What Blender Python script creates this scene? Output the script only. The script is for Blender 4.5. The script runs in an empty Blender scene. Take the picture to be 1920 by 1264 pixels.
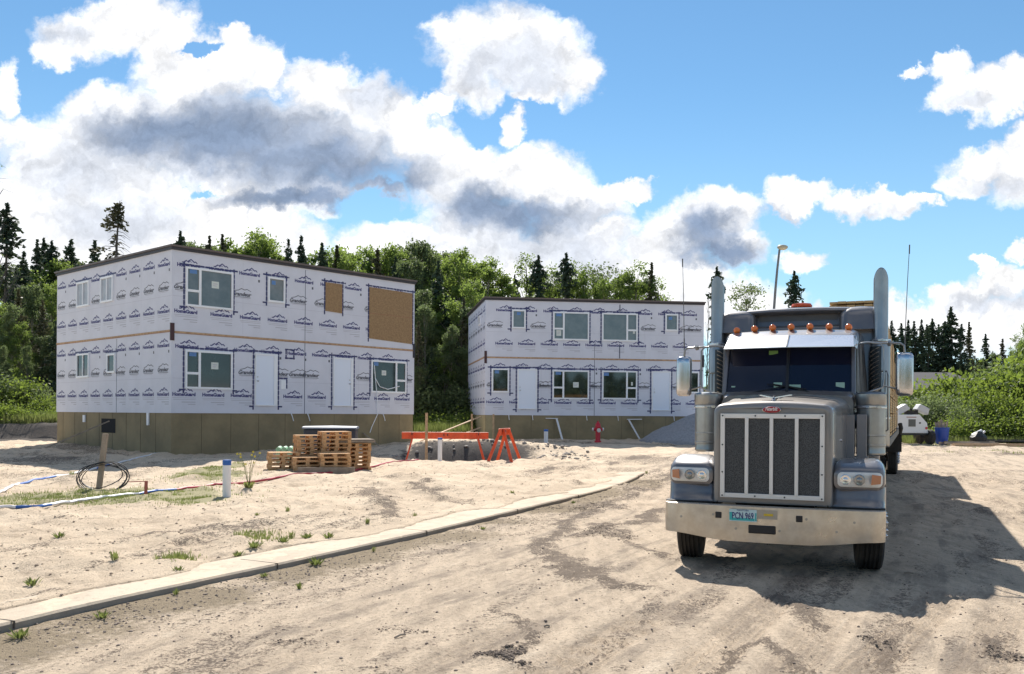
import bpy, math, random
import numpy as np
from mathutils import Vector, Matrix, noise as mnoise

# ------------------------------------------------------------------ camera, sky, sun, exposure
S = bpy.context.scene
COL = S.collection
F, EYE, ROLL, HY = 1640.0, 1.8, 0.007, 775.0          # focal length in photo pixels, eye height, horizon slope and row
cam_d = bpy.data.cameras.new('camera'); cam = bpy.data.objects.new('camera', cam_d); COL.objects.link(cam)
cam.matrix_world = Matrix.Translation((0, 0, EYE)) @ Matrix.Rotation(-math.atan(ROLL), 4, 'Y') @ Matrix.Rotation(math.radians(90), 4, 'X')
cam_d.sensor_width = 36; cam_d.lens = 36 * F / 1920; cam_d.shift_y = (HY - 632) / 1920
cam_d.clip_start = 0.05; cam_d.clip_end = 6000
S.camera = cam
S.view_settings.view_transform = 'Standard'; S.view_settings.look = 'None'
S.view_settings.exposure = 0.72; S.view_settings.gamma = 1; S.view_settings.use_curve_mapping = False
SUN_EL, SUN_AZ = math.radians(43.6), math.radians(-4.0)

W = bpy.data.worlds.new('World'); S.world = W; W.use_nodes = True
try: W.cycles.sampling_method = 'NONE'
except Exception: pass
wt = W.node_tree; wt.nodes.clear()
def N(t, ty, **k):
    n = t.nodes.new(ty)
    for a, v in k.items():
        if a == 'ins':
            for i, x in v.items(): n.inputs[i].default_value = x
        else: setattr(n, a, v)
    return n
def mth(t, op, a, b=None, c=None, clamp=False):
    n = t.nodes.new('ShaderNodeMath'); n.operation = op; n.use_clamp = clamp
    for i, x in enumerate((a, b, c)):
        if x is None: continue
        if isinstance(x, (int, float)): n.inputs[i].default_value = x
        else: t.links.new(x, n.inputs[i])
    return n.outputs[0]
def vmt(t, op, a, b=None, c=None):
    n = t.nodes.new('ShaderNodeVectorMath'); n.operation = op
    for i, x in enumerate((a, b, c)):
        if x is None: continue
        if isinstance(x, (tuple, list)): n.inputs[i].default_value = x
        elif isinstance(x, (int, float)): n.inputs['Scale'].default_value = x
        else: t.links.new(x, n.inputs[i])
    return n.outputs[1] if op in ('DOT_PRODUCT', 'LENGTH', 'DISTANCE') else n.outputs[0]
def sstep(t, x, a, b):
    n = t.nodes.new('ShaderNodeMapRange'); n.interpolation_type = 'SMOOTHSTEP'
    t.links.new(x, n.inputs[0]); n.inputs[1].default_value = a; n.inputs[2].default_value = b
    return n.outputs[0]
def mixc(t, f, a, b, bt='MIX'):
    n = t.nodes.new('ShaderNodeMix'); n.data_type = 'RGBA'; n.blend_type = bt
    for s, x in ((n.inputs[0], f), (n.inputs[6], a), (n.inputs[7], b)):
        if isinstance(x, (int, float)): s.default_value = x
        elif isinstance(x, (tuple, list)): s.default_value = (*x[:3], 1)
        else: t.links.new(x, s)
    return n.outputs[2]
def noise(t, vec, scale, detail=4, rough=.55, out=0, dim='3D', dist=0):
    n = t.nodes.new('ShaderNodeTexNoise'); n.noise_dimensions = dim
    n.inputs['Scale'].default_value = scale; n.inputs['Detail'].default_value = detail
    n.inputs['Roughness'].default_value = rough; n.inputs['Distortion'].default_value = dist
    if vec is not None: t.links.new(vec, n.inputs['Vector'])
    return n.outputs[out]

sky = N(wt, 'ShaderNodeTexSky', sky_type='NISHITA', sun_disc=False, sun_elevation=SUN_EL, sun_rotation=SUN_AZ,
        air_density=1.0, dust_density=0.0, ozone_density=4.0)
tc = N(wt, 'ShaderNodeTexCoord')
D = tc.outputs['Generated']
sx = N(wt, 'ShaderNodeSeparateXYZ'); wt.links.new(D, sx.inputs[0])
X_, Y_, Z_ = sx.outputs
ysafe = mth(wt, 'MAXIMUM', Y_, 0.05)
cmb = N(wt, 'ShaderNodeCombineXYZ')
wt.links.new(mth(wt, 'DIVIDE', X_, ysafe), cmb.inputs[0]); wt.links.new(mth(wt, 'DIVIDE', Z_, ysafe), cmb.inputs[1])
P0 = cmb.outputs[0]                                     # tangent-plane coordinates of the view direction (u, v)
w1 = noise(wt, P0, 5.5, 3, .5, out=1); w2 = noise(wt, P0, 24, 7, .64, out=1)
Pw = vmt(wt, 'ADD', P0, vmt(wt, 'SCALE', vmt(wt, 'SUBTRACT', w1, (.5, .5, .5)), .085))
_n = wt.nodes[-1]
def scl(v, s):
    n = wt.nodes.new('ShaderNodeVectorMath'); n.operation = 'SCALE'; wt.links.new(v, n.inputs[0]); n.inputs['Scale'].default_value = s
    return n.outputs[0]
Pw = vmt(wt, 'ADD', P0, vmt(wt, 'ADD', scl(vmt(wt, 'SUBTRACT', w1, (.5, .5, .5)), .06), scl(vmt(wt, 'SUBTRACT', w2, (.5, .5, .5)), .065)))
def field(P, blobs):
    """smallest squared elliptical distance to a set of cloud lobes given as photo-pixel ellipses"""
    cur = None
    for (px, py, rx, ry) in blobs:
        c = ((px - 960) / F, (775 - py) / F); ix, iy = F / rx, F / ry
        q = vmt(wt, 'MULTIPLY_ADD', P, (ix, iy, 0), (-c[0] * ix, -c[1] * iy, 0))
        d = vmt(wt, 'DOT_PRODUCT', q, q)
        cur = d if cur is None else mth(wt, 'SMOOTH_MIN', cur, d, .25)
    return cur
CLOUD = [(150,60,98,56),(100,90,52,36),(235,35,110,60),(300,70,70,48),(330,130,90,60),(385,130,130,66),(436,78,36,26),(475,130,70,55),
 (600,165,78,68),(665,185,60,60),(730,220,62,60),(200,205,78,50),(20,250,70,40),(130,300,150,90),(330,260,240,110),(520,280,260,110),
 (790,270,85,55),(860,330,120,75),(1000,330,110,60),(1060,380,105,55),(80,440,210,150),(300,470,240,110),(480,470,150,62),(200,370,200,80),
 (690,375,70,34),(560,375,90,50),(450,400,120,60),(760,480,160,55),(900,420,110,70),(1090,450,120,60),(1000,500,240,62),(700,530,300,60),
 (940,95,150,85),(1035,135,92,62),(850,80,60,52),(870,170,62,48),(1000,180,60,22),(968,240,34,32),(810,205,50,18),(1165,353,54,20),
 (1330,400,92,52),(1290,430,95,60),(1375,460,70,50),(1250,470,90,50),(1240,520,130,50),(1500,482,52,28),(1180,570,330,55),
 (1505,352,66,32),(1470,378,48,26),(1600,372,70,28),(1665,385,75,26),(1725,380,30,12),(1775,128,42,30),(1712,126,26,13),(1800,180,75,42),(1880,175,90,48),(1905,140,40,30),
 (1840,310,82,48),(1800,350,50,30),(1900,340,70,60),(1925,280,50,60),(1840,487,28,12),(1915,470,30,22),
 (1880,530,75,38),(1800,560,80,40),(1900,600,190,55),(1700,578,80,36),(1600,600,120,30),(8,165,26,62),(1460,590,150,25)]
HOLE = [(690,400,82,32),(385,368,30,11),(365,95,42,14),(905,250,36,22),(600,60,60,25)]
SHADE = [(440,262,250,80),(300,255,150,60),(560,300,180,70),(640,335,210,55),(730,350,100,40),(560,385,150,24),(900,392,95,58),(980,410,130,40),
 (1310,440,74,50),(1345,482,95,34)]
SOFT = [(950,125,110,55),(1120,395,50,26),(1850,355,80,26),(1820,192,90,18),(1000,160,70,30),(150,330,170,75),(200,430,160,50),(700,170,60,35),(880,160,60,40),(1620,395,90,14),(1480,400,60,12),(1870,560,110,20),(1040,470,220,50),(120,60,60,25),(430,190,70,35)]
SKYK = 0.115
skyc = mixc(wt, 1.0, sky.outputs[0], (SKYK * .56, SKYK * .69, SKYK * .68), 'MULTIPLY')
skyc = mixc(wt, mth(wt, 'MULTIPLY', sstep(wt, Z_, .36, .0), .55), skyc, (.33, .50, .64))
wisp = noise(wt, Pw, 13, 6, .62); wup = noise(wt, vmt(wt, 'ADD', Pw, (-.004, .013, 0)), 13, 5, .60); lump = noise(wt, Pw, 7, 6, .55); nz = noise(wt, P0, 7, 6, .62)
wc = mth(wt, 'SUBTRACT', wisp, .5); relief = mth(wt, 'ADD', 1.0, mth(wt, 'MULTIPLY', mth(wt, 'SUBTRACT', wisp, wup), 1.5)); lc = mth(wt, 'SUBTRACT', lump, .5)
thin = mth(wt, 'MULTIPLY', sstep(wt, nz, .68, .84), .35)
puff = sstep(wt, noise(wt, Pw, 17, 5, .6), .40, .68)
def inb(L, a, b, m=1.35): return [q for q in L if q[0] + q[2] * m > a and q[0] - q[2] * m < b]
def tile(a, b):
    """background for the view directions between two azimuths, from the cloud lobes that reach them"""
    dens = mth(wt, 'ADD', mth(wt, 'SUBTRACT', 1.0, field(Pw, inb(CLOUD, a, b))), mth(wt, 'MULTIPLY', wc, 1.3))
    al = sstep(wt, dens, -.28, .62)
    H_ = inb(HOLE, a, b, 2)
    if H_: al = mth(wt, 'MULTIPLY', al, sstep(wt, mth(wt, 'ADD', field(Pw, H_), mth(wt, 'MULTIPLY', wc, 1.6)), .5, 1.35))
    al = mth(wt, 'MAXIMUM', al, thin)
    c = mixc(wt, mth(wt, 'MULTIPLY', puff, .42), (.72, .72, .725), (.47, .495, .545))
    S_ = inb(SOFT, a, b, 1.6)
    if S_: c = mixc(wt, mth(wt, 'MULTIPLY', sstep(wt, mth(wt, 'ADD', mth(wt, 'SUBTRACT', 1.0, field(Pw, S_)), mth(wt, 'MULTIPLY', lc, 2.2)), -.7, 1.3), .7), c, (.36, .40, .475))
    S_ = inb(SHADE, a, b, 1.6)
    if S_: c = mixc(wt, sstep(wt, mth(wt, 'ADD', mth(wt, 'SUBTRACT', 1.0, field(Pw, S_)), mth(wt, 'MULTIPLY', lc, 1.25)), -.6, 1.1), c, (.165, .218, .315))
    c = vmt(wt, 'SCALE', c, None); wt.nodes[-1].inputs['Scale'].default_value = 1.0; wt.links.new(relief, wt.nodes[-1].inputs['Scale'])
    bgn = N(wt, 'ShaderNodeBackground'); wt.links.new(mixc(wt, al, skyc, c), bgn.inputs[0]); return bgn.outputs[0]
def pick(cond, a, b):
    n = N(wt, 'ShaderNodeMixShader'); wt.links.new(cond, n.inputs[0]); wt.links.new(a, n.inputs[1]); wt.links.new(b, n.inputs[2]); return n.outputs[0]
u_ = mth(wt, 'DIVIDE', X_, ysafe)
cuts = [-150, 330, 640, 960, 1280, 1600, 2070]
T_ = [tile(a, b) for a, b in zip(cuts[:-1], cuts[1:])]
gt = lambda px: mth(wt, 'GREATER_THAN', u_, (px - 960) / F)
view = pick(gt(960), pick(gt(330), T_[0], pick(gt(640), T_[1], T_[2])), pick(gt(1600), pick(gt(1280), T_[3], T_[4]), T_[5]))
# the rest of the sky (overhead and behind the camera): scattered fair-weather cloud
zs = mth(wt, 'ADD', mth(wt, 'MAXIMUM', Z_, 0.0), .18)
cm2 = N(wt, 'ShaderNodeCombineXYZ'); wt.links.new(mth(wt, 'DIVIDE', X_, zs), cm2.inputs[0]); wt.links.new(mth(wt, 'DIVIDE', Y_, zs), cm2.inputs[1])
g = noise(wt, cm2.outputs[0], 1.1, 5, .58)
galpha = mth(wt, 'MULTIPLY', sstep(wt, g, .50, .64), sstep(wt, Z_, -.02, .06))
gcol = mixc(wt, sstep(wt, g, .56, .72), (.7, .7, .72), (.35, .38, .45))
rest = N(wt, 'ShaderNodeBackground'); wt.links.new(mixc(wt, galpha, skyc, gcol), rest.inputs[0])
fr = sstep(wt, Y_, .12, .35)
inview = mth(wt, 'MULTIPLY', fr, sstep(wt, mth(wt, 'ABSOLUTE', u_), .80, .68))
inview = mth(wt, 'MULTIPLY', inview, sstep(wt, mth(wt, 'DIVIDE', Z_, ysafe), .66, .50))
out = N(wt, 'ShaderNodeOutputWorld'); wt.links.new(pick(inview, rest.outputs[0], view), out.inputs[0])

sun_d = bpy.data.lights.new('sun', 'SUN'); sun = bpy.data.objects.new('sun', sun_d); COL.objects.link(sun)
sun_d.energy = 5.0; sun_d.angle = math.radians(.55); sun_d.color = (1.0, .945, .86)
sdir = Vector((math.sin(SUN_AZ) * math.cos(SUN_EL), math.cos(SUN_AZ) * math.cos(SUN_EL), math.sin(SUN_EL)))
sun.rotation_euler = sdir.to_track_quat('Z', 'Y').to_euler(); sun.location = (0, 0, 40)

# ------------------------------------------------------------------ helpers
R = random.Random(7)
rad = math.radians
def ss(a, b, x): t = np.clip((x - a) / (b - a), 0, 1); return t * t * (3 - 2 * t)
class MB:
    """collects shapes and links them as ONE mesh object"""
    def __init__(s): s.v = []; s.f = []; s.m = []
    def add(s, vs, fs, mi=0, M=None):
        o = len(s.v)
        if M is not None: vs = [tuple(M @ Vector(p)) for p in vs]
        s.v += [tuple(p) for p in vs]; s.f += [tuple(i + o for i in f) for f in fs]; s.m += [mi] * len(fs)
        return s
    def box(s, c, d, M=None, mi=0):
        x, y, z = c; a, b, h = d[0] / 2, d[1] / 2, d[2] / 2
        vs = [(x + i * a, y + j * b, z + k * h) for k in (-1, 1) for j in (-1, 1) for i in (-1, 1)]
        return s.add(vs, [(0, 2, 3, 1), (4, 5, 7, 6), (0, 1, 5, 4), (2, 6, 7, 3), (0, 4, 6, 2), (1, 3, 7, 5)], mi, M)
    def bar(s, p, q, w, h, mi=0, up=(0, 0, 1)):
        p, q = Vector(p), Vector(q); d = (q - p); L = d.length; d.normalize(); u = Vector(up)
        if abs(d.dot(u)) > .98: u = Vector((0, 1, 0))
        a = d.cross(u).normalized(); b = a.cross(d).normalized()
        M = Matrix((a, d, b)).transposed().to_4x4(); M.translation = (p + q) / 2
        return s.box((0, 0, 0), (w, L, h), M, mi)
    def tube(s, pts, r, n=8, mi=0, caps=True):
        pts = [Vector(p) for p in pts]; k = len(pts)
        rs = r if isinstance(r, (list, tuple)) else [r] * k
        rings = []; prev = None
        for i, p in enumerate(pts):
            t = (pts[min(i + 1, k - 1)] - pts[max(i - 1, 0)])
            if t.length < 1e-9: t = Vector((0, 0, 1))
            t.normalize()
            if prev is None:
                a = t.cross(Vector((0, 0, 1)));
                if a.length < .1: a = t.cross(Vector((1, 0, 0)))
            else: a = prev - t * prev.dot(t)
            a.normalize(); prev = a; b = t.cross(a)
            rings.append([tuple(p + (a * math.cos(2 * math.pi * j / n) + b * math.sin(2 * math.pi * j / n)) * rs[i]) for j in range(n)])
        return s.loft(rings, mi, caps)
    def loft(s, rings, mi=0, caps=True, closed=True):
        n = len(rings[0]); vs = [p for r_ in rings for p in r_]; fs = []
        for i in range(len(rings) - 1):
            for j in range(n if closed else n - 1):
                a = i * n + j; b = i * n + (j + 1) % n
                fs.append((a, b, b + n, a + n))
        if caps and closed: fs.append(tuple(range(n - 1, -1, -1))); fs.append(tuple(range((len(rings) - 1) * n, len(rings) * n)))
        return s.add(vs, fs, mi)
    def lathe(s, prof, n=24, M=None, mi=0):
        """prof: (radius, z) pairs round the z axis"""
        vs = []; fs = []; k = len(prof)
        for (r, z) in prof:
            for j in range(n): t = 2 * math.pi * j / n; vs.append((r * math.cos(t), r * math.sin(t), z))
        for i in range(k - 1):
            for j in range(n):
                a = i * n + j; b = i * n + (j + 1) % n; fs.append((a, b, b + n, a + n))
        fs.append(tuple(range(n - 1, -1, -1))); fs.append(tuple(range((k - 1) * n, k * n)))
        return s.add(vs, fs, mi, M)
    def sph(s, c, r, n=12, sc=(1, 1, 1), mi=0):
        m = n // 2; prof = [(max(r * math.sin(math.pi * i / m), 1e-4), -r * math.cos(math.pi * i / m)) for i in range(m + 1)]
        return s.lathe(prof, n, Matrix.Translation(c) @ Matrix.Diagonal((*sc, 1)), mi)
    def quad(s, a, b, c, d, mi=0): return s.add([a, b, c, d], [(0, 1, 2, 3)], mi)
    def build(s, name, mat, parent=None, smooth=None, bevel=0, M=None):
        me = bpy.data.meshes.new(name); me.from_pydata(s.v, [], s.f)
        for m in (mat if isinstance(mat, (list, tuple)) else [mat]): me.materials.append(m)
        if any(s.m): me.polygons.foreach_set('material_index', s.m)
        me.update()
        o = bpy.data.objects.new(name, me); COL.objects.link(o)
        if M is not None: o.matrix_world = M
        if parent is not None: o.parent = parent
        if bevel:
            b = o.modifiers.new('bevel', 'BEVEL'); b.width = bevel; b.segments = 2; b.limit_method = 'ANGLE'; b.angle_limit = rad(40)
            b.harden_normals = False
        if smooth is not None:
            me.polygons.foreach_set('use_smooth', [True] * len(me.polygons))
            try: me.set_sharp_from_angle(angle=rad(smooth))
            except Exception: pass
        return o
def tag(o, label=None, category=None, group=None, kind=None):
    for k, v in (('label', label), ('category', category), ('group', group), ('kind', kind)):
        if v: o[k] = v
    return o
def empty(name, loc, rz=0, **k):
    o = bpy.data.objects.new(name, None); COL.objects.link(o); o.location = loc; o.rotation_euler = (0, 0, rz); o.empty_display_size = .1
    return tag(o, **k)
def copy_tree(o, parent=None):
    c = o.copy(); COL.objects.link(c); c.parent = parent
    for ch in [x for x in KIDS(o)]: copy_tree(ch, c)
    return c
def KIDS(o): return [x for x in list(bpy.data.objects) if x.parent == o]
def txt(body, size=1.0, bold=0.0, shear=0.0, space=1.0):
    """flat outline lettering as plain vertices and faces, centred on x, baseline at 0"""
    c = bpy.data.curves.new('t', 'FONT'); c.body = body; c.size = size; c.align_x = 'CENTER'; c.resolution_u = 2
    c.offset = bold; c.shear = shear; c.space_character = space
    o = bpy.data.objects.new('t', c); COL.objects.link(o)
    me = bpy.data.meshes.new_from_object(o.evaluated_get(bpy.context.evaluated_depsgraph_get()))
    vs = [tuple(v.co) for v in me.vertices]; fs = [tuple(p.vertices) for p in me.polygons]
    bpy.data.objects.remove(o); bpy.data.curves.remove(c); bpy.data.meshes.remove(me)
    return vs, fs

def ray(px, py):
    c, s_ = math.cos(math.atan(ROLL)), math.sin(math.atan(ROLL)); du, dv = px - 960, py - HY
    return (du * c + dv * s_) / F, -(-du * s_ + dv * c) / F

# ------------------------------------------------------------------ materials
def mat(name, color=(.5, .5, .5), rough=.6, metal=0.0, spec=.5, var=0, vscale=3, color2=None, bump=0, bscale=30, coat=0, transl=None, emis=None, dust=0):
    m = bpy.data.materials.new(name); m.use_nodes = True; t = m.node_tree
    b = t.nodes['Principled BSDF']; b.inputs['Base Color'].default_value = (*color, 1)
    b.inputs['Roughness'].default_value = rough; b.inputs['Metallic'].default_value = metal
    b.inputs['Specular IOR Level'].default_value = spec; b.inputs['Coat Weight'].default_value = coat
    tcn = t.nodes.new('ShaderNodeTexCoord'); ob = tcn.outputs['Object']
    col = None
    if var or color2:
        c2 = color2 or tuple(c * (1 - var) for c in color)
        f = sstep(t, noise(t, ob, vscale, 6, .62), .32, .68)
        col = mixc(t, f, color, c2); t.links.new(col, b.inputs['Base Color'])
    if dust:
        f = mth(t, 'MULTIPLY', sstep(t, noise(t, ob, 2.3, 7, .65), .35, .75), dust)
        geo = t.nodes.new('ShaderNodeNewGeometry'); sp = t.nodes.new('ShaderNodeSeparateXYZ'); t.links.new(geo.outputs['Normal'], sp.inputs[0])
        up = mth(t, 'MULTIPLY', mth(t, 'MAXIMUM', sp.outputs[2], 0.0), dust)
        f = mth(t, 'ADD', f, up, clamp=True)
        col2 = mixc(t, f, col if col is not None else color, (.36, .29, .22)); t.links.new(col2, b.inputs['Base Color'])
        t.links.new(mth(t, 'ADD', mth(t, 'MULTIPLY', f, .45), rough, clamp=True), b.inputs['Roughness'])
        if metal: t.links.new(mth(t, 'MULTIPLY', mth(t, 'SUBTRACT', 1.0, mth(t, 'MULTIPLY', f, .8)), metal), b.inputs['Metallic'])
    if bump:
        bn = t.nodes.new('ShaderNodeBump'); bn.inputs['Strength'].default_value = bump; bn.inputs['Distance'].default_value = .02
        t.links.new(noise(t, ob, bscale, 5, .6), bn.inputs['Height']); t.links.new(bn.outputs[0], b.inputs['Normal'])
    if transl:
        tr = t.nodes.new('ShaderNodeBsdfTranslucent'); tr.inputs[0].default_value = (*transl, 1)
        mx = t.nodes.new('ShaderNodeMixShader'); mx.inputs[0].default_value = .45
        t.links.new(b.outputs[0], mx.inputs[1]); t.links.new(tr.outputs[0], mx.inputs[2]); t.links.new(mx.outputs[0], t.nodes['Material Output'].inputs[0])
    if emis:
        b.inputs['Emission Color'].default_value = (*color, 1); b.inputs['Emission Strength'].default_value = emis
    return m

# ------------------------------------------------------------------ ground
def _h(ix, iy, seed):
    n = (ix.astype(np.int64) * 374761393 + iy.astype(np.int64) * 668265263 + seed * 974634777) & 0xffffffff
    n = ((n ^ (n >> 13)) * 1274126177) & 0xffffffff
    return ((n ^ (n >> 16)) & 0xffff) / 65535.0
def vn(x, y, seed=0):
    x = np.asarray(x, float); y = np.asarray(y, float)
    ix = np.floor(x); iy = np.floor(y); fx = x - ix; fy = y - iy
    fx = fx * fx * (3 - 2 * fx); fy = fy * fy * (3 - 2 * fy)
    a = _h(ix, iy, seed); b = _h(ix + 1, iy, seed); c = _h(ix, iy + 1, seed); d = _h(ix + 1, iy + 1, seed)
    return (a + (b - a) * fx) * (1 - fy) + (c + (d - c) * fx) * fy - .5
def fbm(x, y, sc, oct=4, seed=0, rough=.5):
    s = 0; a = 1
    for k in range(oct):
        s = s + a * vn(x / sc + 17.3 * k, y / sc - 9.1 * k, seed + k); a *= rough; sc /= 2.03
    return s
# road-side foot of the kerb, on the ground plane (metres)
KERB = [(-14, -12), (-8, -3), (-5.35, 3.6), (-4.02, 6.89), (-3.68, 7.7), (-3.03, 8.92), (-2.35, 10.19), (-1.21, 12.5), (.03, 15.2), (1.25, 17.9), (2.33, 20.4), (3.25, 23.2), (3.95, 25.9), (4.3, 27.6)]
def catmull(P, n):
    P = [np.array(p, float) for p in P]; P = [2 * P[0] - P[1]] + P + [2 * P[-1] - P[-2]]; o = []
    for i in range(1, len(P) - 2):
        for k in range(n):
            t = k / n; a, b, c, d = P[i - 1:i + 3]
            o.append(.5 * ((2 * b) + (c - a) * t + (2 * a - 5 * b + 4 * c - d) * t * t + (3 * b - a - 3 * c + d) * t ** 3))
    o.append(P[-2]); return np.array(o)
KP = catmull(KERB, 8)
KX = np.vstack([KP, [[5.5, 31], [9, 42], [16, 90]]])
def kerb_d(x, y):
    """signed distance to the kerb foot, positive on the building-lot side"""
    x = np.asarray(x, float); y = np.asarray(y, float); best = np.full(x.shape, 1e9); sg = np.zeros(x.shape)
    for (a, b) in zip(KX[:-1], KX[1:]):
        d = b - a; L = d @ d; t = np.clip(((x - a[0]) * d[0] + (y - a[1]) * d[1]) / L, 0, 1)
        dx = x - a[0] - t * d[0]; dy = y - a[1] - t * d[1]; q = dx * dx + dy * dy
        cr = d[0] * dy - d[1] * dx; m = q < best - 1e-9
        best = np.where(m, q, best); sg = np.where(m, np.sign(cr), sg)
    return np.sqrt(best) * sg
def kerb_s(x, y):
    """distance travelled along the kerb at the nearest point"""
    best = np.full(x.shape, 1e9); sv = np.zeros(x.shape); acc = 0.0
    for (a, b) in zip(KX[:-1], KX[1:]):
        d = b - a; L = d @ d; t = np.clip(((x - a[0]) * d[0] + (y - a[1]) * d[1]) / L, 0, 1)
        q = (x - a[0] - t * d[0]) ** 2 + (y - a[1] - t * d[1]) ** 2; m = q < best
        best = np.where(m, q, best); sv = np.where(m, acc + t * math.sqrt(L), sv); acc += math.sqrt(L)
    return sv
def base_h(x, y):
    return ss(27, 46, y) * .34 + ss(40, 60, y) * .25 * ss(8, -4, x) * 0
def gp(px, py, z=0.0):
    a, b = ray(px, py); Y = (z - EYE) / b; return (a * Y, Y)
def on_ground(px, py):
    """where the ray through a photo pixel meets the ground"""
    z = .1
    for _ in range(12):
        x, y = gp(px, py, z); z = float(height(np.array([x]), np.array([y]), detail=False)[0])
    return Vector((x, y, z))
BLOB = []            # (x, y, rx, ry, angle, strength) patches of loose dark dirt
def dirt_px(px, py, w, h, k=1.0, rot=0):
    x, y = gp(px, py, 0); s_ = y / F; BLOB.append((x, y, w * s_, h * y * y / (F * EYE), rot, k))
for q in [(1150,1000,40,9,.8),(925,1226,44,8),(985,1240,30,6,.7),(1880,1225,60,12,.7),(1640,1200,30,12,.4),(1830,960,90,20,.35),(1900,905,60,8,.5),(1760,900,60,6,.5),(1150,955,50,5,.6),(1040,958,40,4,.5),(1230,905,50,5,.6),
          (760,1180,70,8,.4),(560,1205,90,8,.35),(1200,870,90,6,.7),(1000,842,120,6,.4),(80,870,90,8,.8),(200,850,120,5,.8),(40,905,60,6,.6),(420,1010,50,6,.4),(150,985,80,8,.4),(250,960,60,6,.3),(730,1250,50,8,.4),(1165,1250,30,6,.6)]:
    dirt_px(*q)
STRIP = []           # (points, half width, strength): churned strips left by turning wheels
for px_, w_, k_ in [([(1255, 893), (1150, 942), (1065, 980), (1025, 1015), (1050, 1052), (1110, 1085), (1185, 1112)], .20, 1.0), ([(1245, 955), (1190, 975), (1120, 990), (1085, 1005)], .22, 1.0), ([(1120, 985), (1175, 1012), (1240, 1040)], .14, .9), ([(640, 1082), (780, 1048), (930, 1008), (1080, 962), (1215, 905)], .16, .55),
        ([(940, 1140), (985, 1160), (1010, 1185), (985, 1212), (905, 1228)], .09, .85), ([(1440, 1118), (1475, 1135), (1520, 1165)], .13, .8), ([(1340, 1264), (1385, 1222), (1430, 1196), (1475, 1218), (1530, 1258)], .10, .95), ([(1060, 1264), (1150, 1192), (1205, 1160), (1245, 1118)], .07, .6),
        ([(1650, 1264), (1655, 1215), (1700, 1165)], .07, .6), ([(660, 925), (690, 938), (725, 962), (745, 985)], .28, .9), ([(775, 915), (830, 938), (870, 952)], .25, .8), ([(640, 912), (760, 905), (880, 900)], .18, .6), ([(1840, 1190), (1880, 1222), (1935, 1240)], .10, .8),
        ([(350, 1175), (520, 1130), (700, 1085)], .30, .35), ([(980, 900), (1100, 882), (1240, 868)], .5, .55), ([(900, 850), (1050, 845), (1250, 850)], 1.2, .6), ([(960, 832), (1150, 832)], 1.5, .55), ([(-40, 858), (90, 852), (220, 862)], .8, .75), ([(-40, 885), (120, 875), (260, 880)], .5, .55), ([(1700, 868), (1820, 862), (1960, 866)], .8, .45), ([(1720, 905), (1850, 893), (1960, 892)], .35, .45), ([(230, 905), (330, 872), (400, 866)], .4, .5), ([(-20, 1010), (150, 990), (330, 985)], .25, .35), ([(60, 1060), (230, 1030), (420, 1000)], .2, .35), ([(500, 960), (640, 965), (760, 1000)], .15, .4), ([(700, 1240), (850, 1190), (1010, 1110), (1130, 1060)], .12, .35)]:
    STRIP.append((catmull([gp(a, b, 0) for a, b in px_], 4), w_, k_))
PIT = Vector((-1.9, 32.6))
TR = [((1200, 1160), (1060, 1264), .9), ((1500, 1080), (1310, 1264), 1), ((1780, 1110), (1620, 1264), 1), ((1330, 1120), (1080, 1230), .7), ((1560, 1150), (1480, 1264), .8), ((1880, 1150), (1840, 1264), .8)]
TR = [(gp(*a, 0), gp(*b, 0), k) for a, b, k in TR]
def dirt_mask(x, y):
    m = np.zeros(x.shape)
    wx = fbm(x, y, 1.1, 4, 131) * .38 + fbm(x, y, .22, 2, 133) * .16; wy = fbm(x, y, 1.1, 4, 135) * .38 + fbm(x, y, .22, 2, 137) * .16
    k_ = ss(3, 14, y); x = x + wx * (.55 + .7 * k_); y = y + wy * (.55 + 1.6 * k_)
    for (P, w, k) in STRIP:
        lo, hi = P.min(0) - 1.2, P.max(0) + 1.2; sel = (x > lo[0]) & (x < hi[0]) & (y > lo[1]) & (y < hi[1])
        if not sel.any(): continue
        xs_, ys_ = x[sel], y[sel]; q = np.full(xs_.shape, 1e9)
        for a, b in zip(P[:-1], P[1:]):
            d = b - a; t = np.clip(((xs_ - a[0]) * d[0] + (ys_ - a[1]) * d[1]) / (d @ d + 1e-9), 0, 1); q = np.minimum(q, (xs_ - a[0] - t * d[0]) ** 2 + (ys_ - a[1] - t * d[1]) ** 2)
        m[sel] = np.maximum(m[sel], k * np.clip(1.3 - np.sqrt(q) / w, 0, 1))
    for (cx, cy, rx, ry, a, k) in BLOB:
        d = ((x - cx) / rx) ** 2 + ((y - cy) / ry) ** 2
        m = np.maximum(m, k * np.clip(1.25 - d, 0, 1))
    return m
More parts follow.
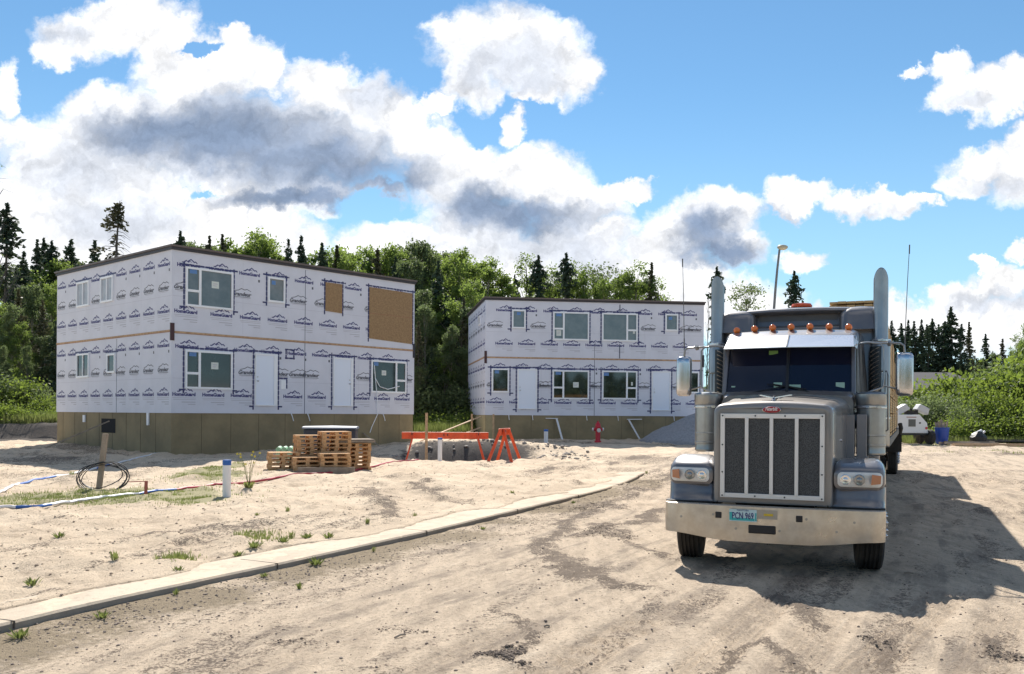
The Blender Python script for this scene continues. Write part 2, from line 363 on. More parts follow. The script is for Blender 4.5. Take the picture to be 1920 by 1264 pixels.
def height(x, y, detail=True):
    d = kerb_d(x, y); b = base_h(x, y)
    far = ss(24, 28.5, y)
    b = b + np.where(d < .03, .045 * np.exp(np.minimum(d, 0) / .38) * (1 - far), 0)
    lot = np.where(d > 0, .118, 0) * (1 - far) + .1 * far
    # the bed under the kerb lies lower and the sand laps over its back edge
    if detail:
        lap = .46 + .50 * fbm(x, y, 1.1, 4, 5) + .22 * vn(x / 3.2, y / 3.2, 9)
        under = (d > .02) & (d < lap) & (y < 28)
        step = ss(0, .05, d - lap)
        lot = np.where((d > 0) & (y < 28), -.02 * (d < lap) + .124 * step * (d >= lap) , lot) if True else lot
        lot = np.where(y >= 24, lot * (1 - far) + .1 * far, lot)
    mound = .22 * np.exp(-(((x + 6.5) / 3.2) ** 2 + ((y - 27) / 3.0) ** 2)) + .12 * np.exp(-(((x + 1.6) / 2.6) ** 2 + ((y - 27.5) / 1.8) ** 2))
    bank = .72 * ss(-14.6, -15.6, x) * ss(41.0, 42.0, y + .5 * vn(x / 1.3, y / 1.3, 15))
    z = lot + b + bank + mound * .35
    z = z - .75 * np.exp(-(((x - PIT.x) / 2.3) ** 4 + ((y - PIT.y) / 1.5) ** 4)) + .42 * np.exp(-(((x + 1.2) / 3.6) ** 4 + ((y - 35.6) / 1.1) ** 2))
    if detail:
        onlot = ss(.5, .9, d); nearf = ss(60, 25, y)
        rough = fbm(x, y, 1.6, 4, 1, .5) * .085 + fbm(x, y, .30, 3, 11) * .05 + .05 * ss(.1, .5, fbm(x, y / 1.6, .5, 3, 14))
        smooth_ = fbm(x, y, 3.5, 2, 21) * .016 + fbm(x, y, .14, 3, 31) * .010 + .02 * ss(.15, .6, fbm(x, y / 1.5, .7, 3, 33)) * (vn(x / .09, y / .09, 34) + .5)
        amp = np.where(d > 0, onlot, 1.0)
        z = z + amp * np.where(d > 0, rough, smooth_) * (.35 + .65 * nearf)
        z = z + ss(10, 22, y) * amp * (fbm(x, y, 2.0, 3, 41) * .05 + .07 * ss(.05, .5, fbm(x, y, .9, 3, 43)))
        m = dirt_mask(x, y); lumps = np.abs(vn(x / .07, y / .07, 51)) + np.abs(vn(x / .16, y / .13, 52))
        z = z + m * ss(60, 12, y) * (lumps * .042 + .004)
        sv = kerb_s(x, y)
        for (c0, k) in ((-1.55, .6), (-2.35, .8), (-3.5, 1.0), (-4.25, .7), (-5.3, .9), (-6.2, .6)):
            p = d - c0 - .25 * vn(sv / 6.0, sv * 0 + c0, 78); w = ss(.20, .12, np.abs(p)) * ss(-.15, .25, fbm(x, y, 2.2, 2, int(90 - c0 * 3))) * ss(26, 18, y)
            z = z + k * w * (-.012 + .007 * np.sin(p * 2 * math.pi / .07) + .006 * np.sin((sv + p * .6) * 2 * math.pi / .085)) + k * .012 * np.exp(-((np.abs(p) - .22) / .05) ** 2) * ss(26, 18, y)
        for (a, c, k) in TR:                                        # ribbed tyre tracks
            a = np.array(a); c = np.array(c); v = c - a; L = math.hypot(*v); v = v / L; q = (x - a[0]) * v[0] + (y - a[1]) * v[1]; p = (x - a[0]) * -v[1] + (y - a[1]) * v[0]
            p = p + .06 * vn(q / 1.7, q * 0, 77)
            w = ss(.24, .15, np.abs(p)) * ss(-.6, .3, q) * ss(L + 3, L, q)
            z = z + k * w * (-.016 + .013 * np.sin(p * 2 * math.pi / .062) + .006 * np.sin(q * 2 * math.pi / .09)) + k * .006 * np.exp(-((np.abs(p) - .27) / .05) ** 2) * ss(-.6, .3, q) * ss(L + 3, L, q)
    return z
def streaks(x, y):
    """loose dark material drawn out along the truck's way over the road"""
    c, s_ = math.cos(rad(24)), math.sin(rad(24)); u = c * x - s_ * y; v = s_ * x + c * y
    u = u + .3 * fbm(x, y, 1.6, 2, 71)
    a = fbm(u, v / 5.5, .34, 4, 61, .6); b = fbm(x, y, 2.6, 3, 65)
    return ss(.18, .55, a + .55 * b) * .8
def H(x, y): return float(height(np.array([float(x)]), np.array([float(y)]), detail=False)[0])
def HD(x, y): return float(height(np.array([float(x)]), np.array([float(y)]))[0])

ys = [-400, -200, -100, -60, -30, -15, -6, -2, 0, 1.5, 2.5, 3.2]
yy = 3.5
while yy < 60: ys.append(yy); yy += max(.026, .0062 * yy * (yy / 12 if yy > 12 else 1) ** .35)
while yy < 3000: ys.append(yy); yy *= 1.12
ys = np.array(ys)
tt = np.linspace(-1, 1, 470); ext = np.array([1.1, 1.3, 1.7, 2.4, 3.5, 6, 12, 30, 90]); tt = np.concatenate([-ext[::-1], tt, ext])
WY = np.where(ys < 3.5, 5.5, 5.5 + (ys - 3.5) * .66); WY = np.where(ys > 300, WY[np.searchsorted(ys, 300)], WY)
GX = tt[None, :] * WY[:, None]; GY = np.repeat(ys[:, None], len(tt), 1)
GZ = height(GX.ravel(), GY.ravel()).reshape(GX.shape)
nr, nc = GX.shape
me = bpy.data.meshes.new('ground'); me.vertices.add(nr * nc)
me.vertices.foreach_set('co', np.stack([GX, GY, GZ], -1).astype(np.float32).ravel())
i0 = (np.arange(nr - 1)[:, None] * nc + np.arange(nc - 1)[None, :]).ravel()
qd = np.stack([i0, i0 + 1, i0 + nc + 1, i0 + nc], 1).astype(np.int32)
me.loops.add(qd.size); me.loops.foreach_set('vertex_index', qd.ravel())
me.polygons.add(len(qd)); me.polygons.foreach_set('loop_start', np.arange(0, qd.size, 4, dtype=np.int32)); me.polygons.foreach_set('loop_total', np.full(len(qd), 4, np.int32))
me.update(calc_edges=True); me.polygons.foreach_set('use_smooth', np.ones(len(qd), bool))
KD0 = kerb_d(GX.ravel(), GY.ravel()); KS0 = kerb_s(GX.ravel(), GY.ravel())
at = me.attributes.new('dirt', 'FLOAT', 'POINT'); at.data.foreach_set('value', np.clip(dirt_mask(GX.ravel(), GY.ravel()) + .75 * streaks(GX.ravel(), GY.ravel()) * ss(-.5, .5, GX.ravel() * 0 + 1), 0, 1.2).astype(np.float32))
KD = kerb_d(GX.ravel(), GY.ravel()); KS = kerb_s(GX.ravel(), GY.ravel())
at = me.attributes.new('flow', 'FLOAT_VECTOR', 'POINT'); at.data.foreach_set('vector', np.stack([KD, KS * .13, KD * 0], -1).astype(np.float32).ravel())
def track_mask(x, y, d, sv):
    m = np.zeros(x.shape)
    for (c0, k) in ((-1.55, .6), (-2.35, .8), (-3.5, 1.0), (-4.25, .7), (-5.3, .9), (-6.2, .6)):
        p = d - c0 - .25 * vn(sv / 6.0, sv * 0 + c0, 78); w = ss(.20, .12, np.abs(p)) * ss(-.15, .25, fbm(x, y, 2.2, 2, int(90 - c0 * 3))) * ss(26, 18, y)
        m = np.maximum(m, k * w * (.45 + .55 * (np.sin(p * 2 * math.pi / .07) > .1)))
    for (a, c, k) in TR:
        a = np.array(a); c = np.array(c); v = c - a; L = math.hypot(*v); v = v / L; q = (x - a[0]) * v[0] + (y - a[1]) * v[1]; p = (x - a[0]) * -v[1] + (y - a[1]) * v[0] + .06 * vn(((x - a[0]) * v[0] + (y - a[1]) * v[1]) / 1.7, q * 0, 77)
        w = ss(.24, .18, np.abs(p)) * ss(-.6, .3, q) * ss(L + 3, L, q); m = np.maximum(m, k * w * (.35 + .65 * (np.sin(p * 2 * math.pi / .062) > .0)))
    return m
at = me.attributes.new('track', 'FLOAT', 'POINT'); at.data.foreach_set('value', track_mask(GX.ravel(), GY.ravel(), KD0, KS0).astype(np.float32))
at = me.attributes.new('lot', 'FLOAT', 'POINT'); at.data.foreach_set('value', ss(0, .4, KD0).astype(np.float32))
# grass cover of the ground: far fields, verge strips, patches on the lot
GR = np.zeros(GX.size); gx, gy = GX.ravel(), GY.ravel()
def gpatch(px, py, w, h, k=1.0):
    x, y = gp(px, py, .12); s_ = y / F
    return (x, y, w * s_, h * y * y / (F * 1.68), k)
GPAT = [gpatch(250,930,200,18), gpatch(80,935,90,14), gpatch(380,940,60,12,.8), gpatch(395,886,50,14), gpatch(420,895,60,8,.7), gpatch(560,885,50,6,.5), gpatch(480,1012,60,10,.35), gpatch(330,1050,40,10,.3)]
for (cx, cy, rx, ry, k) in GPAT: GR = np.maximum(GR, k * np.clip(1.2 - ((gx - cx) / rx) ** 2 - ((gy - cy) / ry) ** 2, 0, 1))
GR = np.maximum(GR, ss(47, 50, gy + .5 * vn(gx / 3, gy / 3, 3) * 6) * (gx > 16)); GR = np.maximum(GR, ss(42.0, 42.6, gy + .6 * vn(gx / 2, gy / 2, 4)) * (gx < -14)); GR = np.maximum(GR, ss(52, 56, gy))
GR = np.maximum(GR, .55 * ss(44, 47, gy) * (gx > 15) * (vn(gx / 1.5, gy / 1.5, 8) > .05))
at = me.attributes.new('grass', 'FLOAT', 'POINT'); at.data.foreach_set('value', GR.astype(np.float32))
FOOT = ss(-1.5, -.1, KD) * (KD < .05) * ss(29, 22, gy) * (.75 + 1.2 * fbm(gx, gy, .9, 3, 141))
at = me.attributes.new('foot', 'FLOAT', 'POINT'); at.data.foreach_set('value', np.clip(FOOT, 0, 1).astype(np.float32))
SOIL = np.clip(ss(-13.5, -14.6, gx) * ss(39.4, 40.2, gy) * ss(42.6, 42.1, gy), 0, 1)
SOIL = np.maximum(SOIL, 1.0 * np.exp(-(((gx - PIT.x - .2) / 2.9) ** 4 + ((gy - PIT.y - .6) / 2.6) ** 4)))
at = me.attributes.new('soil', 'FLOAT', 'POINT'); at.data.foreach_set('value', SOIL.astype(np.float32))

M_GROUND = gm = bpy.data.materials.new('sandy_ground'); gm.use_nodes = True; t = gm.node_tree; pb = t.nodes['Principled BSDF']
pb.inputs['Roughness'].default_value = .95; pb.inputs['Specular IOR Level'].default_value = .15
tcn = t.nodes.new('ShaderNodeTexCoord'); OB = tcn.outputs['Object']
def attr(name):
    a = t.nodes.new('ShaderNodeAttribute'); a.attribute_name = name; return a.outputs['Fac']
n1 = noise(t, OB, .55, 6, .6); n2 = noise(t, OB, 3.2, 8, .68); n3 = noise(t, OB, 38, 5, .7); n4 = noise(t, OB, 11, 6, .7)
stretch = t.nodes.new('ShaderNodeMapping'); stretch.inputs['Scale'].default_value = (1.0, .16, 1); stretch.inputs['Rotation'].default_value = (0, 0, rad(24)); t.links.new(OB, stretch.inputs[0])
n5 = noise(t, stretch.outputs[0], 7, 7, .7)
fa = t.nodes.new('ShaderNodeAttribute'); fa.attribute_name = 'flow'; n7 = noise(t, fa.outputs['Vector'], 3.2, 6, .68); n8 = noise(t, OB, 1.1, 5, .65)
sand = mixc(t, sstep(t, n1, .3, .7), (.72, .585, .435), (.58, .46, .335))
sand = mixc(t, mth(t, 'MULTIPLY', sstep(t, n2, .5, .70), .62), sand, (.33, .25, .18))
sand = mixc(t, mth(t, 'MULTIPLY', sstep(t, n2, .46, .25), .5), sand, (.78, .65, .50))
road = mixc(t, sstep(t, n5, .35, .7), (.64, .515, .385), (.47, .375, .28))
road = mixc(t, mth(t, 'MULTIPLY', sstep(t, n4, .52, .72), .5), road, (.27, .22, .175))
road = mixc(t, mth(t, 'MULTIPLY', mth(t, 'MULTIPLY', sstep(t, n7, .47, .62), sstep(t, n8, .34, .58)), .72), road, (.25, .205, .165))
road = mixc(t, mth(t, 'MULTIPLY', sstep(t, n7, .42, .28), .5), road, (.76, .64, .50))
base = mixc(t, attr('lot'), road, sand)
n6 = noise(t, OB, 19, 4, .75)
base = mixc(t, mth(t, 'MULTIPLY', sstep(t, n6, .58, .70), .55), base, (.22, .165, .12))
base = mixc(t, mth(t, 'MULTIPLY', sstep(t, n6, .42, .30), .35), base, (.80, .67, .52))
base = mixc(t, mth(t, 'MULTIPLY', sstep(t, n3, .56, .66), .62), base, (.19, .15, .115))  # shadows of small clods put into the colour as dark specks
dm_ = mth(t, 'ADD', attr('dirt'), mth(t, 'MULTIPLY', mth(t, 'SUBTRACT', n4, .5), 2.6))
dm_ = mth(t, 'ADD', dm_, mth(t, 'MULTIPLY', mth(t, 'SUBTRACT', n3, .5), 4.0))
dsel = mth(t, 'MULTIPLY', sstep(t, dm_, .45, .75), sstep(t, attr('dirt'), .03, .25))
base = mixc(t, mth(t, 'MULTIPLY', dsel, .85), base, mixc(t, n3, (.10, .08, .065), (.17, .13, .10)))
base = mixc(t, mth(t, 'MULTIPLY', mth(t, 'MULTIPLY', attr('track'), sstep(t, n8, .30, .58)), .62), base, (.31, .25, .195))
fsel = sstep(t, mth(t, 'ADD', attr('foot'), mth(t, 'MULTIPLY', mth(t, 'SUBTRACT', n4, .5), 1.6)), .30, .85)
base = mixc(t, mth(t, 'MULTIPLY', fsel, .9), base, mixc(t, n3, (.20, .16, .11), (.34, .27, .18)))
gcol_ = mixc(t, n4, (.15, .185, .06), (.30, .29, .13))
gsel = mth(t, 'MULTIPLY', sstep(t, mth(t, 'ADD', attr('grass'), mth(t, 'MULTIPLY', mth(t, 'SUBTRACT', n2, .5), 1.3)), .35, .7), sstep(t, attr('grass'), .02, .2))
base = mixc(t, mth(t, 'MULTIPLY', gsel, .62), base, gcol_)
base = mixc(t, sstep(t, mth(t, 'ADD', attr('soil'), mth(t, 'MULTIPLY', mth(t, 'SUBTRACT', n2, .5), .8)), .4, .7), base, mixc(t, n4, (.05, .045, .042), (.15, .13, .115)))
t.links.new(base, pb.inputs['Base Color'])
bm = t.nodes.new('ShaderNodeBump'); bm.inputs['Strength'].default_value = 1.0; bm.inputs['Distance'].default_value = .05
hh = mth(t, 'ADD', mth(t, 'MULTIPLY', n4, .55), mth(t, 'ADD', mth(t, 'MULTIPLY', n3, .55), mth(t, 'MULTIPLY', n2, .12)))
hh = mth(t, 'ADD', hh, mth(t, 'ADD', mth(t, 'MULTIPLY', n7, .22), mth(t, 'MULTIPLY', noise(t, OB, 110, 3, .7), .30)))
t.links.new(hh, bm.inputs['Height']); t.links.new(bm.outputs[0], pb.inputs['Normal'])
me.materials.append(gm)
ground = bpy.data.objects.new('ground', me); COL.objects.link(ground); tag(ground, kind='structure')

# ------------------------------------------------------------------ kerb
M_conc = mat('pale_concrete', (.58, .50, .40), .9, var=.22, vscale=1.7, bump=.25, bscale=60, spec=.2)
kb = MB(); rings = []; KP2 = []
for a, b in zip(KP[:-1], KP[1:]):
    for q in (0, .5): KP2.append(a + (b - a) * q)
KP = np.array(KP2 + [KP[-1]])
for i, p in enumerate(KP):
    a = KP[max(i - 1, 0)]; b = KP[min(i + 1, len(KP) - 1)]; tn = (b - a) / np.linalg.norm(b - a); n_ = np.array([-tn[1], tn[0]])
    zb = float(base_h(p[0], p[1])) - .0; zt = .112 - .09 * float(ss(24.5, 27.5, p[1])) + .008 * float(vn(p[0] / 2, p[1] / 2, 6))
    wv = .012 * float(vn(p[0] * 1.3, p[1] * 1.3, 61))
    prof = [(-.0 + wv, -.12), (.0 + wv, zt - .02), (.02 + wv, zt), (.35, zt + .002), (.70, zt + .0), (.72, zt - .15)]
    rings.append([(p[0] + n_[0] * o_, p[1] + n_[1] * o_, zb + z_) for o_, z_ in prof])
kb.loft(rings, caps=True)
kt = M_conc.node_tree; kp = kt.nodes['Principled BSDF']; kc = kt.nodes.new('ShaderNodeTexCoord').outputs['Object']
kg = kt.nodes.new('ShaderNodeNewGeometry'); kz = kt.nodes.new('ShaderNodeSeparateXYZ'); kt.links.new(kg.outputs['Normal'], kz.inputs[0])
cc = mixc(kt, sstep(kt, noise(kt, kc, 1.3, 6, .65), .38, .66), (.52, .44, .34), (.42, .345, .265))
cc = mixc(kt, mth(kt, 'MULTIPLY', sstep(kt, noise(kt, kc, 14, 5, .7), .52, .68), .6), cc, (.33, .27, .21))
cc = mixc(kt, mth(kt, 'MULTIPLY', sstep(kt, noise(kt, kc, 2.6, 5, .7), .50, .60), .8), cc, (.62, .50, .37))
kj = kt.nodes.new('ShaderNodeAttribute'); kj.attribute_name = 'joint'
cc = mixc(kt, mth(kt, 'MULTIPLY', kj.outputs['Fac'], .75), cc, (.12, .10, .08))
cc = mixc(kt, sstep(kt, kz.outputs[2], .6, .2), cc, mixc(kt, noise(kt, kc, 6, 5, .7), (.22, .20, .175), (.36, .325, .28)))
kt.links.new(cc, kp.inputs['Base Color'])
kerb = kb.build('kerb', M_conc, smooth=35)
acc = 0.0; jv = []
for i in range(len(KP)):
    if i: acc += float(np.linalg.norm(KP[i] - KP[i - 1]))
    jv += [1.0 if (acc % 3.0) < .16 and KP[i][1] > 3 and False else 0.0] * 6
ja = kerb.data.attributes.new('joint', 'FLOAT', 'POINT'); ja.data.foreach_set('value', jv)
jb = MB(); acc = 0.0; nxt = 1.2
for i in range(1, len(KP) - 4):
    L_ = float(np.linalg.norm(KP[i] - KP[i - 1])); acc += L_
    if acc >= nxt and KP[i][1] > 4:
        nxt = acc + 3.0; tn = (KP[i] - KP[i - 1]) / L_; n_ = Vector((-tn[1], tn[0], 0)); p_ = Vector((KP[i][0], KP[i][1], rings[i][2][2]))
        jb.bar(tuple(p_ - n_ * .006 + Vector((0, 0, -.06))), tuple(p_ - n_ * .006 + Vector((0, 0, .003))), .012, .012)
        jb.bar(tuple(p_ + n_ * .0), tuple(p_ + n_ * .55), .012, .007)
jo = jb.build('kerb_joint', mat('dark_joint', (.10, .085, .07), .95), kerb); tag(kerb, kind='structure')  # dark lines laid across the kerb at its joints

# ------------------------------------------------------------------ houses
M_wrap = mat('white_house_wrap', (.66, .675, .76), .55, var=.07, vscale=1.2, bump=.8, bscale=2.2)
M_navy = mat('navy_print', (.04, .042, .17), .6)
M_grey = mat('grey_print', (.10, .105, .13), .6)
M_fine = mat('fine_print', (.44, .44, .50), .6)
M_line = mat('small_print', (.20, .20, .32), .6)
M_tape = mat('navy_tape', (.03, .035, .13), .45)
M_wood = mat('raw_pine', (.55, .37, .22), .8, var=.35, vscale=9)
M_red = mat('red_brown_wood', (.30, .11, .07), .7)
M_dark = mat('dark_fascia', (.035, .03, .035), .5)
M_roof = mat('dark_roofing', (.05, .045, .045), .8)
M_found = mat('treated_plywood', (.29, .23, .13), .8, color2=(.205, .165, .095), vscale=.8, bump=.1, bscale=12)
M_pale = mat('pale_foundation', (.42, .35, .20), .8, var=.25, vscale=1.5)
M_vinyl = mat('white_vinyl', (.82, .84, .88), .35)
M_door = mat('white_door_paint', (.74, .80, .92), .35)
M_osb = mat('strand_board', (.36, .235, .12), .8, color2=(.24, .15, .075), vscale=26, bump=.15, bscale=60)
M_steel = mat('brushed_steel', (.55, .55, .56), .35, 1)
M_stick = mat('window_sticker', (.62, .66, .62), .6)
M_bstick = mat('blue_sticker', (.10, .22, .48), .5)
M_black = mat('black_opening', (.008, .008, .01), .9)
def glassm(name, c, c2): return mat(name, c, .04, color2=c2, vscale=1.6, spec=.9)
M_gdark = glassm('dark_window_glass', (.006, .010, .011), (.022, .036, .038))
M_gpale = glassm('sky_pale_window_glass', (.09, .11, .115), (.14, .16, .165))  # upstairs panes: sky reflection put into a paler base colour
M_gfilm = mat('filmed_window_glass', (.42, .45, .50), .35, color2=(.30, .34, .40), vscale=2)
T_home = txt('HomeGuard', .18, .010, 0, 1.0)
T_grand = txt('Grandeur', .205, .010, .35, 1.0)
def fit_w(T, w):
    vs, fs = T; x0 = min(v[0] for v in vs); x1 = max(v[0] for v in vs); k = w / (x1 - x0); c = (x0 + x1) / 2
    return [((v[0] - c) * k, v[1], 0) for v in vs], fs
T_home = fit_w(T_home, .91); T_grand = fit_w(T_grand, .84)
def stroke(pts, w):
    """flat zigzag line of even width"""
    n = len(pts); vs = []
    for i, p in enumerate(pts):
        a = Vector(pts[max(i - 1, 0)]); b = Vector(pts[min(i + 1, n - 1)]); d = (b - a).normalized(); nn = Vector((-d.y, d.x))
        k = w / 2 * (1.35 if 0 < i < n - 1 else 1)
        vs += [(p[0] - nn.x * k, p[1] - nn.y * k, 0), (p[0] + nn.x * k, p[1] + nn.y * k, 0)]
    return vs, [(2 * i, 2 * i + 2, 2 * i + 3, 2 * i + 1) for i in range(n - 1)]
ROOFL = [stroke([(-.27, .165), (-.20, .165), (-.09, .24), (-.04, .205), (.09, .30), (.22, .205), (.27, .23), (.34, .165)], .035), stroke([(-.03, .17), (.05, .225), (.12, .19)], .018)]
ROOFG = [stroke([(-.36, .17), (-.15, .215), (-.02, .285), (.12, .24), (.22, .275), (.40, .20)], .022)]
class Face:
    """a wall face: s metres along it, z up, o metres out of it"""
    def __init__(s, side): s.side = side; s.lim = 11.85 if side == 'f' else 8.4
    def p(s, a, z, o): return (a, -o, z) if s.side == 'f' else (-o, a, z)
    def put(s, mb, T, a, z, o, mi=0, sc=1.0, sx=1.0):
        vs, fs = T
        if s.side == 'f': V = [(a + v[0] * sc * sx, -o, z + v[1] * sc) for v in vs]
        else: V = [(-o, a - v[0] * sc * sx, z + v[1] * sc) for v in vs]
        mb.add(V, fs, mi)
    def rect(s, mb, a0, a1, z0, z1, o0, o1, mi=0):
        a, b = s.p(a0, z0, o0), s.p(a1, z1, o1)
        mb.box([(a[i] + b[i]) / 2 for i in range(3)], [abs(a[i] - b[i]) for i in range(3)], mi=mi)
    def cyl(s, mb, a, z, o0, o1, r, mi=0): mb.tube([s.p(a, z, o0), s.p(a, z, o1)], r, 10, mi)
def hglogo(F_, mb, a, z, lines=True, sq=False):
    if a - .47 < 0 or a + .47 > F_.lim: return
    F_.put(mb, T_home, a, z, .0015)
    for st in ROOFL: F_.put(mb, st, a, z, .0015)
    if lines:
        for (y0, h, w, dx) in ((-.075, .018, .92, 0), (-.135, .018, .88, .02), (-.23, .03, .55, .18), (-.31, .03, .30, .30)):
            sgn = 1 if F_.side == 'f' else -1
            F_.rect(mb, a + sgn * (dx - w / 2), a + sgn * (dx + w / 2), z + y0 - h / 2, z + y0 + h / 2, .0006, .0012, 2)
    if sq:
        sgn = 1 if F_.side == 'f' else -1
        F_.rect(mb, a + sgn * .38, a + sgn * .46, z - .22, z - .12, .0006, .0012, 1)
def grlogo(F_, mb, a, z):
    if a - .5 < 0 or a + .5 > F_.lim: a = min(max(a, .5), F_.lim - .5)
    F_.put(mb, T_grand, a, z, .0015, 1)
    for st in ROOFG: F_.put(mb, st, a, z, .0015, 1)
    sgn = 1 if F_.side == 'f' else -1
    F_.rect(mb, a - .38, a + .38, z - .055, z - .035, .0006, .0012, 1); F_.rect(mb, a - .3, a + .3, z - .10, z - .085, .0006, .0012, 2)
def tape(F_, mb, a0, a1, z0, z1, style='full', ov=.16):
    """dashed tape strips round an opening, their ends running past the corners"""
    def run_h(a, b, z):
        x = a
        while x < b: F_.rect(mb, x, min(x + .17, b), z - .033, z + .033, .002, .005); x += .20
        F_.rect(mb, a, b, z - .012, z + .012, .0015, .004)
    def run_v(a, z, z2):
        x = z
        while x < z2: F_.rect(mb, a - .033, a + .033, x, min(x + .17, z2), .0055, .0085); x += .20
        F_.rect(mb, a - .012, a + .012, z, z2, .005, .008)
    if 't' in style or style == 'full': run_h(a0 - ov, a1 + ov, z1)
    if 'b' in style: run_h(a0 - ov, a1 + ov, z0)
    if 'l' in style or style == 'full': run_v(a0, z0 - ov * .8, z1 + ov * .6)
    if 'r' in style or style == 'full': run_v(a1, z0 - ov * .8, z1 + ov * .4)
    if style == 'full':
        F_.rect(mb, a0 - ov * 1.1, a0 + .02, z0 - .03, z0 + .03, .009, .012); F_.rect(mb, a1 - .02, a1 + ov * 1.1, z0 - .03, z0 + .03, .009, .012)
def window(F_, par, a0, a1, z0, z1, kind='single', glass=None, tp='full', stick=None, label=None):
    glass = glass or M_gdark; f = .075; a0, a1 = min(a0, a1), max(a0, a1); ga = .10
    fr_ = MB(); pn = MB()
    cells = []
    if kind == 'single': cells = [(a0 + f, a1 - f, z0 + f, z1 - f)]
    elif kind == 'two': m = (a0 + a1) / 2; cells = [(a0 + f, m - .03, z0 + f, z1 - f), (m + .03, a1 - f, z0 + f, z1 - f)]
    else:
        zm = z0 + (z1 - z0) * .40
        if kind == 'left': m = a0 + (a1 - a0) * .295; cells = [(m + .045, a1 - f, z0 + f, z1 - f), (a0 + f, m - .045, zm + .045, z1 - f), (a0 + f, m - .045, z0 + f, zm - .045)]
        else: m = a1 - (a1 - a0) * .295; cells = [(a0 + f, m - .045, z0 + f, z1 - f), (m + .045, a1 - f, zm + .045, z1 - f), (m + .045, a1 - f, z0 + f, zm - .045)]
    # frame: outer casing and bars between the cells, butted end to end
    for c in cells: F_.rect(pn, c[0] - .01, c[1] + .01, c[2] - .01, c[3] + .01, .003, .008)
    F_.rect(fr_, a0, a0 + f, z0, z1, .0, .055); F_.rect(fr_, a1 - f, a1, z0, z1, .0, .055)
    F_.rect(fr_, a0 + f, a1 - f, z1 - f, z1, .0, .053); F_.rect(fr_, a0 + f, a1 - f, z0, z0 + f, .0, .053)
    if kind == 'two': F_.rect(fr_, m - .03, m + .03, z0 + f, z1 - f, .0, .045)
    if kind in ('left', 'right'):
        F_.rect(fr_, m - .045, m + .045, z0 + f, z1 - f, .0, .049)
        if kind == 'left': F_.rect(fr_, a0 + f, m - .045, zm - .045, zm + .045, .0, .045)
        else: F_.rect(fr_, m + .045, a1 - f, zm - .045, zm + .045, .0, .045)
    w = fr_.build('window', M_vinyl, par); pn.build('pane', glass, w)
    if label: w['label'] = label
    if tp:
        t_ = MB(); tape(F_, t_, a0 - .05, a1 + .05, z0 - .04, z1 + .07, tp); t_.build('tape', M_tape, w)
    if stick:
        for (fa, fz, ww, hh_, mi) in stick:
            st = MB()
            ca = a0 + (a1 - a0) * fa if F_.side == 'f' else a1 - (a1 - a0) * fa; cz = z0 + (z1 - z0) * fz
            F_.rect(st, ca - ww / 2, ca + ww / 2, cz - hh_ / 2, cz + hh_ / 2, .009, .011, mi)
            if mi == 0: F_.rect(st, ca - ww * .3, ca + ww * .3, cz + hh_ * .08, cz + hh_ * .2, .0115, .0125, 2); F_.rect(st, ca - ww * .3, ca + ww * .2, cz - hh_ * .2, cz - hh_ * .1, .0115, .0125, 2)
            st.build('sticker', [M_stick, M_bstick, M_fine], w)
    return w
def door(F_, par, a0, a1, z0, z1, hs=1, lf=.09, rf=.09):
    d = MB(); F_.rect(d, a0 + lf, a1 - rf, z0 + .04, z1 - .06, .0, .022); d_ = d.build('door', M_door, par, bevel=.004)
    f = MB(); F_.rect(f, a0, a0 + lf, z0, z1, 0, .05); F_.rect(f, a1 - rf, a1, z0, z1, 0, .05); F_.rect(f, a0 + lf, a1 - rf, z1 - .06, z1, 0, .048); F_.rect(f, a0 + lf, a1 - rf, z0, z0 + .04, 0, .07)
    f.build('door_frame', M_vinyl, d_)
    h = MB(); hx = (a1 - rf - .07) if hs > 0 else (a0 + lf + .07)
    F_.cyl(h, hx, z0 + .98, .02, .07, .022); h.sph(F_.p(hx, z0 + .98, .085), .033, 10); h.build('handle', M_steel, d_, smooth=50); h = MB(); F_.cyl(h, hx, z0 + 1.14, .02, .045, .028); h.build('deadbolt', M_steel, d_, smooth=50)
    t_ = MB(); tape(F_, t_, a0 - .07, a1 + .07, z0 - .03, z1 + .09, 'full'); t_.build('tape', M_tape, d_)
    return d_
def board(F_, par, a0, a1, z0, z1, seam=None, tl=0, tr=0):
    b = MB(); P = lambda a, z, o: F_.p(a, z, o)
    vs = [P(a0, z0, .002), P(a1, z0 + tr, .002), P(a1, z1 + tl, .002), P(a0, z1, .002), P(a0, z0, .022), P(a1, z0 + tr, .022), P(a1, z1 + tl, .022), P(a0, z1, .022)]
    b.add(vs, [(0, 1, 2, 3), (7, 6, 5, 4), (0, 4, 5, 1), (1, 5, 6, 2), (2, 6, 7, 3), (3, 7, 4, 0)])
    if seam: F_.rect(b, a0 + .02, a1 - .02, seam - .006, seam + .006, .02, .024, 1)
    o = b.build('window_board', [M_osb, M_red], par)
    t_ = MB(); tape(F_, t_, a0 - .04, a1 + .04, z0 - .02, z1 + .06, 'tlr'); t_.build('tape', M_tape, o)
    return o
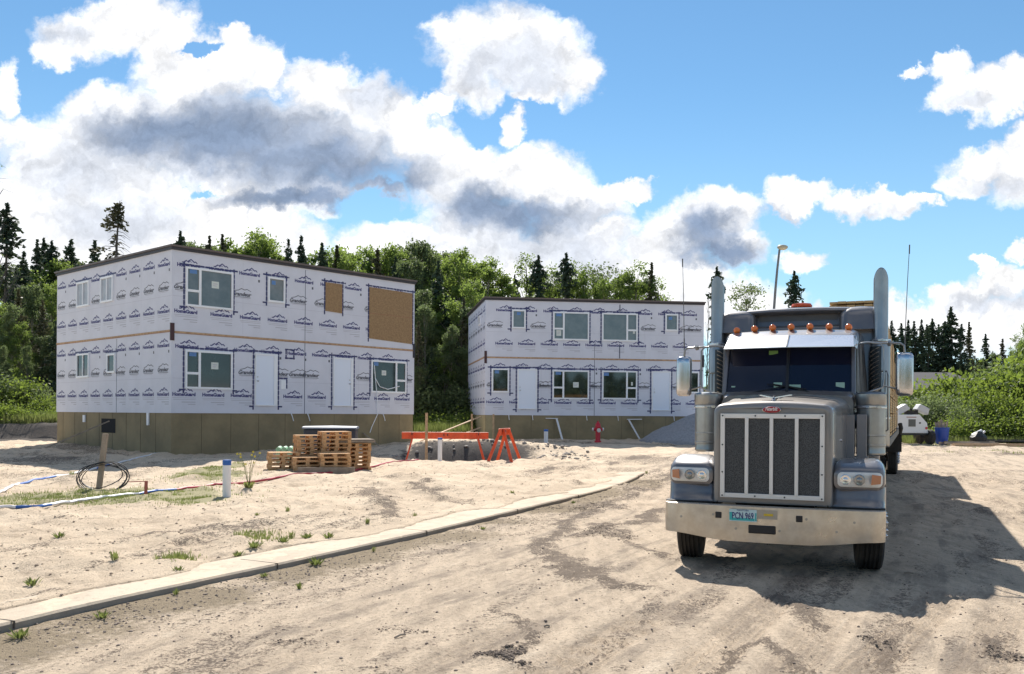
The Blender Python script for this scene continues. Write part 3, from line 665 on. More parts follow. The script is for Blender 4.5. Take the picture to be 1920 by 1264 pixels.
def shell(root, L, Wd, zb, zt, zg, zr, drop=(0, 0, 0, 0)):
    """walls, foundation and roof of a flat two-storey box. drop: how much the eave dips at corner C, right, back, left"""
    w = MB(); zt4 = [zt + d for d in drop]
    cor = [(0, 0), (L, 0), (L, Wd), (0, Wd)]
    for k in range(4):
        a, b = cor[k], cor[(k + 1) % 4]
        w.quad((*a, zb), (*b, zb), (*b, zt4[(k + 1) % 4]), (*a, zt4[k]))
    w.build('wall', M_wrap, root)
    f = MB(); i = .03
    fc = [(i, i), (L - i, i), (L - i, Wd - i), (i, Wd - i)]
    for k in range(4): a, b = fc[k], fc[(k + 1) % 4]; f.quad((*a, zg), (*b, zg), (*b, zb), (*a, zb), 1 if False else 0)
    f.quad(*[(*c, zb) for c in reversed(cor)])
    x = 1.22
    while x < L: f.box((x, i - .003, (zg + zb) / 2), (.012, .008, zb - zg - .02), mi=1); x += 1.22
    x = 1.22
    while x < Wd: f.box((i - .003, x, (zg + zb) / 2), (.008, .012, zb - zg - .02), mi=1); x += 1.22
    fo = f.build('foundation', [M_found, mat('panel_joint', (.13, .105, .07), .9)], root)
    r = MB(); e = .05
    rc = [(-e, -e), (L + e, -e), (L + e, Wd + e), (-e, Wd + e)]
    lo = [(*c, z) for c, z in zip(rc, zt4)]; hi = [(*c, z + zr) for c, z in zip(rc, zt4)]
    r.add(lo + hi, [(3, 2, 1, 0), (4, 5, 6, 7)] + [(k, (k + 1) % 4, (k + 1) % 4 + 4, k + 4) for k in range(4)])
    ro = r.build('roof', M_dark, root)
    r2 = MB(); e2 = .09; rc = [(-e2, -e2), (L + e2, -e2), (L + e2, Wd + e2), (-e2, Wd + e2)]
    lo = [(*c, z + zr + .002) for c, z in zip(rc, zt4)]; hi = [(*c, z + zr + .07) for c, z in zip(rc, zt4)]
    r2.add(lo + hi, [(3, 2, 1, 0), (4, 5, 6, 7)] + [(k, (k + 1) % 4, (k + 1) % 4 + 4, k + 4) for k in range(4)])
    r2.build('roof_edge', mat('roof_edge_trim', (.13, .10, .09), .5), ro)
def wrap_lap(F_, mb, L, zs, vs):
    """overlaps of the wrap sheets, standing a few millimetres proud"""
    for z in zs: F_.rect(mb, .02, L - .02, z, z + .012, .0003, .0005)
    for a, z0, z1 in vs: F_.rect(mb, a, a + .010, z0, z1, .0003, .0005)
def belt(F_, mb, a0, a1, z, sl=0):
    n = int(abs(a1 - a0) / 2.4) + 1
    for k in range(n):
        x0 = a0 + (a1 - a0) * k / n; x1 = a0 + (a1 - a0) * (k + 1) / n
        F_.rect(mb, x0 + .004, x1 - .004, z - .03 + R.uniform(-.008, .008), z + .035, .001, .02, 0); F_.rect(mb, x0 + .01, x1 - .01, z - .048, z - .032, .001, .016, 1)
FS, SD = Face('f'), Face('s')
BS = (.16, .90, .28, .17, 1)

# first house, near the pallets
h1 = empty('house', (-12.457, 31.951, 0), rad(48.344), label='white-wrapped two-storey box house with two boarded upstairs openings, left of the pair', category='house', group='unfinished box houses in white wrap')
L, Wd = 11.85, 10.45; ZB, ZT = 1.72, 7.68
shell(h1, L, Wd, ZB, ZT, -.5, .11, (.02, .10, .10, .08))
w = window(FS, h1, .52, 2.46, 5.69, 7.15, 'left', M_gpale, stick=[BS, (.62, .62, .3, .26, 0)])
window(FS, h1, .52, 2.46, 2.63, 4.07, 'left', M_gdark, stick=[BS, (.62, .62, .3, .26, 0)])
window(FS, h1, 4.0, 4.8, 6.19, 7.2, 'single', M_gpale, stick=[(.34, .78, .18, .16, 1)])
window(FS, h1, 9.28, 11.35, 2.68, 4.13, 'right', M_gdark, stick=[(.14, .9, .26, .2, 1), (.36, .62, .26, .22, 0)])
board(FS, h1, 6.8, 7.67, 6.08, 7.3, tr=-.03); board(FS, h1, 9.16, 11.70, 5.08, 7.36, seam=6.2, tr=-.10, tl=-.02)
door(FS, h1, 3.45, 4.46, 2.03, 4.1, -1, .04, .16); door(FS, h1, 7.22, 8.28, 2.05, 4.14, 1, .05, .12)
window(SD, h1, 7.05, 8.3, 6.19, 7.25, 'two', M_gfilm, 't'); window(SD, h1, 4.79, 5.94, 6.2, 7.24, 'two', M_gfilm, 't')
window(SD, h1, 7.0, 8.25, 3.18, 4.2, 'two', M_gdark, 't'); window(SD, h1, 4.55, 5.29, 3.31, 4.09, 'single', M_gdark, 't')
b = MB(); belt(FS, b, .02, L, 4.70); b.build('belt_board', [M_wood, M_red], h1)
b = MB(); belt(SD, b, .02, Wd, 4.74); b.build('belt_board', [M_wood, M_red], h1)
b = MB(); FS.rect(b, -.05, .10, 4.38, 5.02, -.03, .03); b.build('corner_strap', mat('dark_red_steel', (.05, .015, .02), .5), h1)
b = MB(); FS.rect(b, L - .09, L + .03, 4.35, 5.0, -.03, .03); b.build('corner_strap', mat('dark_strap_steel', (.02, .02, .03), .5), h1)
b = MB(); FS.rect(b, 5.775, 5.80, ZB, 4.66, .001, .006); FS.rect(b, 5.78, 5.80, 4.75, ZT, .001, .006); SD.rect(b, 4.46, 4.48, ZB, 4.66, .001, .006); b.build('module_seam', mat('seam_tape', (.06, .08, .13), .6), h1)
b = MB(); SD.rect(b, 4.61, 5.89, .90, 1.47, -.029, -.022); b.build('crawlspace_opening', M_black, h1)
b = MB(); tape(FS, b, 4.88, 5.25, 3.98, 4.33, 'tblr', .05); b.build('tape_square', M_tape, h1); b = MB(); tape(FS, b, 4.62, 4.92, 2.78, 3.15, 'tr', .05); FS.rect(b, 4.66, 4.88, 2.72, 3.08, .001, .012, 1); b.build('outlet_patch', [M_tape, M_vinyl], h1)
b = MB()
for a_ in (5.15, 5.95, 10.0): b.tube([FS.p(a_, 1.72, .0), FS.p(a_ + .02, 1.6, .05), FS.p(a_ + .08, 1.42, .05)], .018, 6)
SD.rect(b, 1.7, 1.85, 1.25, 1.72, -.02, .03, 0); SD.rect(b, 7.4, 7.6, 1.3, 1.6, -.02, .03, 0)
b.build('strap_end', M_vinyl, h1)
b = MB(); wrap_lap(FS, b, L, (3.0, 6.02), ((2.9, 4.8, 7.6), (8.6, 1.75, 4.6))); wrap_lap(SD, b, Wd, (3.0, 6.02), ((2.4, 4.8, 7.6), (7.1, 1.75, 3.1))); b.build('wrap_lap', mat('wrap_lap', (.50, .50, .58), .6), h1)
SD.lim = 10.45; p_ = MB()
for k in range(10): hglogo(FS, p_, .75 + 1.24 * k - (.2 if k == 0 else 0), 5.42, True)
for k in range(10): hglogo(FS, p_, .1 + .55 + 1.27 * k, 7.13, False, True)
for a_ in (.35, 2.74, 5.34, 6.55, 7.78, 9.2): grlogo(FS, p_, a_ + .12, 6.30)
for k in range(10): hglogo(FS, p_, .50 + 1.18 * k, 2.36, True)
for k in range(10): hglogo(FS, p_, .6 + 1.2 * k, 4.13, False, True)
for a_ in (3.15, 4.6, 5.45, 6.1, 8.88, 11.5): grlogo(FS, p_, a_, 3.26)
for k in range(9):
    for (z_, kind) in ((5.42, 1), (7.15, 0), (2.36, 1), (4.16, 0)): hglogo(SD, p_, .62 + 1.165 * k, z_, kind == 1, kind == 0)
for k in range(9):
    grlogo(SD, p_, .62 + 1.165 * k, 3.26); grlogo(SD, p_, .62 + 1.165 * k, 6.28)
p_.build('wrap_lettering', [M_navy, M_grey, M_fine], h1)
# power cable dropping from the first house to the ground
c_ = MB(); ap = [(9.45, 3.6), (9.5, 3.3), (9.75, 2.95), (10.2, 2.85), (10.9, 3.0)]
c_.tube([FS.p(a, z, .065) for a, z in ap], .018, 5); c_.tube([FS.p(a, z, .07) for a, z in [(9.42, 3.9), (9.5, 3.2), (9.6, 2.5), (9.62, 1.7), (9.3, 1.15), (9.2, .9)]], .018, 5)
c_.build('hanging_cable', M_vinyl, h1)

# second house
h2 = empty('house', (-1.402, 45.277, 0), rad(9.0), label='white-wrapped two-storey box house with no boarded openings, farther off behind the fire hydrant', category='house', group='unfinished box houses in white wrap')
L2, W2 = 11.85, 8.3; ZB2, ZT2 = 1.70, 7.66
shell(h2, L2, W2, ZB2, ZT2, -.3, .10, (0, .04, .04, .02))
LW = [(1.38, 2.1, 6.22, 7.19, 'single', M_gpale), (3.56, 5.5, 5.66, 7.14, 'left', M_gpale), (6.2, 8.15, 5.66, 7.14, 'right', M_gpale), (9.68, 10.4, 6.27, 7.17, 'single', M_gpale),
      (.34, 1.25, 2.88, 4.12, 'single', M_gdark), (3.55, 5.52, 2.56, 4.08, 'left', M_gdark), (6.22, 8.15, 2.58, 4.09, 'right', M_gdark), (10.72, 11.6, 2.95, 4.1, 'single', M_gdark)]
for i, (a, b_, c, d, k, g_) in enumerate(LW):
    st = {0: [(.5, .8, .2, .16, 1)], 1: [BS, (.16, .25, .26, .3, 0)], 2: [(.9, .35, .12, .2, 0)], 4: [(.3, .86, .22, .16, 1)], 5: [BS, (.64, .5, .3, .28, 0)], 6: [(.12, .88, .28, .18, 1), (.85, .55, .1, .18, 0)], 3: [(.4, .75, .2, .16, 1)]}.get(i)
    window(FS, h2, a, b_, c, d, k, g_, stick=st)
door(FS, h2, 1.7, 2.72, 2.02, 4.11, -1, .06, .06); door(FS, h2, 8.96, 10.0, 2.0, 4.1, -1, .06, .06)
window(SD, h2, 2.1, 2.9, 6.6, 7.1, 'single', M_gdark, 't')
b = MB(); belt(FS, b, .02, L2, 4.70); b.build('belt_board', [M_wood, M_red], h2)
b = MB(); belt(SD, b, .02, W2, 4.72); b.build('belt_board', [M_wood, M_red], h2)
b = MB(); FS.rect(b, -.05, .08, 4.38, 5.02, -.03, .03); b.build('corner_strap', bpy.data.materials['dark_red_steel'], h2)
b = MB(); FS.rect(b, L2 - .08, L2 + .03, 4.35, 5.0, -.03, .03); b.build('corner_strap', bpy.data.materials['dark_strap_steel'], h2)
b = MB(); FS.rect(b, 5.80, 5.825, ZB2, 4.66, .001, .006); FS.rect(b, 5.80, 5.82, 4.75, 5.5, .001, .006); FS.rect(b, 7.15, 7.2, 4.75, 5.5, .006, .010); FS.rect(b, 7.15, 7.2, 7.25, 7.6, .006, .010); b.build('module_seam', bpy.data.materials['seam_tape'], h2)
b = MB(); SD.rect(b, .05, W2 - .1, -.2, ZB2 - .02, -.028, -.005); FS.rect(b, .03, .42, -.2, ZB2 - .02, -.028, -.005)
b.build('pale_foundation_corner', M_pale, h2)  # paler colour over the left foundation face and its corner
SD.lim = 8.3; b = MB(); wrap_lap(FS, b, L2, (3.02, 6.02), ((2.95, 1.75, 4.6), (8.55, 4.8, 7.6))); b.build('wrap_lap', bpy.data.materials['wrap_lap'], h2)
p_ = MB()
for k in range(10): hglogo(FS, p_, .0 + 1.2 * k + (.97 if False else -.23 + 0), 5.37, True) if k else None
for k in range(10): hglogo(FS, p_, -.25 + 1.25 * (k + 1), 7.10, False, True)
for a_ in (.42, 1.7, 2.78, 8.75, 10.9, 11.4): grlogo(FS, p_, a_ if a_ < 11 else 11.33, 6.30)
for k in range(10): hglogo(FS, p_, .52 + 1.2 * k, 2.32, True)
for k in range(9): hglogo(FS, p_, .7 + 1.2 * k, 4.10, False, True)
for a_ in (.3, 2.95, 3.2, 5.55, 6.05, 8.45, 10.35): grlogo(FS, p_, a_, 3.2)
for k in range(7):
    for (z_, kind) in ((5.40, 1), (7.12, 0), (2.34, 1), (4.12, 0)): hglogo(SD, p_, .62 + 1.165 * k, z_, kind == 1, kind == 0)
    grlogo(SD, p_, .62 + 1.165 * k, 3.24); grlogo(SD, p_, .62 + 1.165 * k, 6.26)
p_.build('wrap_lettering', [M_navy, M_grey, M_fine], h2)
b = MB()
for a_ in (1.25, 2.5, 5.4, 7.1, 10.2): b.tube([FS.p(a_, 1.70, .0), FS.p(a_, 1.6, .05), FS.p(a_ + .02, 1.45, .05)], .018, 6)
b.build('strap_end', M_vinyl, h2)

# ------------------------------------------------------------------ truck
M_paint = mat('grey_metallic_paint', (.125, .13, .15), .30, .5, coat=.9, dust=.22)
M_hood = mat('dusty_hood_paint', (.20, .20, .205), .33, .45, coat=.7, dust=.34)
M_dull = mat('dusty_grey_paint', (.085, .095, .11), .5, .2, dust=.22)
M_alu = mat('dusty_aluminium_bumper', (.60, .56, .49), .27, .8, color2=(.50, .45, .38), vscale=7, dust=.42, bump=.06, bscale=9)
M_frame = mat('satin_aluminium', (.74, .73, .71), .4, .25, dust=.12)
M_chrome = mat('chrome', (.55, .55, .57), .18, 1)
M_visor = mat('polished_visor_steel', (.86, .86, .88), .26, .72)
M_stain = mat('brushed_exhaust_steel', (.36, .37, .37), .28, .85, color2=(.28, .285, .285), vscale=2)
M_guard = mat('louvred_guard_steel', (.055, .07, .08), .45, .5)
M_rub = mat('tyre_rubber', (.018, .018, .019), .85, color2=(.05, .043, .036), vscale=4, bump=.1)
M_blk = mat('black_plastic', (.012, .012, .014), .5)
M_wglass = mat('windscreen_glass', (.004, .006, .022), .05, spec=.6, color2=(.007, .010, .026), vscale=2)
M_amber = mat('amber_lens', (.75, .17, .02), .12, spec=.8)
M_orange_l = mat('orange_beacon', (.7, .10, .03), .25)
M_lens = mat('headlight_lens', (.72, .72, .69), .12, coat=.8, dust=.12)
M_lamp = mat('headlight_reflector', (.72, .73, .74), .12, .8)
M_redem = mat('red_enamel', (.30, .01, .02), .3)
M_white = mat('white_enamel', (.75, .75, .75), .4)
M_cyan = mat('turquoise_plate', (.04, .42, .42), .4)
M_plate = mat('pale_plate', (.50, .66, .68), .4)
M_yellow = mat('yellow_sticker', (.65, .45, .03), .5)
M_sgreen = mat('pale_green_paper', (.32, .50, .42), .6)
M_mesh = bpy.data.materials.new('grille_mesh'); M_mesh.use_nodes = True; t = M_mesh.node_tree; pb = t.nodes['Principled BSDF']
tcn = t.nodes.new('ShaderNodeTexCoord'); vo = t.nodes.new('ShaderNodeTexVoronoi'); vo.inputs['Scale'].default_value = 95; t.links.new(tcn.outputs['Object'], vo.inputs[0])
t.links.new(mixc(t, sstep(t, vo.outputs[0], .25, .55), (.014, .016, .018), (.075, .08, .085)), pb.inputs['Base Color']); pb.inputs['Roughness'].default_value = .55; pb.inputs['Metallic'].default_value = .3

TY = rad(-22.6)
tr = empty('semi_truck', (2.90, 9.86, 0), TY, label='grey long-nosed semi truck parked facing the camera on the sandy road', category='truck')
def bx(name, c, d, m, par=tr, bev=.01, M=None): b = MB(); b.box(c, d, M); return b.build(name, m, par, bevel=bev)
def strip(rings, name, m, par=tr, closed=False, caps=False, sm=40, th=0):
    b = MB(); b.loft(rings, closed=closed, caps=caps); o = b.build(name, m, par, smooth=sm)
    if th: s_ = o.modifiers.new('thick', 'SOLIDIFY'); s_.thickness = th; s_.offset = -1
    return o

# bumper: wrapped steel plate, deeper in the middle
plan = []
for i in range(7): a = i / 6 * math.pi / 2; plan.append((-1.22 + .16 * (1 - math.cos(a)) , .24 - .16 * math.sin(a)))
plan = [(-1.22, .62), (-1.22, .4)] + plan
xs = [-.95, -.7, -.45, -.2, 0]
left = plan + [(x, .08 - .08 * (1 - (abs(x) / 1.06) ** 2)) for x in xs]
full = left + [(-x, y) for x, y in reversed(left[:-1])]
def zbt(x): ax = abs(x); return .345 + .065 * float(ss(.42, 1.15, ax))
rings = [[(x, y, z) for x, y in full for z in (0,)] for _ in (0,)]
bm_ = MB(); rr = []
for (k, zt) in ((0, 0), (1, .02), (2, .5), (3, .98), (4, 1.0), (5, 1.0)):
    ring = []
    for (x, y) in full:
        zb = zbt(x); z = zb + (.762 - zb) * zt
        inn = {0: .03, 1: 0, 2: -.006, 3: 0, 4: .012, 5: .10}[k]
        ring.append((x * (1 - inn * .4), y + inn, z))
    rr.append(ring)
bm_.loft(rr, closed=False, caps=False)
bumper = bm_.build('bumper', M_alu, tr, smooth=40); sd_ = bumper.modifiers.new('thick', 'SOLIDIFY'); sd_.thickness = .008; sd_.offset = -1
def yb(x): return .08 - .08 * (1 - min(1, abs(x) / 1.06) ** 2)
b = MB()
for x in (-.56, .33): b.box((x, yb(x) - .006, .645), (.07, .02, .07))
b.build('tow_hole', M_blk, bumper, bevel=.006)
b = MB(); b.box((-.07, -.008, .505), (.30, .02, .095)); b.build('tow_slot', M_blk, bumper, bevel=.03)
b = MB(); 
for (x, z) in ((-.62, .648), (.405, .645), (-.36, .50), (.12, .50), (-1.0, .60), (.9, .63), (.72, .52)): b.tube([(x, yb(x) + .01, z), (x, yb(x) - .01, z)], .015, 8)
b.build('bolt', M_stain, bumper)
lp = MB(); lp.box((-.28, -.016, .655), (.305, .006, .135), mi=0); lp.box((-.415, -.0205, .645), (.03, .003, .09), mi=1); lp.box((-.1375, -.0205, .645), (.014, .003, .09), mi=1); lp.box((-.276, -.0195, .612), (.25, .003, .03), mi=1)
vs, fs = fit_w(txt('PCN 969', .10, .0018), .238); lp.add([(-.28 + v[0], -.0235, .617 + v[1] * 1.05) for v in vs], fs, 2)
vs, fs = fit_w(txt('MANITOBA', .03, 0), .13); lp.add([(-.28 + v[0], -.0235, .704 + v[1]) for v in vs], fs, 2)
lp.build('license_plate', [M_plate, M_cyan, M_navy], tr)
b = MB(); b.box((-.02, -.012, .675), (.23, .006, .10), mi=0); b.box((.0, -.016, .675), (.10, .004, .026), mi=1); b.build('sticker_bracket', [mat('tan_bracket', (.42, .36, .28), .6), M_yellow], bumper)

# hood, lofted from the grille crown to the cowl
def hsec(y, w, zt, rsh, crown, zb):
    pts = [(-w, y, zb), (-w, y, zb + (zt - rsh - zb) * .5), (-w, y, zt - rsh)]
    for i in range(1, 8): a = i / 8 * math.pi / 2; pts.append((-w + rsh * (1 - math.cos(a)), y, zt - rsh + rsh * math.sin(a)))
    n = 6; x0 = w - rsh
    for i in range(0, n + 1): x = -x0 + x0 * i / n; pts.append((x, y, zt + crown * (1 - (x / x0) ** 2)))
    return pts + [(-p[0], p[1], p[2]) for p in reversed(pts[:-1])]
hood = strip([hsec(.265, .60, 1.865, .06, .012, .80), hsec(.262, .635, 1.895, .08, .02, .765), hsec(.28, .66, 1.915, .10, .028, .76), hsec(.34, .672, 1.93, .115, .03, .76), hsec(.7, .69, 1.955, .13, .035, .80), hsec(1.4, .74, 1.99, .15, .04, .95), hsec(2.02, .80, 2.035, .17, .045, 1.05)], 'hood', M_hood, sm=50)
b = MB()     # flat nose plate behind the grille frame
b.box((0, .282, 1.32), (1.22, .02, 1.10)); b.build('nose_panel', M_hood, hood)
for s_ in (-1, 1):
    b = MB(); b.tube([(s_ * .02, .9, 2.012), (s_ * .02, 1.9, 2.06)], .008, 6); b.build('hood_hinge', M_chrome, hood)
for s_ in (-1, 1):
    b = MB(); b.box((s_ * .705, 1.05, 1.52), (.012, .05, .10)); b.tube([(s_ * .70, 1.05, 1.50), (s_ * .735, 1.05, 1.50)], .014, 6); b.build('hood_latch', M_chrome, hood)
b = MB(); b.box((0, 1.15, 1.9985), (.012, 1.5, .012)); b.build('hood_seam', M_guard, hood)
# grille
gf = MB(); x0, x1, z0, z1, w_ = -.578, .578, .832, 1.815, .05
gf.box((x0 + w_ / 2, .243, (z0 + z1) / 2), (w_, .03, z1 - z0)); gf.box((x1 - w_ / 2, .243, (z0 + z1) / 2), (w_, .03, z1 - z0))
gf.box((0, .2435, z1 - .027), (x1 - x0 - 2 * w_, .028, .054)); gf.box((0, .2435, z0 + .027), (x1 - x0 - 2 * w_, .028, .054))
for x in (-.289, 0, .289): gf.box((x * .96, .238, (z0 + z1) / 2), (.04, .034, z1 - z0 - .10))
gr = gf.build('grille_frame', M_frame, tr, bevel=.004)
iw = (x1 - x0 - 2 * w_); 
for k in range(4):
    cx = (-.4155, -.1387, .1387, .4155)[k]
    b = MB(); b.box((cx, .262, (z0 + z1) / 2), (.238, .012, z1 - z0 - .108)); b.build('grille_panel', M_mesh, gr)
for (x, z) in [(-.553, z) for z in (.855, 1.13, 1.45, 1.79)] + [(.553, z) for z in (.855, 1.13, 1.45, 1.79)] + [(x, z) for z in (.858, 1.79) for x in (-.18, .15)]:
    b = MB(); b.tube([(x, .235, z), (x, .222, z)], .010, 8); b.build('screw', M_guard, gr)
# oval emblem with script
b = MB(); M_ = Matrix.Translation((0, .235, 1.862)) @ Matrix.Rotation(rad(90), 4, 'X') @ Matrix.Diagonal((1, .37, 1, 1))
b.lathe([(.098, 0), (.098, .012), (.088, .018)], 28, M_, 0)
b.lathe([(.104, -.004), (.104, .008), (.099, .010)], 28, M_, 1)
vs, fs = fit_w(txt('Peterbilt', .06, .001, .25), .135); b.add([(v[0], .2155, 1.852 + v[1] * .95) for v in vs], fs, 2)
b.build('emblem', [M_redem, M_chrome, M_white], hood, smooth=30)
# winged hood ornament
b = MB(); b.tube([(0, .42, 1.96), (0, .45, 2.0), (0, .55, 2.02)], [.022, .018, .012], 8)
for s_ in (-1, 1): b.add([(0, .43, 1.995), (s_ * .17, .60, 2.035), (s_ * .19, .66, 2.035), (s_ * .05, .60, 2.01), (0, .43, 2.008), (s_ * .17, .60, 2.045), (s_ * .19, .66, 2.045), (s_ * .05, .60, 2.02)], [(0, 1, 2, 3), (7, 6, 5, 4), (0, 4, 5, 1), (1, 5, 6, 2), (2, 6, 7, 3), (3, 7, 4, 0)])
b.build('hood_ornament', M_chrome, hood)

# fenders
def arc(y0, y1, z0, z1, n, a0, a1): return [(y0 + (y1 - y0) * 0, z0)]
for s_ in (-1, 1):
    prof = [(.24, .775), (.30, .80), (.325, .88), (.34, .98), (.40, 1.08), (.48, 1.17), (.62, 1.225), (.85, 1.25), (1.1, 1.245), (1.35, 1.20), (1.58, 1.10), (1.75, .95), (1.86, .78)]
    rings = []
    for (y, z) in prof:
        k = 1.0; r_ = .11; zt = z; ring = [(s_ * .60, y + .05, zt - .01), (s_ * .72, y + .02, zt)]
        if y < .45:    # nose: rounds towards the rear at the outer edge
            ring += [(s_ * 1.02, y, zt), (s_ * 1.12, y + .015, zt - .003), (s_ * 1.185, y + .06, zt - .01), (s_ * 1.215, y + .14, zt - .03), (s_ * 1.215, y + .28, zt - .05)]
        else:
            ring += [(s_ * 1.02, y, zt), (s_ * 1.12, y, zt - .012), (s_ * 1.175, y, zt - .04), (s_ * 1.21, y, zt - .09), (s_ * 1.215, y, zt - .17)]
        rings.append(ring)
    fd = strip(rings, 'fender', M_dull if False else M_paint, th=0, sm=55); m_ = fd.modifiers.new('thick', 'SOLIDIFY'); m_.thickness = .012; m_.offset = 0
    b = MB(); b.box((s_ * .94, .27, .772), (.55, .12, .012)); b.box((s_ * .92, .30, .74), (.5, .2, .05)); b.build('fender_lip', M_blk, fd)
    # inner splash panel
    b = MB(); b.box((s_ * .66, 1.0, .95), (.012, 1.3, .5)); b.build('splash_panel', M_blk, fd)
    # headlight pod
    hw = MB(); rg = []
    for (y, xa, xb, za, zb_, rr_) in ((.29, .70, 1.185, .985, 1.175, .07), (.30, .675, 1.205, .965, 1.20, .08), (.36, .66, 1.215, .955, 1.235, .09), (.50, .66, 1.215, .96, 1.285, .10), (.70, .68, 1.20, .99, 1.31, .11), (.95, .72, 1.14, 1.05, 1.28, .1)):
        ring = []; yy_ = y
        for (cx, cz, a0) in ((xb - rr_, zb_ - rr_, 0), (xa + rr_, zb_ - rr_, 90), (xa + rr_, za + rr_, 180), (xb - rr_, za + rr_, 270)):
            for k in range(5):
                a = rad(a0 + 90 * k / 4); px_ = cx + rr_ * math.cos(a); ring.append((s_ * px_, y + .10 * max(0, (px_ - .95) / .26) ** 2, cz + rr_ * math.sin(a)))
        rg.append(ring)
    hw.loft(rg, caps=True); pod = hw.build('headlight', M_paint, tr, smooth=45)
    ln = MB(); rg = []
    for (y, g_) in ((.283, .0), (.276, .012), (.272, .03)):
        xa, xb, za, zb_, rr_ = .715 + g_, 1.185 - g_, 1.0 + g_, 1.165 - g_, .05; ring = []
        for (cx, cz, a0) in ((xb - rr_, zb_ - rr_, 0), (xa + rr_, zb_ - rr_, 90), (xa + rr_, za + rr_, 180), (xb - rr_, za + rr_, 270)):
            for k in range(5):
                a = rad(a0 + 90 * k / 4); px_ = cx + rr_ * math.cos(a); ring.append((s_ * px_, y + .10 * max(0, (px_ - .95) / .26) ** 2, cz + rr_ * math.sin(a)))
        rg.append(ring)
    ln.loft(rg, caps=True); ln.build('lens', M_lens, pod, smooth=45)
    for x, r_ in ((.80, .058), (.945, .062)):
        b = MB(); b.lathe([(r_, 0), (r_, .010), (r_ * .88, .012), (r_ * .84, .004), (r_ * .5, .003), (r_ * .45, .016), (r_ * .3, .022)], 22, Matrix.Translation((s_ * x, .276, 1.083)) @ Matrix.Rotation(rad(90), 4, 'X'))
        b.build('reflector', M_lamp if x < .9 else mat('projector_glass', (.30, .31, .32), .1, .6), pod, smooth=40)
    b = MB(); b.add([(s_ * 1.065, .279, 1.03), (s_ * 1.165, .342, 1.04), (s_ * 1.17, .345, 1.13), (s_ * 1.075, .283, 1.145), (s_ * 1.065, .272, 1.03), (s_ * 1.165, .335, 1.04), (s_ * 1.17, .338, 1.13), (s_ * 1.075, .276, 1.145)], [(0, 1, 2, 3), (7, 6, 5, 4), (0, 4, 5, 1), (1, 5, 6, 2), (2, 6, 7, 3), (3, 7, 4, 0)])
    b.build('turn_signal', mat('dusty_amber', (.48, .20, .10), .25), pod)

# wheels
def wheel(x, y, r=.52, w=.29, steer=0, name='wheel', z=None, par=tr, dual=False, nuts=True):
    z = r - .01 if z is None else z
    s_ = 1 if x > 0 else -1
    M_ = Matrix.Translation((x, y, z)) @ Matrix.Rotation(steer, 4, 'Z') @ Matrix.Rotation(rad(90) * s_, 4, 'Y')
    h = w / 2; prof = [(r * .56, -h * .8), (r * .62, -h * .98), (r * .86, -h), (r * .96, -h * .93), (r * .99, -h * .8)]
    for k in range(5):
        c = -h * .8 + (k + .5) * (1.6 * h / 5) + 0; g_ = 1.6 * h / 5 * .5
        a_, b_ = c - g_ + .012 * (k > 0), c + g_ - .012 * (k < 4)
        prof += [(r, a_ + .002), (r, b_ - .002)]
        if k < 4: prof += [(r - .016, b_ + .001), (r - .016, b_ + .021)]
    prof += [(r * .99, h * .8), (r * .96, h * .93), (r * .86, h), (r * .62, h * .98), (r * .56, h * .8)]
    b = MB(); b.lathe(prof, 44, M_); tyre_o = b
    t_ = b.build(name, M_rub, par, smooth=30)
    b = MB(); b.lathe([(r * .565, -h * .75), (r * .565, h * .82), (r * .53, h * .84), (r * .50, h * .45), (r * .42, h * .40), (r * .36, h * .42), (r * .34, h * .62), (r * .17, h * .66), (r * .16, h * 1.35), (r * .12, h * 1.42)], 32, M_)
    b.build('rim', M_stain, t_, smooth=35)
    if nuts:
        b = MB()
        for k in range(10):
            a = 2 * math.pi * k / 10; b.tube([M_ @ Vector((r * .27 * math.cos(a), r * .27 * math.sin(a), h * .5)), M_ @ Vector((r * .27 * math.cos(a), r * .27 * math.sin(a), h * .5 + .12)), M_ @ Vector((r * .27 * math.cos(a), r * .27 * math.sin(a), h * .5 + .135))], [.022, .020, .006], 8)
        b.build('lug_nut', M_chrome, t_, smooth=40)
    return t_
wheel(-1.045, .98, steer=rad(5)); wheel(1.035, .98, steer=rad(5))
for y in (6.6, 7.95):
    for s_ in (-1, 1): wheel(s_ * 1.06, y, w=.27); wheel(s_ * .74, y, w=.27, nuts=False)
# axle, frame rails, fuel tanks, steps
b = MB(); b.tube([(-.9, .98, .48), (-.5, .98, .42), (.5, .98, .42), (.9, .98, .48)], .055, 8); b.build('axle', M_blk, tr)
b = MB(); b.box((-.43, 5.0, .85), (.09, 8.6, .26)); b.box((.43, 5.0, .85), (.09, 8.6, .26)); b.box((0, 1.4, .95), (.9, 1.6, .5)); b.box((0, .5, .62), (.8, .1, .14)); b.build('chassis', M_blk, tr)
for s_ in (-1, 1):
    b = MB(); b.tube([(s_ * .90, 2.55, .62), (s_ * .90, 4.3, .62)], .31, 24); tk = b.build('fuel_tank', M_chrome if False else M_stain, tr, smooth=40)
    b = MB(); b.box((s_ * .93, 2.6, .95), (.45, .5, .04)); b.box((s_ * .93, 2.6, .68), (.5, .5, .04)); b.build('step', M_frame, tr)
    b = MB(); b.box((s_ * .98, 8.75, .55), (.62, .015, .8)); b.build('mud_flap', M_rub, tr)

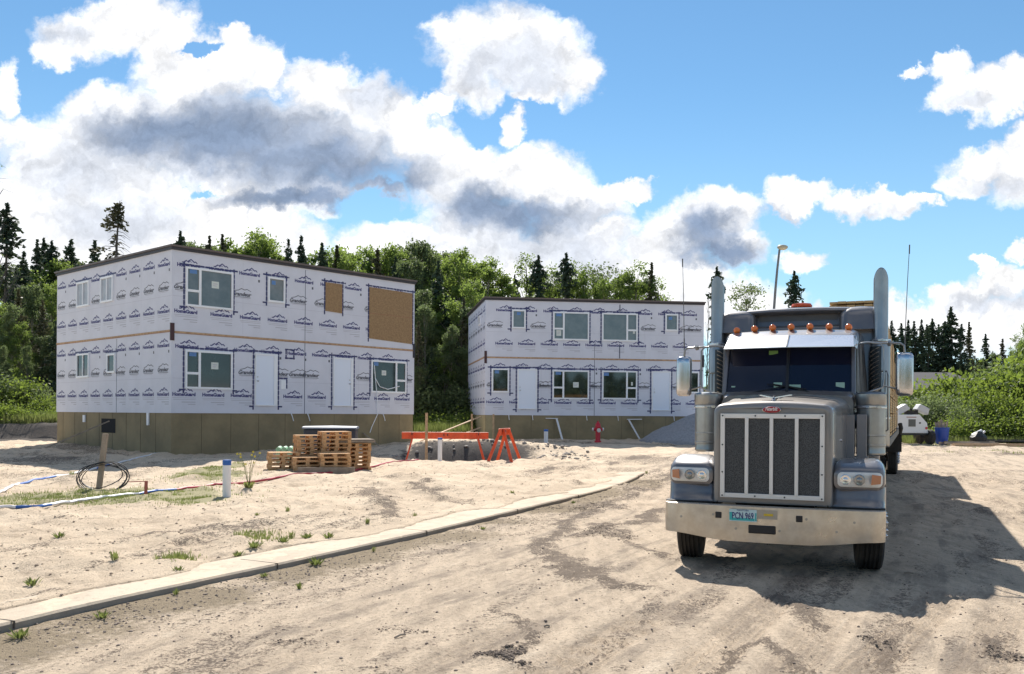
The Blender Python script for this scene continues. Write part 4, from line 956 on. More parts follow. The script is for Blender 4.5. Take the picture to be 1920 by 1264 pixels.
# cowl and cab
def sec(y, wb, zb, wt_, zt, r_):
    pts = [(-wb, y, zb), (-wb, y, zb + (zt - zb) * .4), (-wt_, y, zt - r_)]
    for i in range(1, 6): a = i / 6 * math.pi / 2; pts.append((-wt_ + r_ * (1 - math.cos(a)), y, zt - r_ + r_ * math.sin(a)))
    for i in range(5): x = -(wt_ - r_) * (1 - i / 4); pts.append((x, y, zt + .02 * (1 - (x / (wt_ - r_)) ** 2)))
    return pts + [(-p[0], p[1], p[2]) for p in reversed(pts[:-1])]
cab = MB(); cab.loft([sec(2.0, .84, 1.05, .84, 2.06, .10), sec(2.10, .86, 1.0, .85, 2.115, .10)], caps=True)
cab.loft([sec(2.42, .90, .98, .865, 2.885, .10), sec(2.60, .93, .98, .885, 2.965, .10), sec(2.85, .96, .98, .90, 3.0, .11), sec(3.42, 1.02, .98, .94, 3.02, .12)], caps=True)
# lower cab under the windscreen line
cab.loft([sec(2.105, .862, 1.0, .852, 2.10, .05), sec(2.42, .905, .98, .88, 2.12, .05)], caps=True)
cabo = cab.build('cab', M_paint, tr, smooth=40)
# windscreen: two flat panes meeting in a shallow vee, inside pillars
def wpane(s_):
    a, b_, c, d = (0, 2.085, 2.115), (s_ * .815, 2.155, 2.115), (s_ * .80, 2.415, 2.80), (0, 2.345, 2.80)
    m_ = MB(); off = (0, .02, 0)
    v = [a, b_, c, d] + [(p[0], p[1] + .02, p[2]) for p in (a, b_, c, d)]
    m_.add(v, [(0, 1, 2, 3), (7, 6, 5, 4), (0, 4, 5, 1), (1, 5, 6, 2), (2, 6, 7, 3), (3, 7, 4, 0)])
    return m_.build('windshield', M_wglass, cabo)
for s_ in (-1, 1):
    wp = wpane(s_)
    if s_ < 0:
        for (x, z, w2, h2_, m_) in ((-.12, 2.20, .11, .085, M_sgreen), (-.20, 2.66, .12, .055, mat('green_tag', (.12, .25, .05), .5)), (-.72, 2.19, .05, .02, M_sgreen)):
            b = MB(); yq = 2.078 + (z - 2.115) * .38 - x * .0 + abs(x) * .086; b.box((x, yq, z), (w2, .004, h2_), None); o_ = b.build('sticker', m_, wp)
    else:
        for (x, z, w2, h2_) in ((.67, 2.20, .11, .08), (.10, 2.19, .15, .045)):
            b = MB(); yq = 2.078 + (z - 2.115) * .38 + abs(x) * .086; b.box((x, yq, z), (w2, .004, h2_)); b.build('sticker', M_sgreen, wp)
b = MB(); b.bar((0, 2.075, 2.11), (0, 2.335, 2.80), .035, .03); b.build('windshield_divider', M_blk, cabo)
for s_ in (-1, 1):
    b = MB(); b.bar((s_ * .838, 2.135, 2.05), (s_ * .825, 2.42, 2.86), .055, .07, up=(0, 1, 0)); b.build('pillar', M_paint, cabo, bevel=.012)
    # side door glass and frame behind the pillar
    b = MB(); b.add([(s_ * .868, 2.20, 2.10), (s_ * .995, 3.25, 2.12), (s_ * .935, 3.20, 2.78), (s_ * .872, 2.44, 2.78)], [(0, 1, 2, 3)]); b.build('side_window', M_blk, cabo)
    b = MB(); b.bar((s_ * .93, 2.62, 2.08), (s_ * .91, 2.62, 2.8), .03, .04); b.bar((s_ * .87, 2.2, 2.09), (s_ * 1.0, 3.3, 2.1), .03, .05); b.build('window_frame', M_paint, cabo)
b = MB(); b.box((0, 2.11, 2.085), (1.66, .05, .06)); b.build('wiper_cowl', M_dull, cabo, bevel=.01)
for x0_, x1_ in ((-.52, -.04), (.36, .03), ):
    b = MB(); yq = lambda x, z: 2.06 + (z - 2.115) * .38 + abs(x) * .086
    b.tube([(x0_ + .25 * (1 if x0_ > 0 else -1) * 0, 2.07, 2.09), ((x0_ + x1_) / 2, yq(0.2, 2.15) - .01, 2.14), (x1_, yq(.05, 2.19) - .01, 2.19)], .008, 5)
    b.tube([(x1_ - .22, yq(.2, 2.22) - .005, 2.22), (x1_ + .22, yq(.2, 2.15) - .005, 2.15)], .007, 4); b.build('wiper', M_blk, cabo)
# sun visor
for s_ in (-1, 1):
    b = MB(); v = [(0, 1.99, 2.715), (s_ * .838, 2.07, 2.712), (s_ * .825, 2.42, 2.885), (0, 2.36, 2.905)]
    b.add(v + [(p[0], p[1], p[2] - .008) for p in v], [(0, 1, 2, 3), (7, 6, 5, 4), (0, 4, 5, 1), (1, 5, 6, 2), (2, 6, 7, 3), (3, 7, 4, 0)])
    v = [(s_ * .839, 2.07, 2.714), (s_ * .875, 2.30, 2.69), (s_ * .885, 2.52, 2.80), (s_ * .83, 2.44, 2.90)]; b.add(v, [(0, 1, 2, 3)])
    vz = b.build('sun_visor', M_visor, tr); m_ = None
b = MB(); b.bar((0, 1.995, 2.722), (0, 2.36, 2.912), .014, .01); b.build('visor_seam', M_blk, tr)
# seven bullet lamps
for i in range(7):
    x = -.755 + i * 1.51 / 6; y = 2.66 + .05 * (abs(x) / .75) ** 2; zr_ = 2.985 - .02 * (abs(x) / .75) ** 2
    b = MB(); b.tube([(x, y + .14, zr_ + .035), (x, y + .05, zr_ + .055), (x, y, zr_ + .055)], [.012, .042, .047], 14); b.tube([(x, y + .06, zr_ - .02), (x, y + .05, zr_ + .04)], .022, 8)
    rl = b.build('roof_light', M_guard, tr, smooth=50)
    b = MB(); b.tube([(x, y + .002, zr_ + .055), (x, y - .02, zr_ + .055), (x, y - .042, zr_ + .055), (x, y - .052, zr_ + .055)], [.048, .047, .033, .008], 16); b.build('lens', M_amber, rl, smooth=60)

# sleeper with raised roof cap
def rbox(mb, x0, x1, y0, y1, z0, z1, r_, mi=0, rake=0.0):
    rg = []
    for (z, ins) in ((z0, 0), (z1 - r_, 0), (z1 - r_ * .62, r_ * .08), (z1 - r_ * .29, r_ * .29), (z1 - r_ * .08, r_ * .62), (z1, r_)):
        ring = []; q = min(r_, .12); rk = rake * max(0, (z - z0)) 
        X0, X1, Y0, Y1 = x0 + ins, x1 - ins, y0 + ins + rk, y1 - ins
        for (cx, cy, a0) in ((X1 - q, Y0 + q, -90), (X1 - q, Y1 - q, 0), (X0 + q, Y1 - q, 90), (X0 + q, Y0 + q, 180)):
            for k in range(5): a = rad(a0 + 90 * k / 4); ring.append((cx + q * math.cos(a), cy + q * math.sin(a), z))
        rg.append(ring)
    mb.loft(rg, mi)
sl = MB(); rbox(sl, -1.165, 1.165, 3.62, 5.05, .95, 3.16, .08)
sleeper = sl.build('sleeper', M_paint, tr, smooth=40)
b = MB(); rbox(b, -1.165, -.60, 3.46, 5.05, 3.06, 3.415, .15, rake=.25); rbox(b, .60, 1.165, 3.46, 5.05, 3.06, 3.415, .15, rake=.25); rbox(b, -1.10, 1.10, 3.74, 5.05, 3.10, 3.425, .10, rake=.15)
lipr = [[(-.74, y, z0), (-.74, y, z1 - .012), (-.4, y - .012, z1), (0, y - .02, z1 + .004), (.4, y - .012, z1), (.74, y, z1 - .012), (.74, y, z0)] for (y, z0, z1) in ((3.60, 3.352, 3.372), (3.615, 3.34, 3.40), (3.68, 3.33, 3.424), (4.2, 3.33, 3.432))]
b.loft(lipr)
b.build('roof_cap', M_paint, sleeper, smooth=50)
b = MB(); b.box((0, 3.78, 3.20), (1.14, .04, .26)); b.build('shaded_recess_panel', M_dull, sleeper)  # shade of the cap recess put into a darker paint colour
b = MB(); b.lathe([(.17, 3.43), (.17, 3.47), (.14, 3.475)], 20, Matrix.Translation((.03, 4.1, 0)) @ Matrix.Diagonal((1.1, .8, 1, 1)), 1); b.lathe([(.15, 3.476), (.16, 3.50), (.14, 3.535), (.08, 3.545)], 20, Matrix.Translation((.03, 4.1, 0)) @ Matrix.Diagonal((1.0, .8, 1, 1)), 0)
b.build('beacon', [M_orange_l, M_guard], tr, smooth=40)

# exhaust stacks
for s_ in (-1, 1):
    x = s_ * 1.165; y = 3.52; b = MB(); n = 26; rg = []
    for (r_, z) in ((.125, 1.35), (.13, 1.4), (.13, 2.80), (.10, 2.90), (.10, 3.72)): rg.append([(x + r_ * math.cos(2 * math.pi * k / n), y + r_ * math.sin(2 * math.pi * k / n), z) for k in range(n)])
    for f_ in (.25, .5, .75, .92, 1.0):          # mitred mouth that opens to the rear
        rg.append([(x + .10 * math.cos(a) , y + .10 * (math.sin(a)), 3.72 + min(f_, 1.0) * .215 * math.sqrt(max(0, 1 - (math.cos(a) * .98) ** 2)) * (1.0 if math.sin(a) < .2 else .15 + .85 * (1 - math.sin(a)))) for a in [2 * math.pi * k / n for k in range(n)]])
    b.loft(rg, caps=False); st_ = b.build('exhaust_stack', M_stain, tr, smooth=40); so_ = st_.modifiers.new('thick', 'SOLIDIFY'); so_.thickness = .004; so_.offset = -1
    g_ = MB(); a0, a1 = (-95, 5) if s_ < 0 else (175, 275)
    aa = [rad(a0 + (a1 - a0) * k / 8) for k in range(9)]; g_.loft([[(x + .145 * math.cos(a), y + .145 * math.sin(a), z) for a in aa] for z in (1.9, 2.80)], closed=False, caps=False)
    go = g_.build('heat_guard', M_guard, st_, smooth=40)
    g_ = MB()
    for k in range(13):
        z = 1.94 + k * .062
        pts = [(x + .150 * math.cos(a), y + .150 * math.sin(a), z + .10 * i / 6) for i, a in enumerate(aa[1:8])]; g_.tube(pts if s_ > 0 else [(p[0], p[1], z + .10 * (1 - i / 6)) for i, p in enumerate(pts)], .008, 4)
    g_.build('louvre', M_stain, go)
    for z in (1.75, 2.87):
        g_ = MB(); g_.lathe([(.136, z), (.14, z + .005), (.14, z + .03), (.136, z + .035)], 24, Matrix.Translation((x, y, 0))); g_.build('clamp', M_chrome, st_)
    # air cleaner beside the hood
    b = MB(); M_ = Matrix.Translation((s_ * 1.05, 2.10, 0))
    b.lathe([(.15, 1.285), (.178, 1.30), (.182, 1.315), (.178, 1.33), (.178, 1.40), (.183, 1.405), (.183, 1.425), (.178, 1.43), (.178, 1.53), (.182, 1.535), (.182, 1.55), (.178, 1.555), (.178, 1.90), (.188, 1.905), (.188, 1.935), (.18, 1.94), (.186, 1.96), (.192, 2.06), (.192, 2.08), (.17, 2.10), (.08, 2.115)], 30, M_)
    ac = b.build('air_cleaner', M_stain, tr, smooth=30)
    b = MB(); b.lathe([(.192, 1.895), (.195, 1.90), (.195, 1.918), (.192, 1.922)], 30, M_); b.box((s_ * 1.05 + .10, 1.93, 1.91), (.05, .04, .03)); b.build('band', M_chrome, ac)
    b = MB(); b.tube([(s_ * 1.05, 2.12, 1.72), (s_ * .84, 2.14, 1.74)], .11, 14); b.build('intake_pipe', M_guard, ac)
    # grab handle behind the door
    b = MB(); b.tube([(s_ * 1.10, 3.40, 2.45), (s_ * 1.25, 3.38, 2.44), (s_ * 1.27, 3.38, 2.38), (s_ * 1.27, 3.38, 1.6), (s_ * 1.18, 3.4, 1.55)], .014, 7); b.build('grab_rail', M_stain, tr, smooth=50)
b = MB(); b.box((.80, 1.75, 1.53), (.12, .12, .56)); b.box((.945, 1.76, 1.54), (.12, .12, .55)); b.box((.87, 1.85, 1.20), (.3, .3, .16)); b.build('cowl_box', mat('grey_box_steel', (.22, .22, .23), .5, .3, dust=.2), tr, bevel=.008)

# mirrors with brackets and aerials
for s_ in (-1, 1):
    mx_, my_ = s_ * 1.455, 2.42; b = MB(); rg = []
    for (z, k) in ((2.065, .55), (2.075, .80), (2.10, .95), (2.16, 1.0), (2.54, 1.0), (2.60, .96), (2.625, .82), (2.635, .55)):
        ring = []
        for j in range(20):
            a = 2 * math.pi * j / 20; c_, s2 = math.cos(a), math.sin(a); ex_ = .55
            ring.append((mx_ + .108 * k * math.copysign(abs(c_) ** ex_, c_), my_ + .075 * k * math.copysign(abs(s2) ** ex_, s2) + (0 if s2 < 0 else 0), z))
        rg.append(ring)
    b.loft(rg); mi_ = b.build('mirror', M_chrome, tr, smooth=50)
    b = MB(); b.box((mx_, my_ + .075, 2.35), (.17, .006, .46)); b.build('mirror_glass', mat('mirror_glass', (.7, .7, .7), .02, 1), mi_)
    b = MB()
    b.tube([(s_ * .90, 2.45, 2.77), (s_ * 1.0, 2.40, 2.78), (s_ * 1.22, 2.40, 2.765), (s_ * 1.40, 2.40, 2.76), (s_ * 1.445, 2.40, 2.73), (s_ * 1.455, 2.41, 2.63)], .015, 8)
    b.tube([(s_ * 1.04, 2.40, 2.775), (s_ * 1.16, 2.38, 2.76), (s_ * 1.20, 2.38, 2.71), (s_ * 1.205, 2.38, 2.3), (s_ * 1.19, 2.36, 2.18), (s_ * 1.12, 2.34, 2.15), (s_ * .95, 2.28, 2.09), (s_ * .865, 2.25, 2.0)], .013, 8)
    b.tube([(s_ * 1.19, 2.38, 2.19), (s_ * 1.10, 2.34, 2.12), (s_ * .94, 2.28, 2.05), (s_ * .865, 2.25, 1.96)], .010, 6)
    b.tube([(s_ * 1.20, 2.38, 2.20), (s_ * 1.36, 2.42, 2.16)], .012, 6)
    b.tube([(s_ * 1.27, 2.38, 2.785), (s_ * 1.27, 2.42, 2.74)], .028, 8)
    b.build('mirror_bracket', M_stain, mi_, smooth=50)
    b = MB(); b.tube([(mx_ + s_ * .0, my_, 2.64), (mx_ + s_ * .005, my_ + .01, 2.9)], .009, 6); b.tube([(mx_ + s_ * .005, my_ + .01, 2.9), (mx_ + s_ * .03, my_ + .05, 3.6), (mx_ + s_ * .05, my_ + .08, 4.02)], [.006, .005, .004], 6); b.tube([(mx_ + s_ * .05, my_ + .08, 3.95), (mx_ + s_ * .052, my_ + .082, 4.07)], .009, 6)
    b.build('aerial', mat('aerial_rod', (.10, .10, .10), .5), tr)

# ------------------------------------------------------------------ flatbed trailer and its lumber
TRY = rad(-24.5)
o0 = tr.matrix_basis if False else Matrix.Translation((2.90, 9.86, 0)) @ Matrix.Rotation(TY, 4, 'Z')
tp_ = o0 @ Vector((.06, 5.75, 0))
tl_ = empty('flatbed_trailer', tuple(tp_), TRY, label='long flatbed trailer behind the grey semi truck, carrying the lumber', category='trailer')
b = MB(); b.box((0, 7.6, 1.36), (2.55, 15.6, .14)); b.build('deck', mat('deck_steel', (.12, .12, .12), .6, .3, dust=.3), tl_, bevel=.01)
b = MB(); b.box((-.45, 8.2, 1.12), (.14, 13.5, .33)); b.box((.45, 8.2, 1.12), (.14, 13.5, .33)); b.build('beam', M_blk, tl_)
for y in (12.6, 13.9):
    for s_ in (-1, 1): wheel(s_ * 1.09, y, w=.27, par=tl_, z=.53); wheel(s_ * .77, y, w=.27, par=tl_, z=.53, nuts=False)
for s_ in (-1, 1):
    b = MB(); b.bar((s_ * .85, 3.1, 1.28), (s_ * .85, 3.1, .35), .12, .12); b.box((s_ * .85, 3.1, .33), (.25, .25, .03)); b.build('landing_leg', M_blk, tl_)
    b = MB(); b.tube([(s_ * 1.22, 11.9, 1.26), (s_ * 1.30, 11.85, 1.30), (s_ * 1.33, 11.8, 1.45), (s_ * 1.30, 11.85, 1.58)], .06, 8); b.box((s_ * 1.1, 11.93, 1.0), (.5, .03, .5)); b.build('mud_flap', M_rub, tl_)
M_lum = mat('fresh_lumber', (.60, .42, .20), .75, color2=(.47, .30, .13), vscale=5)
M_lume = mat('lumber_end_grain', (.52, .36, .18), .85, color2=(.36, .23, .11), vscale=18)
M_strap = mat('brown_strap', (.05, .04, .03), .7)
def pack(name, x0, x1, y0, y1, z0, z1, bw, bh, label, jag=.05):
    t_ = MB(); rr_ = random.Random(hash(name) % 97 if False else int(x0 * 10 + z0 * 100)); z = z0
    while z < z1 - .01:
        x = x0
        while x < x1 - .01:
            w2 = min(bw, x1 - x); dy = rr_.uniform(-jag, jag); y1_ = y1 + rr_.uniform(-.2, .2)
            t_.box((x + w2 / 2, (y0 + dy + y1_) / 2, z + bh / 2), (w2 - .006, y1_ - y0 - dy, bh - .006), mi=0)
            x += bw
        z += bh
        if rr_.random() < .18: z += .02
    root = empty(name, tuple(tp_), TRY, label=label, category='lumber', group='lumber packs on the flatbed')
    t_.build('board_stack', [M_lum, M_lume], root)
    s_ = MB()
    for y in (y0 + 1.2, (y0 + y1) / 2, y1 - 1.2):
        if y - 1.5 > (y0 + y1) / 2 and y1 - y0 < 4: continue
        s_.box(((x0 + x1) / 2, y, z1 + .028), (x1 - x0, .05, .006)); s_.box((x1 + .012, y, (z0 + z1) / 2), (.008, .05, z1 - z0)); s_.box((x0 - .012, y, (z0 + z1) / 2), (.008, .05, z1 - z0))
    s_.build('strap', M_strap, root)
    return root
pack('lumber_pack', -1.24, 1.27, .35, 7.4, 1.45, 2.16, .14, .045, 'wide lumber pack low on the flatbed deck right behind the truck')
pack('lumber_pack', -1.2, 1.22, .25, 7.2, 2.22, 3.36, .14, .045, 'tall lumber pack stacked above the low pack, seen right of the right exhaust stack', .07)
pack('lumber_pack', .28, 1.12, .2, 7.0, 3.42, 3.76, .14, .045, 'topmost narrow lumber pack rising above the truck roof', .04)
pack('lumber_pack', -1.2, 1.2, 7.9, 14.9, 1.45, 3.2, .14, .06, 'rear lumber pack on the tail half of the flatbed')

# ------------------------------------------------------------------ site objects
M_orange = mat('orange_paint', (.78, .10, .025), .45, color2=(.62, .08, .02), vscale=6)
M_pal = mat('pallet_wood', (.68, .42, .22), .85, color2=(.52, .30, .14), vscale=7)
M_palg = mat('weathered_board', (.34, .28, .22), .9, color2=(.24, .19, .15), vscale=5)
M_pvc = mat('white_pvc', (.76, .76, .78), .4)
M_blue = mat('blue_paint', (.03, .12, .42), .4)
M_hyd = mat('hydrant_red', (.50, .01, .03), .35)
M_cable = mat('black_cable', (.02, .02, .022), .5)
M_gravel = mat('grey_gravel', (.33, .33, .34), .95, color2=(.25, .25, .26), vscale=9, bump=.8, bscale=40)
M_rock = mat('brown_stone', (.16, .12, .10), .9, color2=(.28, .23, .19), vscale=12)
M_tarp = mat('navy_tarp', (.02, .03, .055), .4)
M_tarpw = mat('pale_tarp_top', (.20, .24, .32), .5)
M_mint = mat('green_wrapped_pack', (.22, .42, .26), .5, color2=(.30, .50, .36), vscale=6)

# pallets, one object each, in stacks
def pallet_mesh(mb, w=.80, d=.72):
    for k in range(5): mb.box((0, -d / 2 + .055 + k * (d - .11) / 4, .1015), (w, .105, .019))
    for i in range(3):
        for k in range(3): mb.box((-w / 2 + .05 + i * (w - .10) / 2, -d / 2 + .06 + k * (d - .12) / 2, .056), (.10, .12, .070))
    for k in range(3): mb.box((0, -d / 2 + .05 + k * (d - .10) / 2, .0105), (w, .10, .019))
pr = MB(); pallet_mesh(pr); P0_ = None
stacks = [((-6.30, 24.1), 5, 'the low leftmost stack', .35, .0), ((-5.72, 24.75), 9, 'the tall middle-left stack', .40, .0), ((-5.62, 23.95), 4, 'the low front stack', .38, .0),
          ((-5.02, 24.75), 10, 'the tallest stack', .42, .0), ((-4.86, 23.95), 5, 'the front stack below the tallest', .32, .0), ((-4.52, 25.1), 7, 'the rightmost stack under grey boards', .36, .0)]
for (x, y), n, wh, a, dz in stacks:
    z = H(x, y) - .02
    for k in range(n):
        if P0_ is None: o = pr.build('wooden_pallet', M_pal); P0_ = o
        else: o = P0_.copy(); COL.objects.link(o)
        if True: o.location = (x + R.uniform(-.02, .02), y + R.uniform(-.02, .02), z + k * .112); o.rotation_euler = (R.uniform(-.006, .006), R.uniform(-.006, .006), a + R.uniform(-.04, .04))
        od = ['bottom', 'second', 'third', 'fourth', 'fifth', 'sixth', 'seventh', 'eighth', 'ninth', 'tenth']
        if k == n - 1: lb = 'wooden pallet on top of ' + wh
        elif k == 0: lb = 'wooden pallet at the bottom of ' + wh
        else: lb = 'wooden pallet, ' + od[k] + ' from the bottom in ' + wh
        tag(o, lb, 'pallet', 'wooden pallets in ' + wh)
b = MB(); z7 = H(-4.52, 25.1) + 7 * .112
for k in range(4): b.box((0, -.33 + k * .22, .03 + .0), (1.05, .20, .045))
b.box((0, 0, .075), (1.0, .8, .04)); o = b.build('board_bundle', M_palg, M=Matrix.Translation((-4.52, 25.1, z7)) @ Matrix.Rotation(.36, 4, 'Z')); tag(o, 'wide grey boards lying across the rightmost pallet stack', 'boards')
b = MB(); b.box((0, 0, .09), (1.5, .05, .20)); b.box((.1, .08, .05), (1.1, .1, .1)); o = b.build('loose_plank', M_palg, M=Matrix.Translation((-4.95, 23.38, H(-4.95, 23.4))) @ Matrix.Rotation(.15, 4, 'Z')); tag(o, 'weathered plank lying against the foot of the pallets', 'plank')
bin_ = empty('covered_skip', (-5.72, 27.7, H(-5.72, 27.7)), .1, label='dark blue box with a pale rounded top behind the pallets', category='container')
b = MB(); b.box((0, 0, .55), (1.6, 1.0, 1.1)); b.build('body', M_tarp, bin_, bevel=.04)
b = MB(); rg = [[(x, -.6, 1.10), (x, -.6, 1.15), (x, -.3, 1.17 + .02 * (1 - abs(x))), (x, .3, 1.17 + .02 * (1 - abs(x))), (x, .6, 1.15), (x, .6, 1.10)] for x in (-.83, -.4, 0, .4, .83)]; b.loft(rg); b.build('lid', M_tarpw, bin_)
b = MB()
for i in range(4):
    for j in range(3): b.tube([(i * .17 - .3, -.5, .12 + j * .16), (i * .17 - .3, .5, .12 + j * .16)], .082, 10)
o = b.build('green_pipe_bundle', M_mint, M=Matrix.Translation((-6.92, 27.2, H(-6.9, 27.2) + .02)) @ Matrix.Rotation(.2, 4, 'Z'), smooth=40); tag(o, 'pale green wrapped bundle left behind the pallet stacks', 'bundle')

# orange sawhorse barricades
def sawhorse(loc, rz, L, Ht, label):
    r = empty('sawhorse_barricade', (*loc, H(*loc)), rz, label=label, category='barricade', group='orange sawhorse barricades')
    b = MB(); b.box((0, 0, Ht - .12), (L, .05, .24)); bo = b.build('beam', M_orange, r, bevel=.006)
    b = MB()
    for x in (-.05, .08): b.box((x, -.03, Ht - .10), (.03, .008, .08))
    b.box((-L / 2 + .35, -.03, Ht - .06), (.02, .012, .10)); b.box((L / 2 - .35, -.03, Ht - .06), (.02, .012, .10)); b.build('mark', M_blk, bo)
    for sx_ in (-1, 1):
        for sy_ in (-1, 1):
            b = MB(); x = sx_ * (L / 2 - .42); b.bar((x, sy_ * .04, Ht - .03), (x + sx_ * .25 * 0 + sx_ * .30, sy_ * .42, -.02), .10, .045, up=(1, 0, 0)); b.build('leg', M_orange, r, bevel=.004)
    return r
a = gp(757, 862, .12); c = gp(908, 864, .12)
sawhorse((-2.35, 30.9), .10, 3.05, 1.12, 'long orange sawhorse barricade seen side-on in front of the muddy pit')
sawhorse((-.25, 30.3), rad(78), 1.7, 1.15, 'orange sawhorse barricade seen end-on, right of the long one')

# pipes, posts, hydrant
def pipe_at(x, y, r_, h, label, cap, nm='standpipe'):
    root = empty(nm, (x, y, H(x, y)), R.uniform(0, 3), label=label, category='pipe', group='white standpipes with blue tops')
    b = MB(); b.lathe([(r_, -.1), (r_, h - cap)], 20); b.build('pipe', M_pvc, root, smooth=40)
    b = MB(); b.lathe([(r_ * 1.05, h - cap), (r_ * 1.06, h - .01), (r_, h)], 20); b.build('cap', M_blue, root, smooth=40)
    return root
p = on_ground(425, 934); pipe_at(p.x, p.y, .078, .74, 'thick white standpipe with a blue cap, nearest to the kerb', .10)
p = on_ground(1022, 827); pipe_at(1.62, 41.5, .10, .66, 'white standpipe with a blue cap in front of the second house', .10)
pipe_at(-2.43, 29.6, .075, .82, 'thin white standpipe under the long orange barricade', .06)
p = on_ground(184, 921)
b = MB(); b.bar((0, 0, -.1), (.12, .06, 1.20), .095, .08, up=(0, 1, 0)); o = b.build('wooden_post', M_palg, M=Matrix.Translation(p)); tag(o, 'grey leaning wooden post with a coil of black cable round its foot', 'post')
b = MB()
for k in range(5):
    pts = []
    cx, rr_ = .14 + .05 * R.uniform(-1, 1), .44 + .05 * R.uniform(-1, 1); tl2 = R.uniform(-.08, .08); ph = R.uniform(0, 6)
    for j in range(33):
        a_ = 2 * math.pi * j / 32; pts.append((cx + rr_ * math.cos(a_) * 1.0, -.12 + .05 * k / 4 + .16 * math.sin(a_ + 1) * 1, .30 + tl2 * .6 + (rr_ - .08) * math.sin(a_) * .80 + .02 * math.sin(3 * a_ + ph)))
    b.tube(pts, .010, 6, caps=False)
o = b.build('cable_coil', M_cable, M=Matrix.Translation(p), smooth=60); tag(o, 'loose coil of black cable standing against the leaning post', 'cable')
p = on_ground(273, 931); b = MB(); b.bar((0, 0, -.1), (.01, 0, .30), .06, .02); b.bar((-.34, 0, .285), (.04, 0, .30), .015, .015); o = b.build('red_stake', mat('faded_red_wood', (.42, .13, .10), .8), M=Matrix.Translation(p)); tag(o, 'short faded red stake in the grass right of the cable coil', 'stake')
def hydrant(x, y):
    r = empty('fire_hydrant', (x, y, H(x, y)), rad(5), label='red fire hydrant with pale outlet caps before the second house', category='hydrant')
    b = MB(); b.lathe([(.17, -.1), (.17, .05), (.13, .06), (.12, .12), (.12, .70), (.15, .71), (.15, .76), (.13, .78), (.12, .88), (.08, .95), (.035, .98), (.035, 1.04)], 20); b.tube([(-.22, 0, .62), (.22, 0, .62)], .075, 12); b.tube([(0, -.22, .58), (0, .1, .58)], .095, 12); b.build('body', M_hyd, r, smooth=35)
    for (p0, p1, rr2) in (((.22, 0, .62), (.29, 0, .62), .085), ((-.22, 0, .62), (-.28, 0, .62), .085), ((0, -.22, .58), (0, -.28, .58), .10)):
        b = MB(); b.tube([p0, p1], rr2, 12); b.build('outlet_cap', mat('pale_cap', (.62, .60, .58), .4), r, smooth=40)
    return r
hydrant(4.23, 43.0)
# survey lath, brace boards, pole in the crawlspace opening
b = MB(); x, y = -2.95, 30.2; b.bar((0, 0, -.1), (0, 0, 1.66), .09, .04); o = b.build('wooden_stake', M_wood, M=Matrix.Translation((x, y, H(x, y)))); tag(o, 'tall pale timber stake standing behind the long orange barricade', 'stake')
def lean(name, P, Q, w, m, label, cat='board', th=.04, extra=None):
    b = MB(); o_ = Vector(P); b.bar((0, 0, 0), Vector(Q) - o_, w, th)
    if extra: b.bar(Vector(extra[0]) - o_, Vector(extra[1]) - o_, w, th)
    o = b.build(name, m, M=Matrix.Translation(o_)); tag(o, label, cat); return o
def onface(root, a, z, o): v = root.matrix_basis @ Vector((a, -o, z)); return (v.x, v.y, z)
bpy.context.view_layer.update()
lean('leaning_board', onface(h1, 9.75, -.15, .9), onface(h1, 8.85, .88, .05), .16, M_palg, 'pale board leaning on the left house foundation, right of the pallets')
lean('leaning_board', onface(h2, 4.02, .35, .5), onface(h2, 3.78, 1.52, .06), .10, M_pvc, 'white seven-shaped board brace left of the fire hydrant', extra=(onface(h2, 3.2, 1.55, .04), onface(h2, 3.85, 1.54, .04)))
lean('leaning_board', onface(h2, 8.15, .5, .5), onface(h2, 7.7, 1.48, .06), .12, M_pvc, 'white slanting board brace right of the fire hydrant', extra=(onface(h2, 7.6, 1.52, .04), onface(h2, 8.4, 1.53, .04)))
for k, (q, w_, lb) in enumerate((((-4.6, 41.6, .35), .12, 'lower slanting timber brace at the second house corner'), ((-3.6, 40.6, .30), .12, 'outer slanting timber brace at the second house corner'))):
    lean('timber_brace', q, ((-1.62, 45.1, 1.05), (-1.62, 45.4, 1.62))[1 - k] if k else (-1.62, 45.2, 1.62), w_, M_wood, lb, 'brace')
for x, lb in ((-2.05, 'left raw timber upright before the second house corner'), (-.95, 'right raw timber upright against the second house corner')):
    b = MB(); b.box((0, 0, .45), (.09, .06, 2.0)); o = b.build('timber_upright', M_wood, M=Matrix.Translation((x, 44.75 if x < -1.5 else 44.9, .3)) @ Matrix.Rotation(rad(9), 4, 'Z')); tag(o, lb, 'timber', 'timber uprights at the second house')
v = h1.matrix_basis @ Vector((-.15, 4.75, 1.38)); q = h1.matrix_basis @ Vector((-2.6, 6.2, .05))
lean('leaning_pole', tuple(q), tuple(v), .05, M_palg, 'thin pole leaning into the dark crawlspace opening', 'pole', .05)
v = on_ground(312, 848); b = MB(); b.tube([(0, 0, -.05), (.05, 0, .35), (.10, 0, .5)], .035, 6); b.tube([(.02, 0, .40), (.45, .05, .72)], .035, 6, mi=1); b.tube([(.1, 0, .0), (.14, 0, .45)], .02, 6, mi=2)
o = b.build('marker_stakes', [mat('rust_red_paint', (.38, .06, .04), .6), M_orange, M_pvc], M=Matrix.Translation((v.x, v.y, v.z))); tag(o, 'crossed red and orange marker sticks at the left house corner', 'marker')

